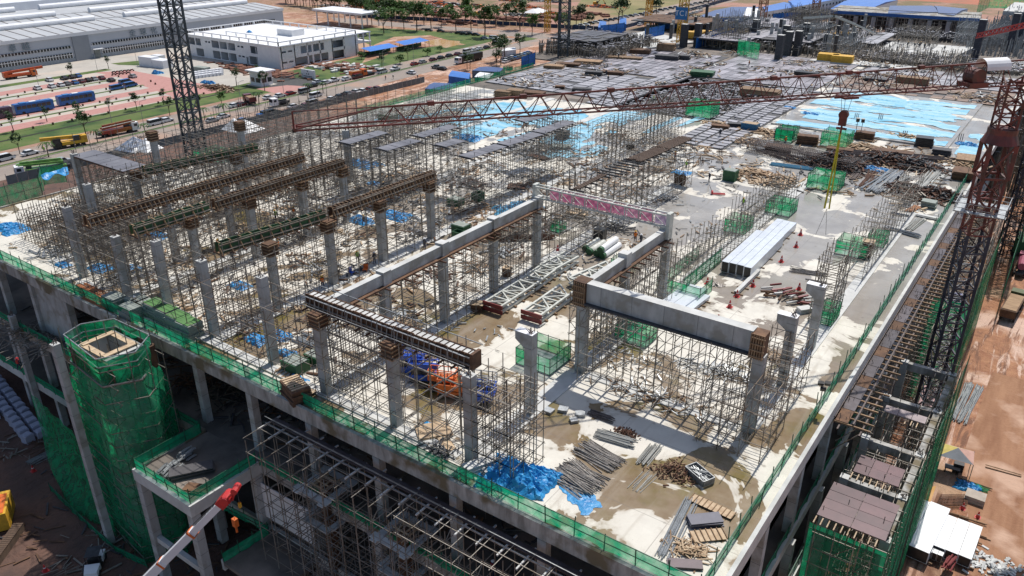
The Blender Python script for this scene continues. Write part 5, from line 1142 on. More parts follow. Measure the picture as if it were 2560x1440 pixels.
roof('site_shed', 'second navy roofed hall at the top right corner', ((2346, 32), (2385, 38), (2420, 22), (2335, 14)), 4, .6, M_roofnb)
roof('site_shed', 'bright blue box shelter by the entrance road', ((1121, 190), (1172, 197), (1176, 183), (1130, 176)), -14.6, .3, M_roofb, wall=M_bsheet, cat='shelter')
roof('site_shed', 'navy roofed shed right of the blue box shelter', ((1180, 176), (1250, 180), (1262, 170), (1215, 166)), -15.2, .5, M_roofnb, wall=M_hoard, cat='shed')
roof('site_shed', 'pale roofed cabin beside the blue box shelter', ((1186, 192), (1222, 196), (1235, 184), (1200, 180)), -15.6, .3, M_whited, wall=M_hoard, cat='cabin')
roof('site_shed', 'navy roofed low shed along the green net at the upper left edge', ((1062, 222), (1130, 226), (1150, 210), (1085, 206)), -15.8, .4, M_roofnb, wall=M_hoard, cat='shed')
roof('site_shed', 'small bright blue hut beside the road, left of the dark trees', ((1495, 68), (1515, 70), (1516, 54), (1500, 52)), -13.5, .2, M_roofb, wall=M_bsheet, cat='hut')
roof('site_shed', 'second bright blue hut beside the far road', ((1548, 58), (1566, 60), (1566, 45), (1550, 43)), -13.5, .2, M_roofb, wall=M_bsheet, cat='hut')
roof('site_office', 'long white roofed canopy by the parked motorcycles', ((1254, 128), (1290, 124), (1288, 118), (1262, 120)), -14.5, .2, M_whited, cat='canopy')
# blue hoarding lines and netting in the far decks
for lab, pl in (('bright blue scaffold netting running up to the office blocks', ((1738, 122), (1768, 112))), ('bright blue netting wall left of the dark top centre mast', ((1303, 172), (1338, 160))), ('bright blue netting wall beside the rust red mast', ((1760, 108), (1875, 66))), ('bright blue netting band before the yellow TC1 mast', ((1645, 72), (1875, 66))), ('bright blue netting band in front of the far mast', ((1870, 82), (1935, 66)))):
    net_fence('blue_netting', lab, [tuple(P(x, y, 0))[:2] for x, y in pl], 3.5, M_bsheet, 5, z=0, extra=1)
for i, (x0, x1, y0, y1, h) in enumerate(((-108, -98, 264, 276, 6), (-112, -98, 284, 296, 8), (-92, -80, 300, 314, 9), (-70, -62, 264, 284, 6), (-56, -44, 296, 306, 7), (-40, -26, 310, 330, 8), (-100, -88, 318, 332, 8), (-84, -74, 280, 292, 7))):
    SC(f'far scaffold block rising over the upper decks, {nth(i)} of eight', x0, x1, y0, y1, h, 2.4, 2.4, 2.2, var=2, th=.13, m=M_galv if i % 2 else M_steel)
for i, pl in enumerate((((1775, 118), (1840, 100)), ((1610, 100), (1660, 90)), ((1930, 60), (2010, 52)), ((1500, 92), (1560, 84)), ((2010, 60), (2070, 48)))):
    net_fence('blue_netting', f'short run of blue netting among the far decks, {nth(i)} of five', [tuple(P(x, y, 0))[:2] for x, y in pl], 4, M_bsheet, 5, extra=1)
net_fence('green_screen', 'green netting screen among the far decks, upper right of centre', [tuple(P(x, y, 0))[:2] for x, y in ((1842, 138), (1895, 150))], 5, M_netl, 3)
net_fence('green_screen', 'bright green netting at the top right corner', [tuple(P(x, y, -2))[:2] for x, y in ((2440, 36), (2470, 20), (2560, 22))], 9, M_netl, 8, z=-2)
obj('orange_earth_strip', MB().poly([tuple(P(x, y, GZ + .03)) for x, y in ((2190, -2), (2330, 4), (2560, 20), (2560, 2), (2150, -20))]), mat('orange_netting', (.45, .14, .07), (.30, .13, .08), .08, .9), kind='structure')
slab('far_slab', -36, 30, 400, 440, 4, M_concp, 1.5)
# ================================================================ materials and gear lying on the deck
def bundle(name, label, pa, pb, width, n, m, r=.05, z=0, layers=2, jit=.15, cat='pipes', group=None, stagger=.4):
    """n poles lying from pa to pb (pixels), spread over width metres; each pole a part"""
    a, c = P(*pa, z), P(*pb, z); d = c - a; L = d.length; t = thing(name, label, cat, tuple((a + c) / 2)); t.rotation_euler = (0, 0, math.atan2(d.y, d.x))
    pm = mesh('pole', MB().tube((-L / 2, 0, 0), (L / 2, 0, 0), r, 5), m)
    for k in range(n):
        ly = k % layers; o = obj('pole', pm, None, t); o.location = (rnd.uniform(-stagger, stagger), rnd.uniform(-width / 2, width / 2) * (1 - ly * .15), r + ly * 2 * r + rnd.random() * .03)
        o.rotation_euler = (0, rnd.uniform(-.01, .01), rnd.uniform(-jit, jit))
    return t
def stack(name, label, p, sz, nl, m, rz=0, z=0, cat='timber stack', gap=.03, plank=None, jit=.1):
    """stack of boards: nl layers"""
    c = P(*p, z); t = thing(name, label, cat, tuple(c), rz); h = sz[2] / nl
    for k in range(nl):
        obj(plank or 'board', MB().cbox((rnd.uniform(-jit, jit), rnd.uniform(-jit, jit), h * (k + .5)), (sz[0], sz[1], h - gap), rnd.uniform(-jit * .3, jit * .3)), m, t)
    return t
def heap(name, label, p, sx, sy, n, L, m, z=0, th=.08, h=.5, m2=None, cat='scrap heap', ang=None):
    """loose heap of sticks or bars"""
    c = P(*p, z); t = thing(name, label, cat, tuple(c)); A = MB(); B = MB()
    for k in range(n):
        x, y = rnd.gauss(0, sx / 3), rnd.gauss(0, sy / 3); zz = max(.04, h * math.exp(-(x / sx * 2) ** 2 - (y / sy * 2) ** 2) * rnd.random()); a0 = rnd.uniform(0, 3.14) if ang is None else rnd.gauss(ang, .25); l = L * rnd.uniform(.4, 1) / 2
        dx, dy = l * math.cos(a0), l * math.sin(a0); w0 = th * rnd.uniform(.7, 1.8)
        (B if m2 and rnd.random() < .4 else A).bar((x - dx, y - dy, zz), (x + dx, y + dy, max(.04, zz + rnd.uniform(-.2, .3))), w0, w0 * .6, True)
    obj('piece', A, m, t, kind='stuff')
    if B.v: obj('piece', B, m2, t, kind='stuff')
    return t
def tarp_heap(label, p, sx, sy, h, z=0, m=None, rz=0, sd=None, cat='tarpaulin'):
    c = P(*p, z); sd = sd or rnd.random() * 90; t = MB(); n = 46
    def fn(u, v):
        x, y = (u - .5) * 2, (v - .5) * 2; r = math.hypot(x, y); a = math.atan2(y, x); k = 1 + .35 * noise.noise(Vector((math.cos(a) * 1.6, math.sin(a) * 1.6, sd)))
        X, Y = x * sx / 2 * k, y * sy / 2 * k; w0 = noise.noise(Vector((X * .9, Y * .9, sd))); e = max(0, 1 - max(abs(x), abs(y)) ** 4)
        rid = 1 - abs(noise.noise(Vector((X * 1.8, Y * 1.8, sd + 4)))) * 2; rid2 = 1 - abs(noise.noise(Vector((X * 4.2, Y * 4.2, sd + 7)))) * 2
        q = Vector((X + .25 * noise.noise(Vector((X * 2, Y * 2, sd + 20))), Y + .25 * noise.noise(Vector((X * 2, Y * 2, sd + 30))), .03 + e * h * (.35 + .55 * w0 + .38 * rid + .22 * rid2))); q.z = max(.02, q.z); return Matrix.Rotation(rz, 3, 'Z') @ q + c
    t.grid(fn, n, n); return obj('tarpaulin', t, m or M_tarp, label=label, cat=cat)
tarp_heap('big crumpled bright blue tarpaulin heap by the front netting', (1290, 1195), 6.0, 4.2, 1.25, rz=.3)
tarp_heap('smaller blue tarpaulin lump joined to the pipes, right of the big heap', (1368, 1200), 2.2, 2.4, .7)
tarp_heap('blue tarpaulin corner tucked behind the aluminium planks', (1237, 1160), 2.0, 1.6, .7)
tarp_heap('blue tarpaulin stretched over a long pile at the end of the long pale beam', (1297, 522), 9, 3.6, 1.1, rz=1.1, m=mat('sky_blue_tarp', (.10, .38, .58), (.06, .28, .48), .5, .5, bump=.3))
for p, s, lab in (((985, 540), 5.5, 'bright blue tarpaulin heap under the nearest brown beam form'), ((905, 552), 4.5, 'flatter blue tarpaulin heap left of the bright one under the beam form'), ((905, 412), 7, 'wide blue tarpaulin heap between the second form and the plywood tables'), ((395, 590), 3.5, 'blue tarpaulin by the free column near the left form'), ((250, 672), 3.5, 'blue tarpaulin in front of the farthest left free column'), ((158, 663), 2.2, 'small blue tarpaulin on the white front strip at far left'), ((640, 850), 3.2, 'blue tarpaulin behind the middle free column'), ((700, 840), 3, 'blue tarpaulin right of the middle free column'), ((330, 672), 3, 'blue tarpaulin beside concrete planks at left'), ((600, 715), 3, 'blue tarpaulin on wet floor under the nearest form'), ((745, 950), 2.2, 'small blue tarpaulin near the stacked green boxes at the front'), ((715, 885), 2.2, 'pale blue tarpaulin scrap near the front upstand'), ((25, 572), 6, 'blue tarpaulin heap on the bare slab at the far left edge'), ((1170, 345), 6, 'dark teal covered stack under the tables below the jib'), ((2026, 288), 6, 'blue covered mound on the light blue sheeted slab'), ((1972, 270), 3, 'small blue covered bundle behind the mound on the sheeted slab'), ((2418, 362), 4, 'blue tarpaulin by the black crates near the crane'), ((2190, 425), 4.5, 'blue tarpaulin between the dark scrap heaps'), ((510, 400), 4, 'blue green tarpaulin among the left scaffolding'), ((935, 460), 2.5, 'blue scraps between the two brown forms')):
    tarp_heap(lab, p, s, s * .62, .25 * s ** .5)
t = tarp_heap('thin blue sheet lying flat beneath the stack of poles', (1445, 1235), 4.6, 2.0, .06, rz=-.5)
tarp_heap('blue tarpaulin on the red earth beside a flat crate', (2418, 1218), 3.0, 2.2, .6, z=LZ); tarp_heap('small green tarpaulin next to the blue one on the red earth', (2452, 1222), 1.8, 1.2, .4, z=LZ, m=M_netl)
# poles in the foreground
M_pipe = mat('used_scaffold_tube', (.20, .17, .15), (.38, .36, .33), 3, .6, .3, rnd_v=.35); M_pipeg = mat('pale_tube', (.45, .45, .42), (.34, .33, .30), 3, .5, .3, rnd_v=.2)
bundle('tube_pile', 'big fanned pile of used scaffold tubes right of the blue heap, nearer half', (1400, 1172), (1488, 1226), 3.6, 80, M_pipe, .045, layers=4, jit=.22)
bundle('tube_pile', 'big pile of used scaffold tubes, farther half touching the nearer one', (1456, 1118), (1538, 1168), 2.7, 70, M_pipe, .045, layers=4, jit=.12)
bundle('tube_pile', 'shorter pile of grey tubes behind the two big tube piles', (1496, 1086), (1582, 1112), 1.7, 40, M_pipeg, .045, layers=3, jit=.08)
bundle('tube_pile', 'small stack of pale tubes pointing away, right of the tube piles', (1605, 1160), (1640, 1118), 1.2, 22, M_pipeg, .045, layers=3, jit=.05)
bundle('tube_pile', 'loose thin pale rods spread on the white floor', (1590, 1222), (1628, 1182), 1.2, 9, M_pipeg, .03, layers=1, jit=.08)
bundle('tube_pile', 'long straight bundle of silver tubes at the bottom, beside timber panels', (1662, 1395), (1730, 1255), 1.5, 30, M_galv, .045, layers=2, jit=.012)
bundle('tube_pile', 'dark scattered tubes in the shadow of the big beam', (1480, 1035), (1530, 1052), 1.0, 16, M_rebar, .05, jit=.1)
heap('rusty_pile', 'small dark heap of rusty clamps behind the grey tubes', (1565, 1085), 2.0, 1.0, 90, .35, M_rust, th=.09, h=.35)
bundle('tube_pile', 'rusty tubes lying near the right end of the ladder truss pair', (1980, 675), (2065, 690), 1.5, 16, M_pipe, .045, jit=.2)
bundle('tube_pile', 'thin rusty tubes lying on the floor before the slim scaffold tower', (2020, 702), (2075, 712), .9, 8, M_pipe, .045, jit=.1)
bundle('tube_pile', 'bundle of dark tubes beside the slim scaffold on the right edge', (2232, 535), (2270, 543), 1.2, 16, M_galv, .06, jit=.05)
bundle('tube_pile', 'grey tubes lying across the upstand near the right netting', (2215, 572), (2298, 592), 1.6, 18, M_galv, .06, jit=.16)
bundle('tube_pile', 'two short bundles of pale profiles near the right netting', (2268, 575), (2300, 548), 1.6, 12, M_pipeg, .07, jit=.03)
bundle('tube_pile', 'long fan of grey steel profiles in the store area, left bundle', (2170, 480), (2240, 430), 3.5, 30, M_galv, .11, layers=2, jit=.10)
bundle('tube_pile', 'long fan of grey steel profiles in the store area, right bundle', (2200, 478), (2262, 442), 3.0, 18, M_pipeg, .11, layers=2, jit=.12)
bundle('tube_pile', 'bundle of rusty bars lying left of the grey profiles', (2130, 450), (2160, 412), 1.8, 24, M_rebar, .06, layers=3, jit=.04)
bundle('tube_pile', 'second bundle of rusty bars beside the yellow strap', (2155, 470), (2185, 430), 1.8, 20, M_rust, .06, layers=3, jit=.08)
bundle('rebar_bundle', 'very long dark steel bars lying across the store area behind the scrap heaps', (2122, 385), (2360, 402), 4.0, 60, M_rebar, .09, layers=3, jit=.02, stagger=4)
bundle('rebar_bundle', 'dark steel bars with pale ends at the left of the reinforcement cage', (1915, 378), (1975, 398), 4.5, 26, M_rebar, .07, jit=.01, stagger=2)
bundle('tube_pile', 'grey profiles piled beside the brown containers by the crane', (2300, 478), (2345, 430), 3, 22, M_pipeg, .1, layers=2, jit=.05)
bundle('tube_pile', 'pale blue bars lying in the wet area behind the open scaffold', (1930, 412), (2030, 425), 2.0, 22, mat('bluish_bar', (.12, .32, .45), (.2, .4, .5), 1, .5), .08, jit=.02)
bundle('tube_pile', 'pale bars on the red earth right of the netted scaffold', (2392, 1055), (2435, 965), 2.4, 26, M_galv, .09, z=LZ, layers=2, jit=.06)
bundle('tube_pile', 'dark tubes under the long pale beam, between two columns', (1250, 600), (1380, 595), 2, 26, M_rust, .08, layers=3, jit=.03)
bundle('tube_pile', 'rusty tubes in the bay behind the nearest form', (1015, 575), (1075, 590), 1.5, 12, M_pipe, .05, jit=.2)
bundle('tube_pile', 'grey profiles on the wet floor left of the ribbed front beam', (750, 845), (790, 862), 2.0, 14, M_galv, .1, jit=.02)
bundle('tube_pile', 'rusty bar rack on the front strip left of the ribbed beam', (720, 930), (800, 890), 1.4, 18, M_rust, .06, jit=.02)
for i, (a, c) in enumerate((((200, 718), (268, 752)), ((225, 742), (280, 765)))): bundle('plank_pile', f'orange rusty planks by the far front netting, {"upper" if i == 0 else "lower"} row', a, c, 2.2, 24, mat('orange_rust', (.42, .16, .06), (.3, .12, .06), 2, .8, rnd_v=.3), .09, jit=.02)
bundle('bar_pile', 'pale rods on the dark ground left of the tower', (80, 1160), (125, 1135), 2, 20, M_galv, .06, z=LZ, jit=.15)
# aluminium walkway sections left of the big blue heap
for i, (p, w0) in enumerate((((1218, 1168), 1.0), ((1250, 1182), .7))):
    stack('metal_plank_stack', ('white topped stack of metal planks left of the blue heap', 'narrow stack of ribbed metal planks against the blue heap')[i], p, (4.2 if i == 0 else 3.2, w0, .8), 6, M_concp if i == 0 else M_galv, rz=1.15, cat='plank stack', plank='plank')
# ladder trusses lying on the deck
def lying_truss(label, pa, pb, red_end=True):
    a, c = P(*pa, 0), P(*pb, 0); d = c - a; L = d.length; t = thing('steel_truss', label, 'truss', tuple((a + c) / 2), math.atan2(d.y, d.x), 'white lattice trusses lying on the deck')
    for ly in range(2):
        b = MB(); w0 = 1.15; z = .35 + ly * .75
        for s in (-w0, w0): b.bar((-L / 2, s, z), (L / 2, s, z), .26, .26, True)
        n = max(3, int(L / 1.7))
        for k in range(n):
            x = -L / 2 + k * L / n; b.bar((x, -w0, z + .02), (x, w0, z + .02), .2, .2); s = w0 if k % 2 else -w0; b.bar((x, -s, z), (x + L / n, s, z), .17)
        obj('layer', b, M_white_st, t)
    b = MB()
    for k in range(4): x = -L / 2 + (k + .5) * L / 4; b.bar((x, -1.6, .12), (x, 1.6, .12), .2, .2, True)
    obj('sleeper', b, M_timber, t, kind='stuff')
    if red_end: obj('end_plate', MB().box(-L / 2 - .25, -L / 2 - .1, -1.5, 1.3, .2, .7).box(-L / 2 - .25, -L / 2 - .1, -1.5, 1.3, .85, 1.35), mat('dark_red_steel', (.20, .03, .03), None, 2, .5), t)
lying_truss('white ladder truss with dark red end, nearest of the left string', (1232, 782), (1315, 728)); lying_truss('white ladder truss in the middle of the left string', (1318, 726), (1368, 690), False); lying_truss('white ladder truss at the far end of the left string', (1368, 688), (1428, 655), False)
lying_truss('white ladder truss with dark red end, nearest of the right string', (1328, 805), (1420, 738)); lying_truss('white ladder truss at the far end of the right string, partly behind the big beam', (1440, 722), (1532, 680), False)
# white hollow box beams
def box_beams(label, pa, pb, n, w0, h, z=0, ends=True, m=None, name='box_beam_stack'):
    a, c = P(*pa, z), P(*pb, z); d = c - a; L = d.length; t = thing(name, label, 'steel beams', tuple((a + c) / 2), math.atan2(d.y, d.x))
    for k in range(n):
        o = rnd.uniform(-.15, .15); y = (k - (n - 1) / 2) * (w0 + .04); B = MB(); B.box(-L / 2 + o, L / 2 + o, y - w0 / 2, y + w0 / 2, .15, .15 + h); obj('beam', B, m or M_white, t)
        if ends: obj('open_end', MB().box(-L / 2 + o - .015, -L / 2 + o - .003, y - w0 / 2 + .06, y + w0 / 2 - .06, .21, .09 + h), M_black, t)
    b = MB()
    for k in range(4): x = -L / 2 + (k + .3) * L / 4; b.bar((x, -n * w0 / 2 - .5, .07), (x, n * w0 / 2 + .5, .07), .14, .14, True)
    obj('sleeper', b, M_timber, t, kind='stuff'); return t
M_wsteel = mat('white_galvanised', (.66, .70, .74), (.56, .60, .66), .8, .35, .3)
box_beams('front stack of long white box beams with black open ends', (1838, 690), (1922, 608), 4, .95, 1.5, m=M_wsteel); box_beams('rear stack of long white box beams directly behind the front one', (1905, 625), (1965, 568), 3, .95, .9, ends=False, m=M_wsteel)
box_beams('single pale box profile lying before the white box beams', (1838, 740), (1895, 684), 1, .5, .45, m=M_concp)
box_beams('pair of short white box beams behind the big beam', (1682, 772), (1742, 728), 2, 1.4, .6, ends=False, m=M_wsteel); box_beams('short white box beam lying beside the pair behind the big beam', (1712, 782), (1760, 745), 1, 1.5, .4, ends=False, m=M_wsteel)
box_beams('large white stack of channel beams on the red earth, left half', (2262, 1392), (2318, 1282), 2, 2.2, 1.6, z=LZ + .2, m=M_white, name='channel_stack'); box_beams('narrow galvanised beams in the middle of the white stack', (2325, 1400), (2362, 1320), 4, .5, 1.0, z=LZ + .2, m=M_galv, name='channel_stack'); box_beams('right part of the white beam stack on the red earth', (2372, 1405), (2402, 1325), 3, 1.3, 1.3, z=LZ + .2, m=M_white, name='channel_stack')
bundle('red_bars', 'bundle of dark red struts at the near end of the white stack', (2368, 1425), (2384, 1402), 1.4, 12, MATS['dark_red_steel'], .1, z=LZ + 1, layers=3, jit=.1)
# green bins, boxes, cages
def netcage(label, p, sx, sy, h, rz=0, z=0, top=False):
    c = P(*p, z); t = thing('netted_cage', label, 'netted cage', tuple(c), rz); a, b_ = sx / 2, sy / 2; q = [(-a, -b_), (a, -b_), (a, b_), (-a, b_)]
    for i in range(4):
        u0, v0 = Vector((*q[i], 0)), Vector((*q[(i + 1) % 4], 0)); obj('net', MB().grid(lambda u, v: u0.lerp(v0, u) + Vector((0, 0, .1 + (h - .1) * v - .15 * math.sin(u * 3.14) * v)), 6, 3), M_netl, t)
    b = MB()
    for i in range(4):
        for k in range(3): s = Vector((*q[i], 0)).lerp(Vector((*q[(i + 1) % 4], 0)), k / 3); b.bar(s, s + Vector((0, 0, h + rnd.random() * .4)), .06)
        for z0 in (.15, h * .5, h): b.bar((*q[i], z0), (*q[(i + 1) % 4], z0), .06)
    obj('frame', b, M_pole, t, kind='stuff'); obj('floor', MB().box(-a, a, -b_, b_, .02, .08), M_galv, t)
for p, sx, sy, h, lab in (((1358, 905), 4.2, 4.0, 2.0, 'light green netted enclosure round a floor opening behind the corbelled column'), ((1588, 848), 3.8, 2.6, 1.7, 'green netted cage under the big grey beam'), ((1558, 668), 2.6, 2.2, 1.3, 'green netted cage between the ladder trusses and the short beam'), ((1952, 530), 3.8, 3.6, 2.0, 'green netted opening at the end of the jack head scaffold row'), ((1845, 575), 3.0, 3.6, 2.0, 'green netting bay inside the jack head scaffold row'), ((2132, 632), 4.0, 3.6, 2.0, 'green netted opening beside the brown drum at right'), ((2192, 610), 2.2, 3, 1.8, 'small green netted corner behind the brown drum'), ((2068, 800), 1.7, 3.4, 1.9, 'narrow green netted bay at the foot of the slim scaffold tower'), ((2062, 468), 5.0, 4.5, 2.6, 'bright green netted cage reflected in the wet floor, store area'), ((2090, 362), 5, 5, 2.8, 'green netted cage left of the yellow strap, far side of the store'), ((1965, 350), 3.5, 4, 2.6, 'small green netted cage beside a black box in the store area'), ((1755, 288), 6, 5, 3.2, 'green netted cage at the corner of the light blue sheeting'), ((1395, 578), 1.8, 1.6, 1.4, 'small dark green bin near the white ducts'), ((545, 395), 8, 5, 1.4, 'green netting bay among the far left scaffolding'), ((1270, 175), 2, 2, 1, 'tiny green crate by the dark trees')):
    netcage(lab, p, sx, sy, h, .0)
net_fence('safety_net', 'green netting hung along the jack head scaffold row', [(-34.1, 84), (-34.1, 96)], 2.2, M_netl, 2)
net_fence('safety_net', 'green netting folded round the near end of the jack head scaffold row', [(-37.3, 96), (-37.3, 83.6), (-31.6, 83.4), (-31.6, 87)], 1.8, M_netl, 2)
M_gbin = mat('green_bin', (.03, .12, .045), (.02, .08, .035), 2, .6)
def bin_(label, p, s, h, m=M_gbin, rz=0, full=None, z=0, name='skip_bin', cat='bin'):
    c = P(*p, z); t = thing(name, label, cat, tuple(c), rz); a, w0 = s[0] / 2, s[1] / 2
    obj('body', MB().box(-a, a, -w0, -w0 + .08, 0, h).box(-a, a, w0 - .08, w0, 0, h).box(-a, -a + .08, -w0 + .08, w0 - .08, 0, h).box(a - .08, a, -w0 + .08, w0 - .08, 0, h).box(-a + .08, a - .08, -w0 + .08, w0 - .08, 0, .08), m, t)
    obj('rim', MB().box(-a - .04, a + .04, -w0 - .04, -w0 - .003, h - .12, h).box(-a - .04, a + .04, w0 + .003, w0 + .04, h - .12, h), m, t)
    if full: obj('contents', MB().cbox((0, 0, h * .8), (s[0] - .2, s[1] - .2, h * .5), 0), full, t)
M_block = mat('stacked_blocks', (.30, .33, .30), (.22, .25, .22), 3, .8)
for p, s, h, f, lab in (((1140, 512), (2.2, 1.8), 1.1, M_block, 'green topped bin of blocks in the bay right of the nearest form'), ((1195, 500), (1.6, 1.6), 1.3, None, 'small dark green bin behind the block bin'), ((1153, 590), (2.3, 1.7), 1.8, M_block, 'tall green topped block stack beside the long pale beam'), ((1147, 602), (1.5, 1.2), 1.5, None, 'open green bin in front of the tall block stack'), ((740, 925), (2.4, 1.8), 1.2, M_block, 'grey and green block stack behind the front formwork column'), ((790, 905), (2.0, 1.4), 1.0, M_block, 'smaller green block stack beside it, under the ribbed beam'), ((1825, 450), (2.2, 1.8), 1.8, M_block, 'dark green bin with white bags in the wet area'), ((1875, 325), (3.4, 2.2), 1.5, M_timbl, 'blue bin filled with orange scraps by the light blue sheeting'), ((970, 300), (4, 2.5), 1.3, M_block, 'dark bin among the far scaffolding left of the jib')):
    bin_(lab, p, s, h, full=f, m=M_gbin if 'blue bin' not in lab else mat('blue_bin', (.03, .16, .30), None, 2, .6))
for i, (px, py) in enumerate(((395, 790), (423, 805), (452, 822), (478, 838))):
    t = stack('block_stack', f'block stack with bright green cover along the front netting, {nth(i)} from the left', (px, py), (2.4, 1.9, 1.8), 6, M_block, cat='block stack', plank='block_layer'); t['group'] = 'green topped block stacks'
    obj('cover', MB().box(-1.1, 1.1, -.85, .85, 1.8, 1.86), mat('lime_cover', (.10, .24, .07), (.07, .17, .05), 1, .7), t)
for i, (px, py) in enumerate(((290, 765), (345, 770), (372, 782), (330, 790))): stack('block_stack', f'grey block stack without a cover on the front strip, {nth(i)} from the left', (px, py), (2.4, 1.8, 1.4), 5, M_block, cat='block stack', plank='block_layer')
# chemical ducts wrapped in foil
for i, (a, c, r0) in enumerate((((1462, 622), (1495, 600), .42), ((1472, 630), (1510, 606), .45), ((1490, 634), (1535, 608), .45), ((1505, 640), (1548, 612), .45), ((1500, 626), (1540, 598), .45))):
    u, v = P(*a, r0 + (0 if i < 4 else .8)), P(*c, r0 + (0 if i < 4 else .8)); t = thing('wrapped_duct', f'foil wrapped pipe with green taped end by the banner truss, {nth(i)} of five', 'pipe', tuple(u)); obj('body', MB().tube((0, 0, 0), v - u, r0, 12), M_white_st if i < 3 else M_white, t); d = (v - u).normalized(); obj('taped_end', MB().tube(-d * .04, d * .5, r0 + .02, 12), M_gbin, t)
stack('black_box', 'black box behind the foil wrapped pipes', (1500, 596), (1.6, 1.2, 1.5), 1, M_black, cat='box', plank='side')
bundle('tube_pile', 'stack of dark bars between the banner truss and the green bin', (1340, 590), (1385, 560), 1.8, 18, M_rebar, .08, jit=.03)
stack('timber_stack', 'pale timber stack under the banner truss', (1440, 540), (3.2, 1.6, .7), 4, M_timbl, rz=.2); heap('steel_pile', 'dark steel scraps under the banner truss', (1535, 572), 7, 3, 110, 1.8, M_dark, h=.5)
# formwork panels at bottom right
def ribbed_form(label, p, L, W, rz, z=.15, face=None):
    c = P(*p, 0); t = thing('ribbed_formwork', label, 'formwork', (c.x, c.y, z), rz); obj('sheet', MB().box(-L / 2, L / 2, -W / 2, W / 2, 0, .03), face or M_timbl, t)
    n = int(L / .38)
    for k in range(n + 1): obj('batten', MB().box(-L / 2 + k * L / n - .03, -L / 2 + k * L / n + .03, -W / 2 - .05, W / 2 + .05, .033, .12), M_timber if face is None else M_pipe, t)
ribbed_form('pale ribbed timber panel lying crosswise at the head of the silver tubes', (1780, 1270), 3.6, .95, -.05)
ribbed_form('pale ribbed timber panel lying aslant under the grey sheet', (1770, 1342), 2.6, 1.2, .75)
ribbed_form('small ribbed timber panel half under splintered planks', (1738, 1380), 1.7, 1.0, .35)
t = stack('plywood_stack', 'grey blue plywood sheet stack on top of the ribbed panels', (1763, 1308), (2.6, 1.15, .5), 5, mat('slate_plywood', (.12, .12, .15), (.09, .09, .12), 1, .5), rz=.72, cat='plywood stack', plank='sheet')
t = stack('plywood_stack', 'purple brown plywood sheets at the bottom edge below the splintered planks', (1712, 1415), (2.4, .9, .25), 3, mat('purple_plywood', (.13, .09, .10), None, 1, .5), rz=.5, cat='plywood stack', plank='sheet')
heap('plank_heap', 'splintered pale planks heaped between the small panels', (1725, 1375), 2.6, 2.2, 70, 1.6, M_timbl, th=.07, h=.5, m2=M_timber)
heap('coupler_heap', 'rough heap of rusty short bars beside the silver frames', (1690, 1182), 2.8, 1.9, 260, .5, M_rust, th=.07, h=.6, m2=M_timber)
t = thing('frame_stack', 'crate of silver scaffold frames and braces on the white floor', 'scaffold frames', tuple(P(1748, 1195, 0)), -.45); b = MB()
for k in range(7):
    z = .1 + k * .09; b.bar((-1.15, -.6, z), (1.15, -.6, z), .06).bar((-1.15, .6, z), (1.15, .6, z), .06).bar((-1.15, -.6, z), (-1.15, .6, z), .06).bar((1.15, -.6, z), (1.15, .6, z), .06).bar((-1.15, -.6, z), (.4, .6, z), .05)
for k in range(40): b.bar((rnd.uniform(-1.1, -.3), rnd.uniform(-.5, .5), rnd.uniform(.1, .6)), (rnd.uniform(.3, 1.1), rnd.uniform(-.5, .5), rnd.uniform(.1, .6)), .045)
obj('frame', b, M_galv, t, kind='stuff')
for i, (p, s) in enumerate((((1372, 1030), 1), ((1410, 1028), 1), ((1452, 1037), 1), ((1432, 1055), .8))): stack('metal_box', f'small flat silver box on the wet brown floor, {nth(i)} of four', p, (.9 * s, .8 * s, .32), 1, M_galv, rz=.3 * i, cat='metal box', plank='case')
stack('plywood_sheets', 'big light plywood sheets leaning under the scaffold at the front', (1085, 1080), (3.0, 2.2, .3), 3, M_timbl, rz=.9, cat='plywood sheets', plank='sheet'); stack('plywood_sheets', 'light plywood sheet with a dark patch beside the front column', (1115, 1110), (2.4, 1.0, .2), 2, M_timbl, rz=-.5, cat='plywood sheets', plank='sheet')
heap('timber_heap', 'dark hollow pile of boards beneath the leaning plywood', (1105, 1128), 2.2, 1.2, 40, 1.2, M_dark, th=.12, h=.4)
t = stack('pallet_stack', 'stack of brown pallets with pale top planks behind the front netting', (742, 995), (3.0, 1.9, 1.7), 6, M_form, rz=-.3, cat='pallet stack', plank='pallet'); 
for k in range(7): obj('top_plank', MB().box(-1.35 + k * .4, -1.1 + k * .4, -.85, .85, 1.71, 1.77), M_timbl, t)
for i, (p, s, rz, lab) in enumerate((((1193, 775), (1.4, 1.1, .9), .4, 'wooden crate with pale slats beside the red ended truss'), ((1268, 690), (1.0, .9, 1.2), .2, 'dark crate with a pale timber lid behind the long beam'), ((770, 985), (1.2, .9, .3), .1, 'low tray behind the brown pallets'), ((2165, 640), (1.3, 1.2, 2.2), .1, 'brown drum like crate with a plywood lid by the netted opening'), ((1700, 460), (1.6, 1.4, 2.0), 0, 'dark crate with pale board lid at the end of the joist row'), ((2040, 610), (1, 1, .3), 0, 'x'))):
    if lab != 'x': t = stack('wooden_crate', lab, p, s, 4, M_form, rz=rz, cat='crate', plank='slat'); obj('lid', MB().box(-s[0] * .6, s[0] * .6, -s[1] * .6, s[1] * .6, s[2], s[2] + .06), M_timbl, t)
tarp_heap('blue cover on the dark crate by the joist row', (1703, 432), 3, 2, .3, z=2.2)
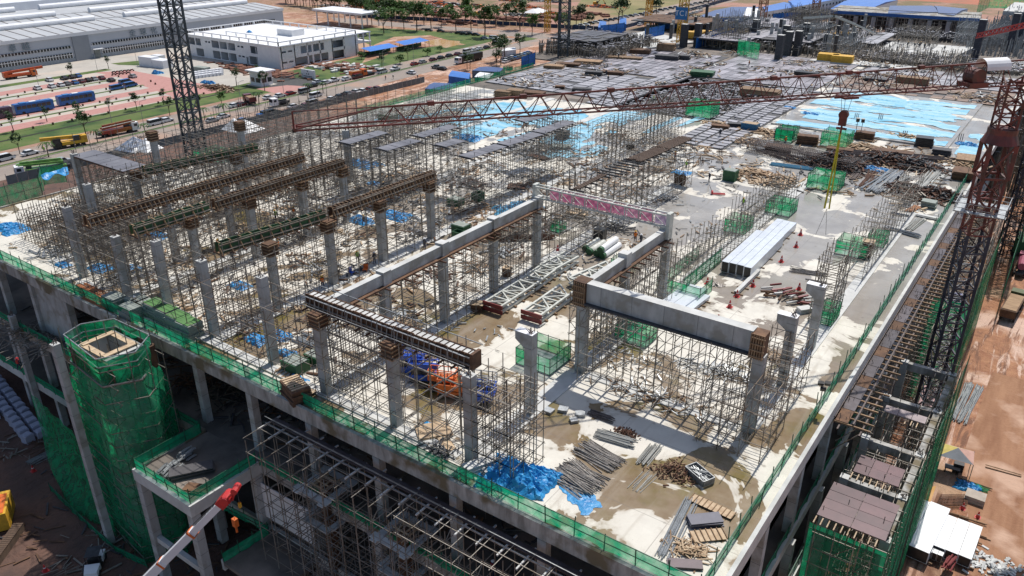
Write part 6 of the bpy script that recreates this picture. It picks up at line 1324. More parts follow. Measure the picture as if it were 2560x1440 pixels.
# pile of rusty I-profiles with pale ends
t = thing('clamp_pile', 'jumbled pile of dark red and pale steel clamps right of the traffic cones', 'steel clamps', tuple(P(1975, 745, 0)))
for k in range(34):
    c0 = (rnd.uniform(-3.2, 3.6), rnd.uniform(-1.6, 1.4), rnd.uniform(.15, .8)); obj('clamp', MB().cbox(c0, (1.5, .22, .2), rnd.gauss(.9, .4), rnd.uniform(-.2, .2)), (M_form, MATS['dark_red_steel'], M_concp)[k % 3], t)
heap('steel_pile', 'small rusty offcuts near the single box profile', (1785, 712), 1.6, .8, 40, .9, M_pipe, h=.2)
stack('steel_profiles', 'pale steel profiles on brown bearers left of the free corbelled column', (2010, 780), (1.6, 1.0, .6), 4, M_concp, rz=.9, cat='steel profiles', plank='profile')
heap('timber_heap', 'boards and ladder parts between the two rear columns', (1930, 895), 3, 2, 60, 1.5, M_timbl, h=.4, m2=M_timber)
for p, sx, sy, n, L, m, m2, h, lab in (((1625, 990), 9, 3, 130, 1.6, M_timber, M_galv, .3, 'mixed timber and tube litter under the big grey beam'), ((1790, 925), 6, 2.5, 90, 2.0, M_galv, M_pipeg, .4, 'silver tubes strewn behind the right half of the big beam'), ((1560, 905), 6, 3, 60, 1.2, M_galv, M_timbl, .2, 'light litter behind the left end of the big beam'), ((1500, 900), 3, 2, 3, 1.4, M_concp, None, .2, 'few pale boards by the column under the big beam'), ((1020, 700), 5, 3, 60, 1.6, M_form, M_rust, .4, 'dark panels and planks under the long pale beam'), ((1100, 690), 5, 2.5, 60, 1.5, M_rust, None, .4, 'rusty plates behind the second column of the long beam'), ((1180, 670), 5, 3, 50, 2.4, M_timber, M_galv, .6, 'tilted planks and rods behind the third column of the long beam'), ((1010, 810), 4, 2, 60, 1.4, M_timbl, M_form, .3, 'light boards beneath the ribbed beam'), ((905, 705), 2, 1.4, 50, .8, M_timber, None, .3, 'small sawdust coloured pile by the orange chair'), ((1060, 590), 4, 3, 50, 1.2, M_dark, None, .5, 'dark machine parts on the floor right of the nearest form'), ((1190, 465), 6, 3, 120, 1.6, M_rebar, M_rust, 1.2, 'dark reinforcement thicket left of the small brown plate'), ((1480, 425), 3, 1.5, 30, 1, M_rust, M_timber, .3, 'rusty scraps left of the joist row'), ((1080, 560), 2, 1, 40, 1, M_timber, None, .3, 'small brown splinters beside the green bins')):
    heap('litter_heap', lab, p, sx, sy, n, L, m, h=h, m2=m2)
for p, sx, sy, n, m, m2, h, lab in (((2085, 415), 9, 7, 500, M_rust, M_dark, 3.0, 'large dark brown scrap heap left of the yellow strap'), ((2225, 408), 10, 5, 450, M_rust, M_dark, 2.2, 'wide dark scrap heap in the store area, behind the grey profiles'), ((2285, 418), 8, 5, 380, M_dark, M_rust, 2.0, 'dark scrap heap continuing right of the wide one'), ((2262, 478), 6, 4, 380, M_rust, M_dark, 1.6, 'dark scrap heap before the slim right scaffold'), ((2340, 490), 7, 4.5, 420, M_rust, M_dark, 1.6, 'dark scrap heap against the right netting'), ((2300, 500), 4, 3, 200, M_rust, M_steel, 1, 'thin scrap spread between the right heaps')):
    heap('scrap_heap', lab, p, sx, sy, n, 1.8, m, h=h, m2=m2, th=.16)
for p, sx, sy, n, lab in (((1925, 445), 9, 5, 130, 'timber and black bin litter behind the open scaffold row'), ((1872, 432), 4, 2, 50, 'loose brown boards on the wet floor, left of the litter'), ((1930, 462), 5, 2, 60, 'brown planks below the litter behind the scaffold row'), ((2150, 370), 12, 5, 160, 'light boards strewn behind the long bars'), ((2260, 345), 9, 4, 130, 'brown and tan board scraps near the black crates'), ((1900, 330), 9, 3, 110, 'board scraps along the edge of the striped panels'), ((1800, 312), 6, 2, 50, 'tan boards by the green cage corner'), ((2400, 410), 6, 4, 100, 'pale timber beside the brown container near the crane')):
    heap('board_heap', lab, p, sx, sy, n, 2.4, M_timbl, h=.7, m2=M_timber, th=.22)
for i, (p, s, rz, m, lab) in enumerate((((2160, 348), (4.5, 2.6, 2.2), .1, M_form, 'brown timber stack left of the strap, far row'), ((1945, 375), (6, 3.4, 1.4), .2, M_form, 'wide brown timber stack at the left of the store area'), ((2018, 360), (5, 2.5, 2.6), .2, M_form, 'tall brown timber stack in the middle of the store area'), ((2100, 378), (6, 2.8, .9), .15, M_form, 'low brown timber stack before the long bars'), ((2230, 385), (9, 3, 1.0), .15, M_form, 'long low brown timber stack behind the scrap'), ((2310, 365), (4.0, 3, 2.6), .1, M_black, 'black crate beside a blue tarpaulin, store area'), ((1960, 345), (4.5, 3, 2.8), .1, M_black, 'black box beside the small green cage'), ((2352, 388), (4, 2.5, 1.8), .1, M_dark, 'dark framed box at the right of the store area'), ((2405, 445), (4, 5, 2.2), .1, M_form, 'brown container like timber stack beside the crane'), ((2415, 405), (4, 6, 1.4), .1, M_timber, 'rusty brown mesh stack by the crane'), ((1800, 322), (4.5, 2.2, 1.2), .2, M_form, 'grey brown timber stack at the corner of the wet deck'), ((1835, 318), (3.5, 2, 1.4), .4, M_dark, 'dark bundle on the corner of the wet deck'), ((2320, 518), (2.6, 2.2, 1.6), 0, M_block, 'stack of grey blocks by the right netting'), ((2282, 525), (1.2, 4, .5), -.2, mat('rust_orange2', (.4, .18, .08), None, 1, .8), 'orange brown mesh strip beside the grey block stack'), ((2318, 545), (4, .9, .5), -.1, M_concp, 'two pale planks below the grey block stack'), ((1348, 395), (5, 2.2, .5), -.15, M_rust, 'thin brown plate lifted on the white floor, middle of the site'), ((1292, 468), (3.8, 3.2, .4), .5, M_rust, 'square rusty plate between the shoring rows'), ((1405, 347), (3.2, 2.2, 2.6), .2, M_dark, 'dark covered cage under the tables'), ((1400, 372), (5, 2.5, 1.0), .5, M_block, 'pale rubble skip beneath the dark cage'), ((1575, 372), (1.8, 1.4, 1.4), .6, M_dark, 'small dark box on the kerb in the middle'), ((1258, 245), (5, 3, 2.6), .2, M_timber, 'left tall brown crate behind the jib'), ((1288, 243), (5, 3.2, 2.8), .2, M_timber, 'right tall brown crate behind the jib'), ((1330, 238), (8, 4, 1.4), .3, M_form, 'brown timber heap beside the tall crates'), ((1900, 238), (12, 5, 2.2), .1, M_timber, 'long brown board stack on the striped panels'), ((1420, 165), (9, 4, 1.3), .3, M_form, 'brown timber stack on the panel grid, nearest'), ((1385, 172), (7, 4, 1.6), .3, M_timber, 'orange brown timber stack at the left of the panel grid'), ((1470, 160), (10, 5, 1.6), .3, M_timber, 'tan timber stack on the panel grid, middle'), ((1530, 188), (8, 3, 1.6), .3, M_form, 'brown joist stack on the panel grid, right'), ((1485, 190), (6, 3, 2.0), .3, M_dark, 'dark green stack on the panel grid'), ((1560, 148), (14, 4, 1.2), .3, M_timber, 'long yellow brown stack behind the panel grid'), ((1600, 135), (8, 5, 2.2), .3, M_form, 'brown stack before the top centre white slab'), ((1665, 128), (7, 4, 3.6), .2, M_timber, 'tall brown cube stack right of the white slab'), ((1668, 150), (9, 4, 2.2), .2, M_dark, 'dark panel stack on pale boards, upper centre'), ((1705, 150), (6, 3, 2.2), .2, M_dark, 'second dark panel stack on pale boards, upper centre'), ((1455, 228), (6, 2.5, 1.2), .4, M_dark, 'dark pallet on the lower panel grid'), ((1400, 222), (3, 2, 1.2), .4, M_form, 'small brown pallet on the lower panel grid'), ((1755, 190), (8, 5, 2), .2, M_gbin, 'dark green stack at the edge of the prop field'), ((2015, 192), (8, 3, 2), 0, M_black, 'black roll near the striped panels, upper right'), ((2280, 210), (10, 4, 2.6), .05, M_timber, 'brown stack beyond the sheeted slab, left'), ((2190, 205), (7, 4, 1.6), .05, M_dark, 'dark stack beyond the sheeted slab'))):
    stack('material_stack', lab, p, (s[0] * .8, s[1] * .8, s[2] * .7), 6, m, rz=rz, cat='stack', plank='layer', jit=.15)
for i, (px, py) in enumerate(((1755, 92), (1735, 95), (1900, 90), (1925, 88), (1945, 86), (1978, 84), (2070, 98), (2085, 95), (2100, 97), (2070, 152), (2105, 157), (1870, 95), (2060, 92), (2005, 88), (1820, 88))):
    c = P(px, py, .3); stack('yellow_bundle', f'yellow formwork bundle on the far decks, {nth(i)} of fifteen from the left group on', (px, py), (6, 3.5, 2.2), 3, M_yel, rz=.1, z=.3, cat='bundle', plank='layer')
# big reinforcement cage
t = thing('reinforcement_cage', 'long dark reinforcement cage lying in the store area', 'reinforcement', tuple(P(2000, 400, 0)), -.12); b = MB()
for k in range(60): x = -10 + k * .34; b.bar((x, -2, 0), (x, -2, 1.9), .06).bar((x, 2, 0), (x, 2, 1.9), .06).bar((x, -2, 1.9), (x, 2, 1.9), .06)
for z in (.1, .6, 1.1, 1.6, 1.9):
    for y in (-2, -1, 0, 1, 2):
        if abs(y) == 2 or z == 1.9 or z == .1: b.bar((-11.5, y, z), (11.5, y, z), .07)
obj('bars', b, M_rebar, t, kind='stuff')
b = MB(); a = [P(x, y, .05) for x, y in ((2345, 1225), (2450, 1242), (2440, 1280), (2330, 1262))]; a = [Vector((q.x, q.y, 0)) for q in [P(x, y, LZ + .5) for x, y in ((2352, 1235), (2420, 1235), (2418, 1262), (2340, 1262))]]
for k in range(30): b.bar(a[0].lerp(a[1], k / 29) + Vector((0, 0, LZ + .3)), a[3].lerp(a[2], k / 29) + Vector((0, 0, LZ + .3 + rnd.random() * .4)), .05)
for k in range(8): b.bar(a[0].lerp(a[3], k / 7) + Vector((0, 0, LZ + .4)), a[1].lerp(a[2], k / 7) + Vector((0, 0, LZ + .4)), .05)
obj('rebar_mat', b, M_rust, label='rusty mesh mat lying on the red earth above the white stack', cat='reinforcement')
# starter bars sticking up
for i, (px, py) in enumerate(((1800, 390), (1752, 412), (2080, 395), (2038, 428), (2140, 300), (2200, 302), (1960, 292), (2160, 240), (2265, 235), (2400, 352), (2260, 345))):
    c = P(px, py, 0); b = MB()
    for k in range(6): b.bar((c.x - .35 + .35 * (k % 3), c.y - .3 + .6 * (k // 3), 0), (c.x - .35 + .35 * (k % 3), c.y - .3 + .6 * (k // 3), 1.5), .07)
    obj('starter_bars', b, M_rebar, label=f'cluster of upright column starter bars on the far wet deck, {nth(i)} of eleven', cat='starter bars', group='starter bars on the far deck')
# cones
def cone_proto():
    t = thing('traffic_cone', 'x', 'traffic cone'); obj('body', MB().tube((0, 0, .05), (0, 0, .95), .26, 10, r2=.05), M_redb, t); obj('band', MB().tube((0, 0, .42), (0, 0, .6), .172, 10, r2=.134), M_white, t); obj('base', MB().box(-.33, .33, -.33, .33, 0, .06), M_redb, t); return t
CN = cone_proto(); first = True
for p, z, lab in (((1990, 618), 0, 'red traffic cone, farthest of the row by the white beams'), ((2001, 588), 0, 'faint cone by the post behind the farthest cone'), ((1953, 655), 0, 'red traffic cone beside the front white beam stack'), ((1882, 716), 0, 'red traffic cone above the end of the single box profile'), ((1842, 742), 0, 'red traffic cone at the near end of the single box profile'), ((1824, 768), 0, 'red cone with white band closest to the big beam'), ((1795, 804), 0, 'reddish cone just behind the top of the big beam'), ((1997, 724), 0, 'red cone behind the jumbled clamps'), ((1768, 710), 0, 'red cone near the green netted end of the scaffold row'), ((2406, 1272), LZ, 'red cone on red earth beside the pale crate'), ((2444, 1294), LZ, 'red cone on red earth nearest the track'), ((114, 1428), LZ, 'red cone on the dark ground at the bottom left'), ((1394, 628), 0, 'red cone by the green bin under the truss'), ((84, 1178), LZ, 'red cone beside tubes at the far left')):
    q = tuple(P(*p, z))
    if first: CN.location = q; CN['label'] = lab; first = False; CN['group'] = 'traffic cones'
    else: dup(CN, q, 0, lab, 'traffic cones')
t = thing('pallet_truck', 'small red hand pallet truck on the wet floor', 'pallet truck', tuple(P(1785, 486, 0)), .5); obj('fork', MB().box(-.2, 1.8, -.35, -.15, .1, .2).box(-.2, 1.8, .15, .35, .1, .2), M_redb, t); obj('pump', MB().box(-.5, -.2, -.3, .3, .1, .6), M_redb, t); obj('handle', MB().bar((-.4, 0, .5), (-.9, 0, 1.6), .08).bar((-.9, -.25, 1.6), (-.9, .25, 1.6), .06), M_dark, t)
t = thing('floodlight_post', 'twin black floodlights on a thin mast by the right netting', 'floodlight', tuple(P(2045, 1030, 0))); obj('mast', MB().tube((0, 0, 0), (0, 0, 3.2), .05, 6), M_galv, t)
for x, z in ((-.25, 3.1), (.35, 3.3), (.05, 2.6)): obj('lamp_head', MB().cbox((x, 0, z), (.5, .3, .4), .3, .5), M_black, t)
t = thing('floodlight_post', 'pair of black floodlights on stands beside the crane hook', 'floodlight', tuple(P(2143, 345, 0)))
for x in (-.5, .5):
    obj('mast', MB().tube((x, 0, 0), (x, 0, 3.6), .06, 6), M_dark, t); obj('lamp_head', MB().cbox((x, 0, 3.7), (.7, .4, .8), .2, .3), M_black, t)
t = thing('plastic_chair', 'orange plastic chair by the column behind the long beam', 'chair', tuple(P(914, 680, 0)), .5); obj('seat', MB().box(-.3, .3, -.3, .3, .42, .48), M_orange, t); obj('backrest', MB().box(-.3, .3, .27, .33, .48, 1.05), M_orange, t)
for x in (-.26, .26):
    for y in (-.26, .26): obj('leg', MB().bar((x, y, 0), (x, y, .42), .05), M_orange, t)
t = thing('plastic_chair', 'blue plastic chair left of the orange one', 'chair', tuple(P(880, 688, 0)), 1.5); obj('seat', MB().box(-.3, .3, -.3, .3, .42, .48), M_blu, t); obj('backrest', MB().box(-.3, .3, .27, .33, .48, 1.05), M_blu, t)
for x in (-.26, .26):
    for y in (-.26, .26): obj('leg', MB().bar((x, y, 0), (x, y, .42), .05), M_blu, t)
# scissor lifts under the ribbed beam
def lift(name, label, p, rz, m, h, L=2.4):
    c = P(*p, 0); t = thing(name, label, 'scissor lift', tuple(c), rz); W = 1.15
    ch = obj('chassis', MB().box(-L / 2, L / 2, -W / 2, W / 2, .25, .85), m, t)
    for x in (-L / 2 + .35, L / 2 - .35):
        for y in (-W / 2, W / 2): obj('wheel', MB().tube((x, y - .11, .28), (x, y + .11, .28), .28, 10), M_tyre, t)
    b = MB(); n = 3; dz = (h - .9) / n
    for k in range(n):
        z = .9 + k * dz
        for y in (-.42, .42): b.bar((-L / 2 + .2, y, z), (L / 2 - .2, y, z + dz), .1, .16).bar((L / 2 - .2, y, z), (-L / 2 + .2, y, z + dz), .1, .16)
    obj('scissor_arm', b, M_dark, t, kind='stuff'); obj('platform', MB().box(-L / 2, L / 2 + .3, -W / 2, W / 2, h, h + .14), m, t); b = MB()
    for z in (.55, 1.1):
        b.bar((-L / 2, -W / 2, h + z), (L / 2 + .3, -W / 2, h + z), .07).bar((-L / 2, W / 2, h + z), (L / 2 + .3, W / 2, h + z), .07).bar((-L / 2, -W / 2, h + z), (-L / 2, W / 2, h + z), .07).bar((L / 2 + .3, -W / 2, h + z), (L / 2 + .3, W / 2, h + z), .07)
    for k in range(5):
        x = -L / 2 + k * (L + .3) / 4
        for y in (-W / 2, W / 2): b.bar((x, y, h), (x, y, h + 1.1), .07)
    obj('guard_rail', b, m, t, kind='stuff'); obj('side_panel', MB().box(-L / 2, L / 2 + .3, -W / 2 - .02, -W / 2, h + .1, h + .55), m, t)
lift('scissor_lift', 'blue scissor lift, leftmost of the group under the ribbed beam', (1022, 930), .5, M_blu, 1.7, 2.6); lift('scissor_lift', 'second blue scissor lift right of the leftmost', (1058, 950), .5, M_blu, 1.6, 2.6); lift('scissor_lift', 'orange scissor lift right of the two blue ones', (1105, 975), .4, M_orange, 1.3); lift('scissor_lift', 'orange scissor lift behind the front scaffold with a low platform', (1128, 990), .4, M_orange, .95); lift('scissor_lift', 'grey and blue scissor lift at the right end of the group', (1195, 990), .4, M_galv, 1.5, 3.0); lift('scissor_lift', 'dark blue lift chassis nearest the front column', (1200, 1003), .4, M_blu, 1.0, 2.4)
tarp_heap('small blue rag on the plywood sheets', (1072, 1062), 1.1, .5, .2)
# ================================================================ vehicles
CARC = {'white': (.72, .73, .74), 'silver': (.38, .39, .40), 'black': (.015, .015, .018), 'red': (.32, .02, .02), 'blue': (.03, .14, .40), 'grey': (.12, .125, .13), 'maroon': (.14, .02, .03)}
CARM = {k: mat('car_paint_' + k, v, tuple(c * .9 for c in v), 1, .25) for k, v in CARC.items()}
def car_proto(kind, col):
    name = {'car': 'parked_car', 'van': 'parked_van', 'pickup': 'parked_pickup'}[kind]; t = thing(name, 'x', {'car': 'car', 'van': 'van', 'pickup': 'pickup'}[kind])
    L, W = (4.4, 1.75) if kind == 'car' else (5.0, 1.85); pr = {'car': [(-2.2, .35), (-2.2, .85), (-1.9, .95), (1.0, .95), (2.05, .75), (2.2, .6), (2.2, .35)], 'van': [(-2.5, .35), (-2.5, 1.0), (2.1, 1.05), (2.5, .8), (2.5, .35)], 'pickup': [(-2.5, .45), (-2.5, 1.05), (1.2, 1.1), (2.4, 1.0), (2.5, .45)]}[kind]
    gl = {'car': [(-1.85, .95), (-1.35, 1.42), (.35, 1.45), (1.1, .95)], 'van': [(-2.45, 1.0), (-2.4, 1.85), (1.3, 1.9), (2.1, 1.05)], 'pickup': [(-.9, 1.08), (-.75, 1.7), (.7, 1.72), (1.3, 1.1)]}[kind]
    def ext(p, w0, w1=None):
        w1 = w1 or w0; b = MB(); n = len(p); zt = max(q[1] for q in p); zb = min(q[1] for q in p); f = lambda z: w0 + (w1 - w0) * (z - zb) / (zt - zb)
        b.v = [(x, -f(z), z) for x, z in p] + [(x, f(z), z) for x, z in p]; b.f = [tuple(range(n))[::-1] if False else tuple(range(n)), tuple(reversed(range(n, 2 * n)))] + [(k, n + k, n + (k + 1) % n, (k + 1) % n) for k in range(n)]; return b
    obj('body', ext(pr, W / 2), CARM[col], t); obj('window_band', ext(gl, W / 2 - .06, W / 2 - .2), M_glass, t)
    r0 = gl[1:3]; obj('roof', MB().box(r0[0][0] + .08, r0[1][0] - .05, -W / 2 + .2, W / 2 - .2, r0[0][1] - .01, r0[1][1] + .04), CARM[col], t)
    wm = mesh('wheel', MB().tube((0, -.1, 0), (0, .1, 0), .33, 10), M_tyre)
    for x in (-L * .31, L * .31):
        for y in (-W / 2 + .05, W / 2 - .05): o = obj('wheel', wm, None, t); o.location = (x, y, .33)
    return t
PROTO = {}; CC = {}
def car(kind, col, px, py, rz, where, group='cars parked along the roads and in the yard', z=GZ):
    k = (kind, col, where); i = CC.get(k, 0); CC[k] = i + 1; lab = f'{col} {kind} {where}, {nth(i)} such from the left'; q = tuple(P(px, py, z))
    if (kind, col) not in PROTO: PROTO[kind, col] = t = car_proto(kind, col); t.location = q; t.rotation_euler = (0, 0, rz); t['label'] = lab; t['group'] = group
    else: dup(PROTO[kind, col], q, rz, lab, group)
RY = R(90) + .04     # along the road
for px, py, c in ((124, 203, 'white'), (161, 199, 'black'), (180, 196, 'black'), (195, 193, 'blue'), (130, 219, 'white'), (152, 216, 'white'), (168, 213, 'grey'), (187, 210, 'blue'), (204, 207, 'maroon'), (220, 204, 'black'), (235, 201, 'silver'), (254, 199, 'maroon'), (278, 204, 'black'), (94, 224, 'white'), (332, 194, 'silver')): car('car', c, px, py, R(175), 'in the brick car park')
for px, py in ((292, 224), (327, 217), (315, 210)): car('van', 'blue', px, py, RY, 'between the car park rows')
for px, py, c, k in ((77, 387, 'white', 'car'), (12, 402, 'white', 'van'), (390, 312, 'white', 'van'), (417, 305, 'white', 'car'), (587, 268, 'white', 'car'), (605, 265, 'maroon', 'car'), (672, 248, 'white', 'car'), (700, 243, 'white', 'car'), (727, 237, 'red', 'car'), (762, 232, 'silver', 'van'), (782, 218, 'black', 'car'), (795, 208, 'white', 'car'), (815, 210, 'white', 'car'), (835, 205, 'white', 'pickup'), (790, 243, 'white', 'van'), (866, 201, 'white', 'car'), (895, 196, 'maroon', 'van'), (925, 188, 'black', 'car'), (956, 183, 'white', 'van'), (988, 176, 'white', 'pickup'), (1037, 163, 'red', 'car'), (1057, 158, 'silver', 'car'), (1083, 152, 'maroon', 'car'), (1103, 147, 'black', 'car'), (1124, 142, 'black', 'car'), (1145, 138, 'maroon', 'car'), (1168, 132, 'white', 'van'), (1185, 128, 'white', 'car'), (1199, 125, 'white', 'car'), (1217, 121, 'black', 'car')): car(k, c, px, py, RY, 'on the far side of the road')
for px, py, c, k in ((532, 305, 'silver', 'car'), (660, 290, 'blue', 'pickup'), (608, 306, 'blue', 'car'), (677, 288, 'black', 'van'), (692, 285, 'grey', 'car'), (735, 270, 'white', 'car'), (765, 268, 'maroon', 'car'), (782, 262, 'silver', 'van'), (830, 251, 'white', 'car'), (850, 245, 'black', 'car'), (866, 238, 'grey', 'car'), (887, 233, 'white', 'car'), (904, 231, 'white', 'car'), (922, 227, 'red', 'car'), (940, 225, 'maroon', 'car'), (1028, 185, 'white', 'car'), (1092, 172, 'grey', 'pickup'), (1105, 175, 'black', 'car'), (560, 295, 'white', 'car'), (155, 410, 'silver', 'pickup')): car(k, c, px, py, RY + (1.5 if py < 240 else 0), 'on the near side of the road')
for px, py, c, k in ((1072, 78, 'black', 'car'), (1102, 80, 'black', 'car'), (1147, 85, 'black', 'car'), (1160, 87, 'black', 'car'), (1176, 87, 'black', 'car'), (1190, 89, 'black', 'car'), (1212, 98, 'silver', 'car'), (1235, 98, 'white', 'van'), (1243, 106, 'white', 'van'), (1248, 113, 'black', 'car')): car(k, c, px, py, R(15), 'on the cross road')
i0 = 0
for k in range(30):
    px = 1440 + k * 12.5; car('car', rnd.choice(('black', 'silver', 'white', 'grey')), px, 68 - (px - 1440) * .19 + rnd.uniform(-1, 1), R(20), 'on the left of the far road')
for k in range(34):
    px = 1600 + (k % 17) * 9.5; car('car', rnd.choice(('white', 'white', 'silver', 'black')), px, 70 - (px - 1530) * .22 + (k // 17) * 9 + rnd.uniform(-1, 1), RY, 'in the crowded lot by the far road')
for k in range(16): px = 1265 + (k % 8) * 8; car('car', rnd.choice(('blue', 'black', 'grey', 'white')), px, 152 - (px - 1265) * .3 + (k // 8) * 5, RY, 'under the dark trees by the entrance')
for px, py, c in ((908, 92, 'silver'), (900, 105, 'silver')): car('van', c, px, py, RY, 'beside the open white building')
car('car', 'black', 585, 172, .3, 'in the yard before the white building')
# buses
def bus(label, pa, pb, m):
    a, c = P(*pa, GZ), P(*pb, GZ); d = c - a; t = thing('coach_bus', label, 'bus', tuple((a + c) / 2), math.atan2(d.y, d.x), 'coaches in the car park'); L = 12
    obj('body', MB().box(-L / 2, L / 2, -1.25, 1.25, .35, 3.3), m, t); obj('roof', MB().box(-L / 2 + .2, L / 2 - .3, -1.15, 1.15, 3.3, 3.42), m, t)
    for s in (-1, 1): 
        for k in range(7): obj('window', MB().box(-5.3 + k * 1.5, -3.95 + k * 1.5, s * 1.26 - .02, s * 1.26 + .02, 1.7, 2.8), M_glass, t)
    obj('windscreen', MB().box(L / 2, L / 2 + .04, -1.1, 1.1, 1.3, 3.0), M_glass, t); obj('hatch', MB().box(-1, 1, -.7, .7, 3.43, 3.6), M_white, t); obj('air_unit', MB().box(-4, -2, -.9, .9, 3.43, 3.62), mat('bus_unit', (.05, .22, .5), None, 1, .5), t)
    for x in (-3.6, 3.8):
        for y in (-1.15, 1.15): obj('wheel', MB().tube((x, y - .15, .5), (x, y + .15, .5), .5, 12), M_tyre, t)
M_bus = mat('bus_blue', (.015, .13, .40), (.02, .10, .32), .3, .3)
bus('bright blue coach in the car park, the left one with white roof hatches', (38, 288), (134, 272), M_bus); bus('bright blue coach in the car park, the right one', (146, 266), (237, 251), M_bus); bus('purplish coach cut off by the left picture edge', (-60, 306), (20, 293), mat('purple_bus', (.10, .06, .10), None, 1, .4))
# trucks
def truck(name, label, pa, pb, cabm, bodym, kind, cat, z=GZ, L=11, flip=1):
    a, c = P(*pa, z), P(*pb, z); d = c - a; t = thing(name, label, cat, tuple((a + c) / 2), math.atan2(d.y, d.x)); h = L / 2; W = 1.25
    obj('chassis', MB().box(-h, h - .2, -.6, .6, .7, 1.1), M_dark, t); cb = obj('cab', MB().quadbox([(h - 2.2, -W, .6), (h, -W, .6), (h, W, .6), (h - 2.2, W, .6), (h - 2.2, -W, 2.9), (h - .25, -W, 2.9), (h - .25, W, 2.9), (h - 2.2, W, 2.9)]), cabm, t)
    obj('windscreen', MB().quadbox([(h - .02, -1.1, 1.7), (h + .03, -1.1, 1.7), (h + .03, 1.1, 1.7), (h - .02, 1.1, 1.7), (h - .23, -1.1, 2.6), (h - .18, -1.1, 2.6), (h - .18, 1.1, 2.6), (h - .23, 1.1, 2.6)]), M_glass, t)
    for s in (-1, 1): obj('side_window', MB().box(h - 1.6, h - .6, s * (W + .01) - .01, s * (W + .01) + .01, 1.75, 2.5), M_glass, t)
    wx = [h - 1.3, h - 2.9, -h + 1.2, -h + 2.6, -h + 4.0][: 5 if L > 8 else 4]
    for x in wx:
        for y in (-1.05, 1.05): obj('wheel', MB().tube((x, y - .17, .5), (x, y + .17, .5), .5, 12), M_tyre, t)
    if kind == 'pump':
        obj('deck_body', MB().box(-h + .3, h - 2.4, -W, W, 1.1, 1.9), bodym, t); obj('hopper', MB().box(-h - .6, -h + .9, -.9, .9, .8, 1.7), M_dark, t)
        bm = obj('boom', MB().bar((-h + .8, -.45, 2.5), (h - .8, -.45, 3.0), .5, .55, True).bar((-h + .8, .45, 2.5), (h - 1.2, .45, 3.0), .45, .5, True).bar((-h + 1.2, 0, 3.2), (h - 1.6, 0, 3.5), .45, .5, True), [x for x in (MATS.get('x'), cabm if False else bodym) if x], t)
        obj('pipe', MB().tube((-h + .8, -.8, 2.9), (h - 1, -.8, 3.3), .1, 6), M_white_st, bm); obj('turret', MB().box(h - 4, h - 2.7, -.6, .6, 1.9, 3), M_dark, t)
        for s in (-1, 1): obj('outrigger', MB().box(-h + 2, h - 4, s * W - .05, s * W + .1, .8, 1.1), bodym, t)
    elif kind == 'dump':
        obj('tipper', MB().quadbox([(-h, -1.0, 1.1), (h - 2.5, -1.0, 1.1), (h - 2.5, 1.0, 1.1), (-h, 1.0, 1.1), (-h - .2, -1.3, 2.5), (h - 2.4, -1.3, 2.5), (h - 2.4, 1.3, 2.5), (-h - .2, 1.3, 2.5)]), bodym, t); obj('load', MB().box(-h + .1, h - 2.7, -1.1, 1.1, 2.51, 2.6), M_timber, t); obj('tailgate', MB().box(-h - .28, -h - .2, -1.25, 1.25, 1.1, 2.45), bodym, t)
    elif kind == 'flat': obj('flatbed', MB().box(-h, h - 2.5, -1.2, 1.2, 1.1, 1.3), bodym, t); obj('side_board', MB().box(-h, h - 2.5, -1.25, -1.2, 1.3, 1.8).box(-h, h - 2.5, 1.2, 1.25, 1.3, 1.8), bodym, t)
    elif kind == 'box': obj('box_body', MB().box(-h, h - 2.5, -1.25, 1.25, 1.0, 3.4), bodym, t); obj('cover', MB().box(-h, h - 2.5, -1.27, 1.27, 3.4, 3.5), bodym, t)
    elif kind == 'crane': obj('carrier', MB().box(-h, h - 2.4, -W, W, 1.0, 1.8), bodym, t); obj('boom', MB().bar((-h + 1, 0, 2.6), (h + 2.6, 0, 3.2), .9, .9, True), bodym, t); obj('counterweight', MB().box(-h, -h + 1.6, -1.1, 1.1, 1.8, 2.9), bodym, t); obj('operator_cab', MB().box(-h + 2, -h + 3.6, .5, 1.3, 1.8, 3.2), M_glass, t)
    elif kind == 'mixer': obj('drum', MB().tube((-h + .6, 0, 2.4), (h - 3.8, 0, 2.2), .7, 12, r2=1.15), bodym, t); obj('drum_head', MB().tube((h - 3.8, 0, 2.2), (h - 2.8, 0, 2.1), 1.15, 12, r2=.5), bodym, t)
    return t
M_limeg = mat('lime_green_paint', (.20, .38, .10), (.10, .24, .06), 1, .4)
truck('pump_truck', 'long green and white concrete pump truck on the road, cab to the left', (172, 425), (40, 445), M_white, M_limeg, 'pump', 'pump truck', L=12); truck('pump_truck', 'dark red and yellow concrete pump truck with white cab on the grass verge', (250, 345), (347, 326), M_white, mat('pump_red', (.26, .02, .03), (.35, .16, .03), .25, .4), 'pump', 'pump truck', L=11.5)
truck('mobile_crane', 'yellow mobile crane parked half on the road verge', (208, 362), (145, 372), M_black, M_yel, 'crane', 'mobile crane', L=9); truck('mobile_crane', 'orange mobile crane in front of the factory hall', (14, 200), (90, 190), M_orange, M_orange if False else mat('crane_orange', (.55, .09, .02), None, 1, .4), 'crane', 'mobile crane', L=12)
truck('semi_trailer', 'white cab lorry with long black trailer by the entrance', (1205, 148), (1138, 162), M_white, M_black, 'box', 'lorry', L=16); truck('flatbed_truck', 'small white cab flatbed truck driving on the near carriageway', (718, 262), (682, 268), M_white, M_dark, 'flat', 'truck', L=6.5); truck('box_truck', 'rust orange box truck on the far side of the road', (882, 195), (912, 190), M_orange, M_orange, 'dump', 'truck', L=7); truck('tipper_truck', 'dark red tipper truck by the grass bank', (632, 262), (618, 255), CARM['maroon'], CARM['maroon'], 'dump', 'truck', L=6.5)
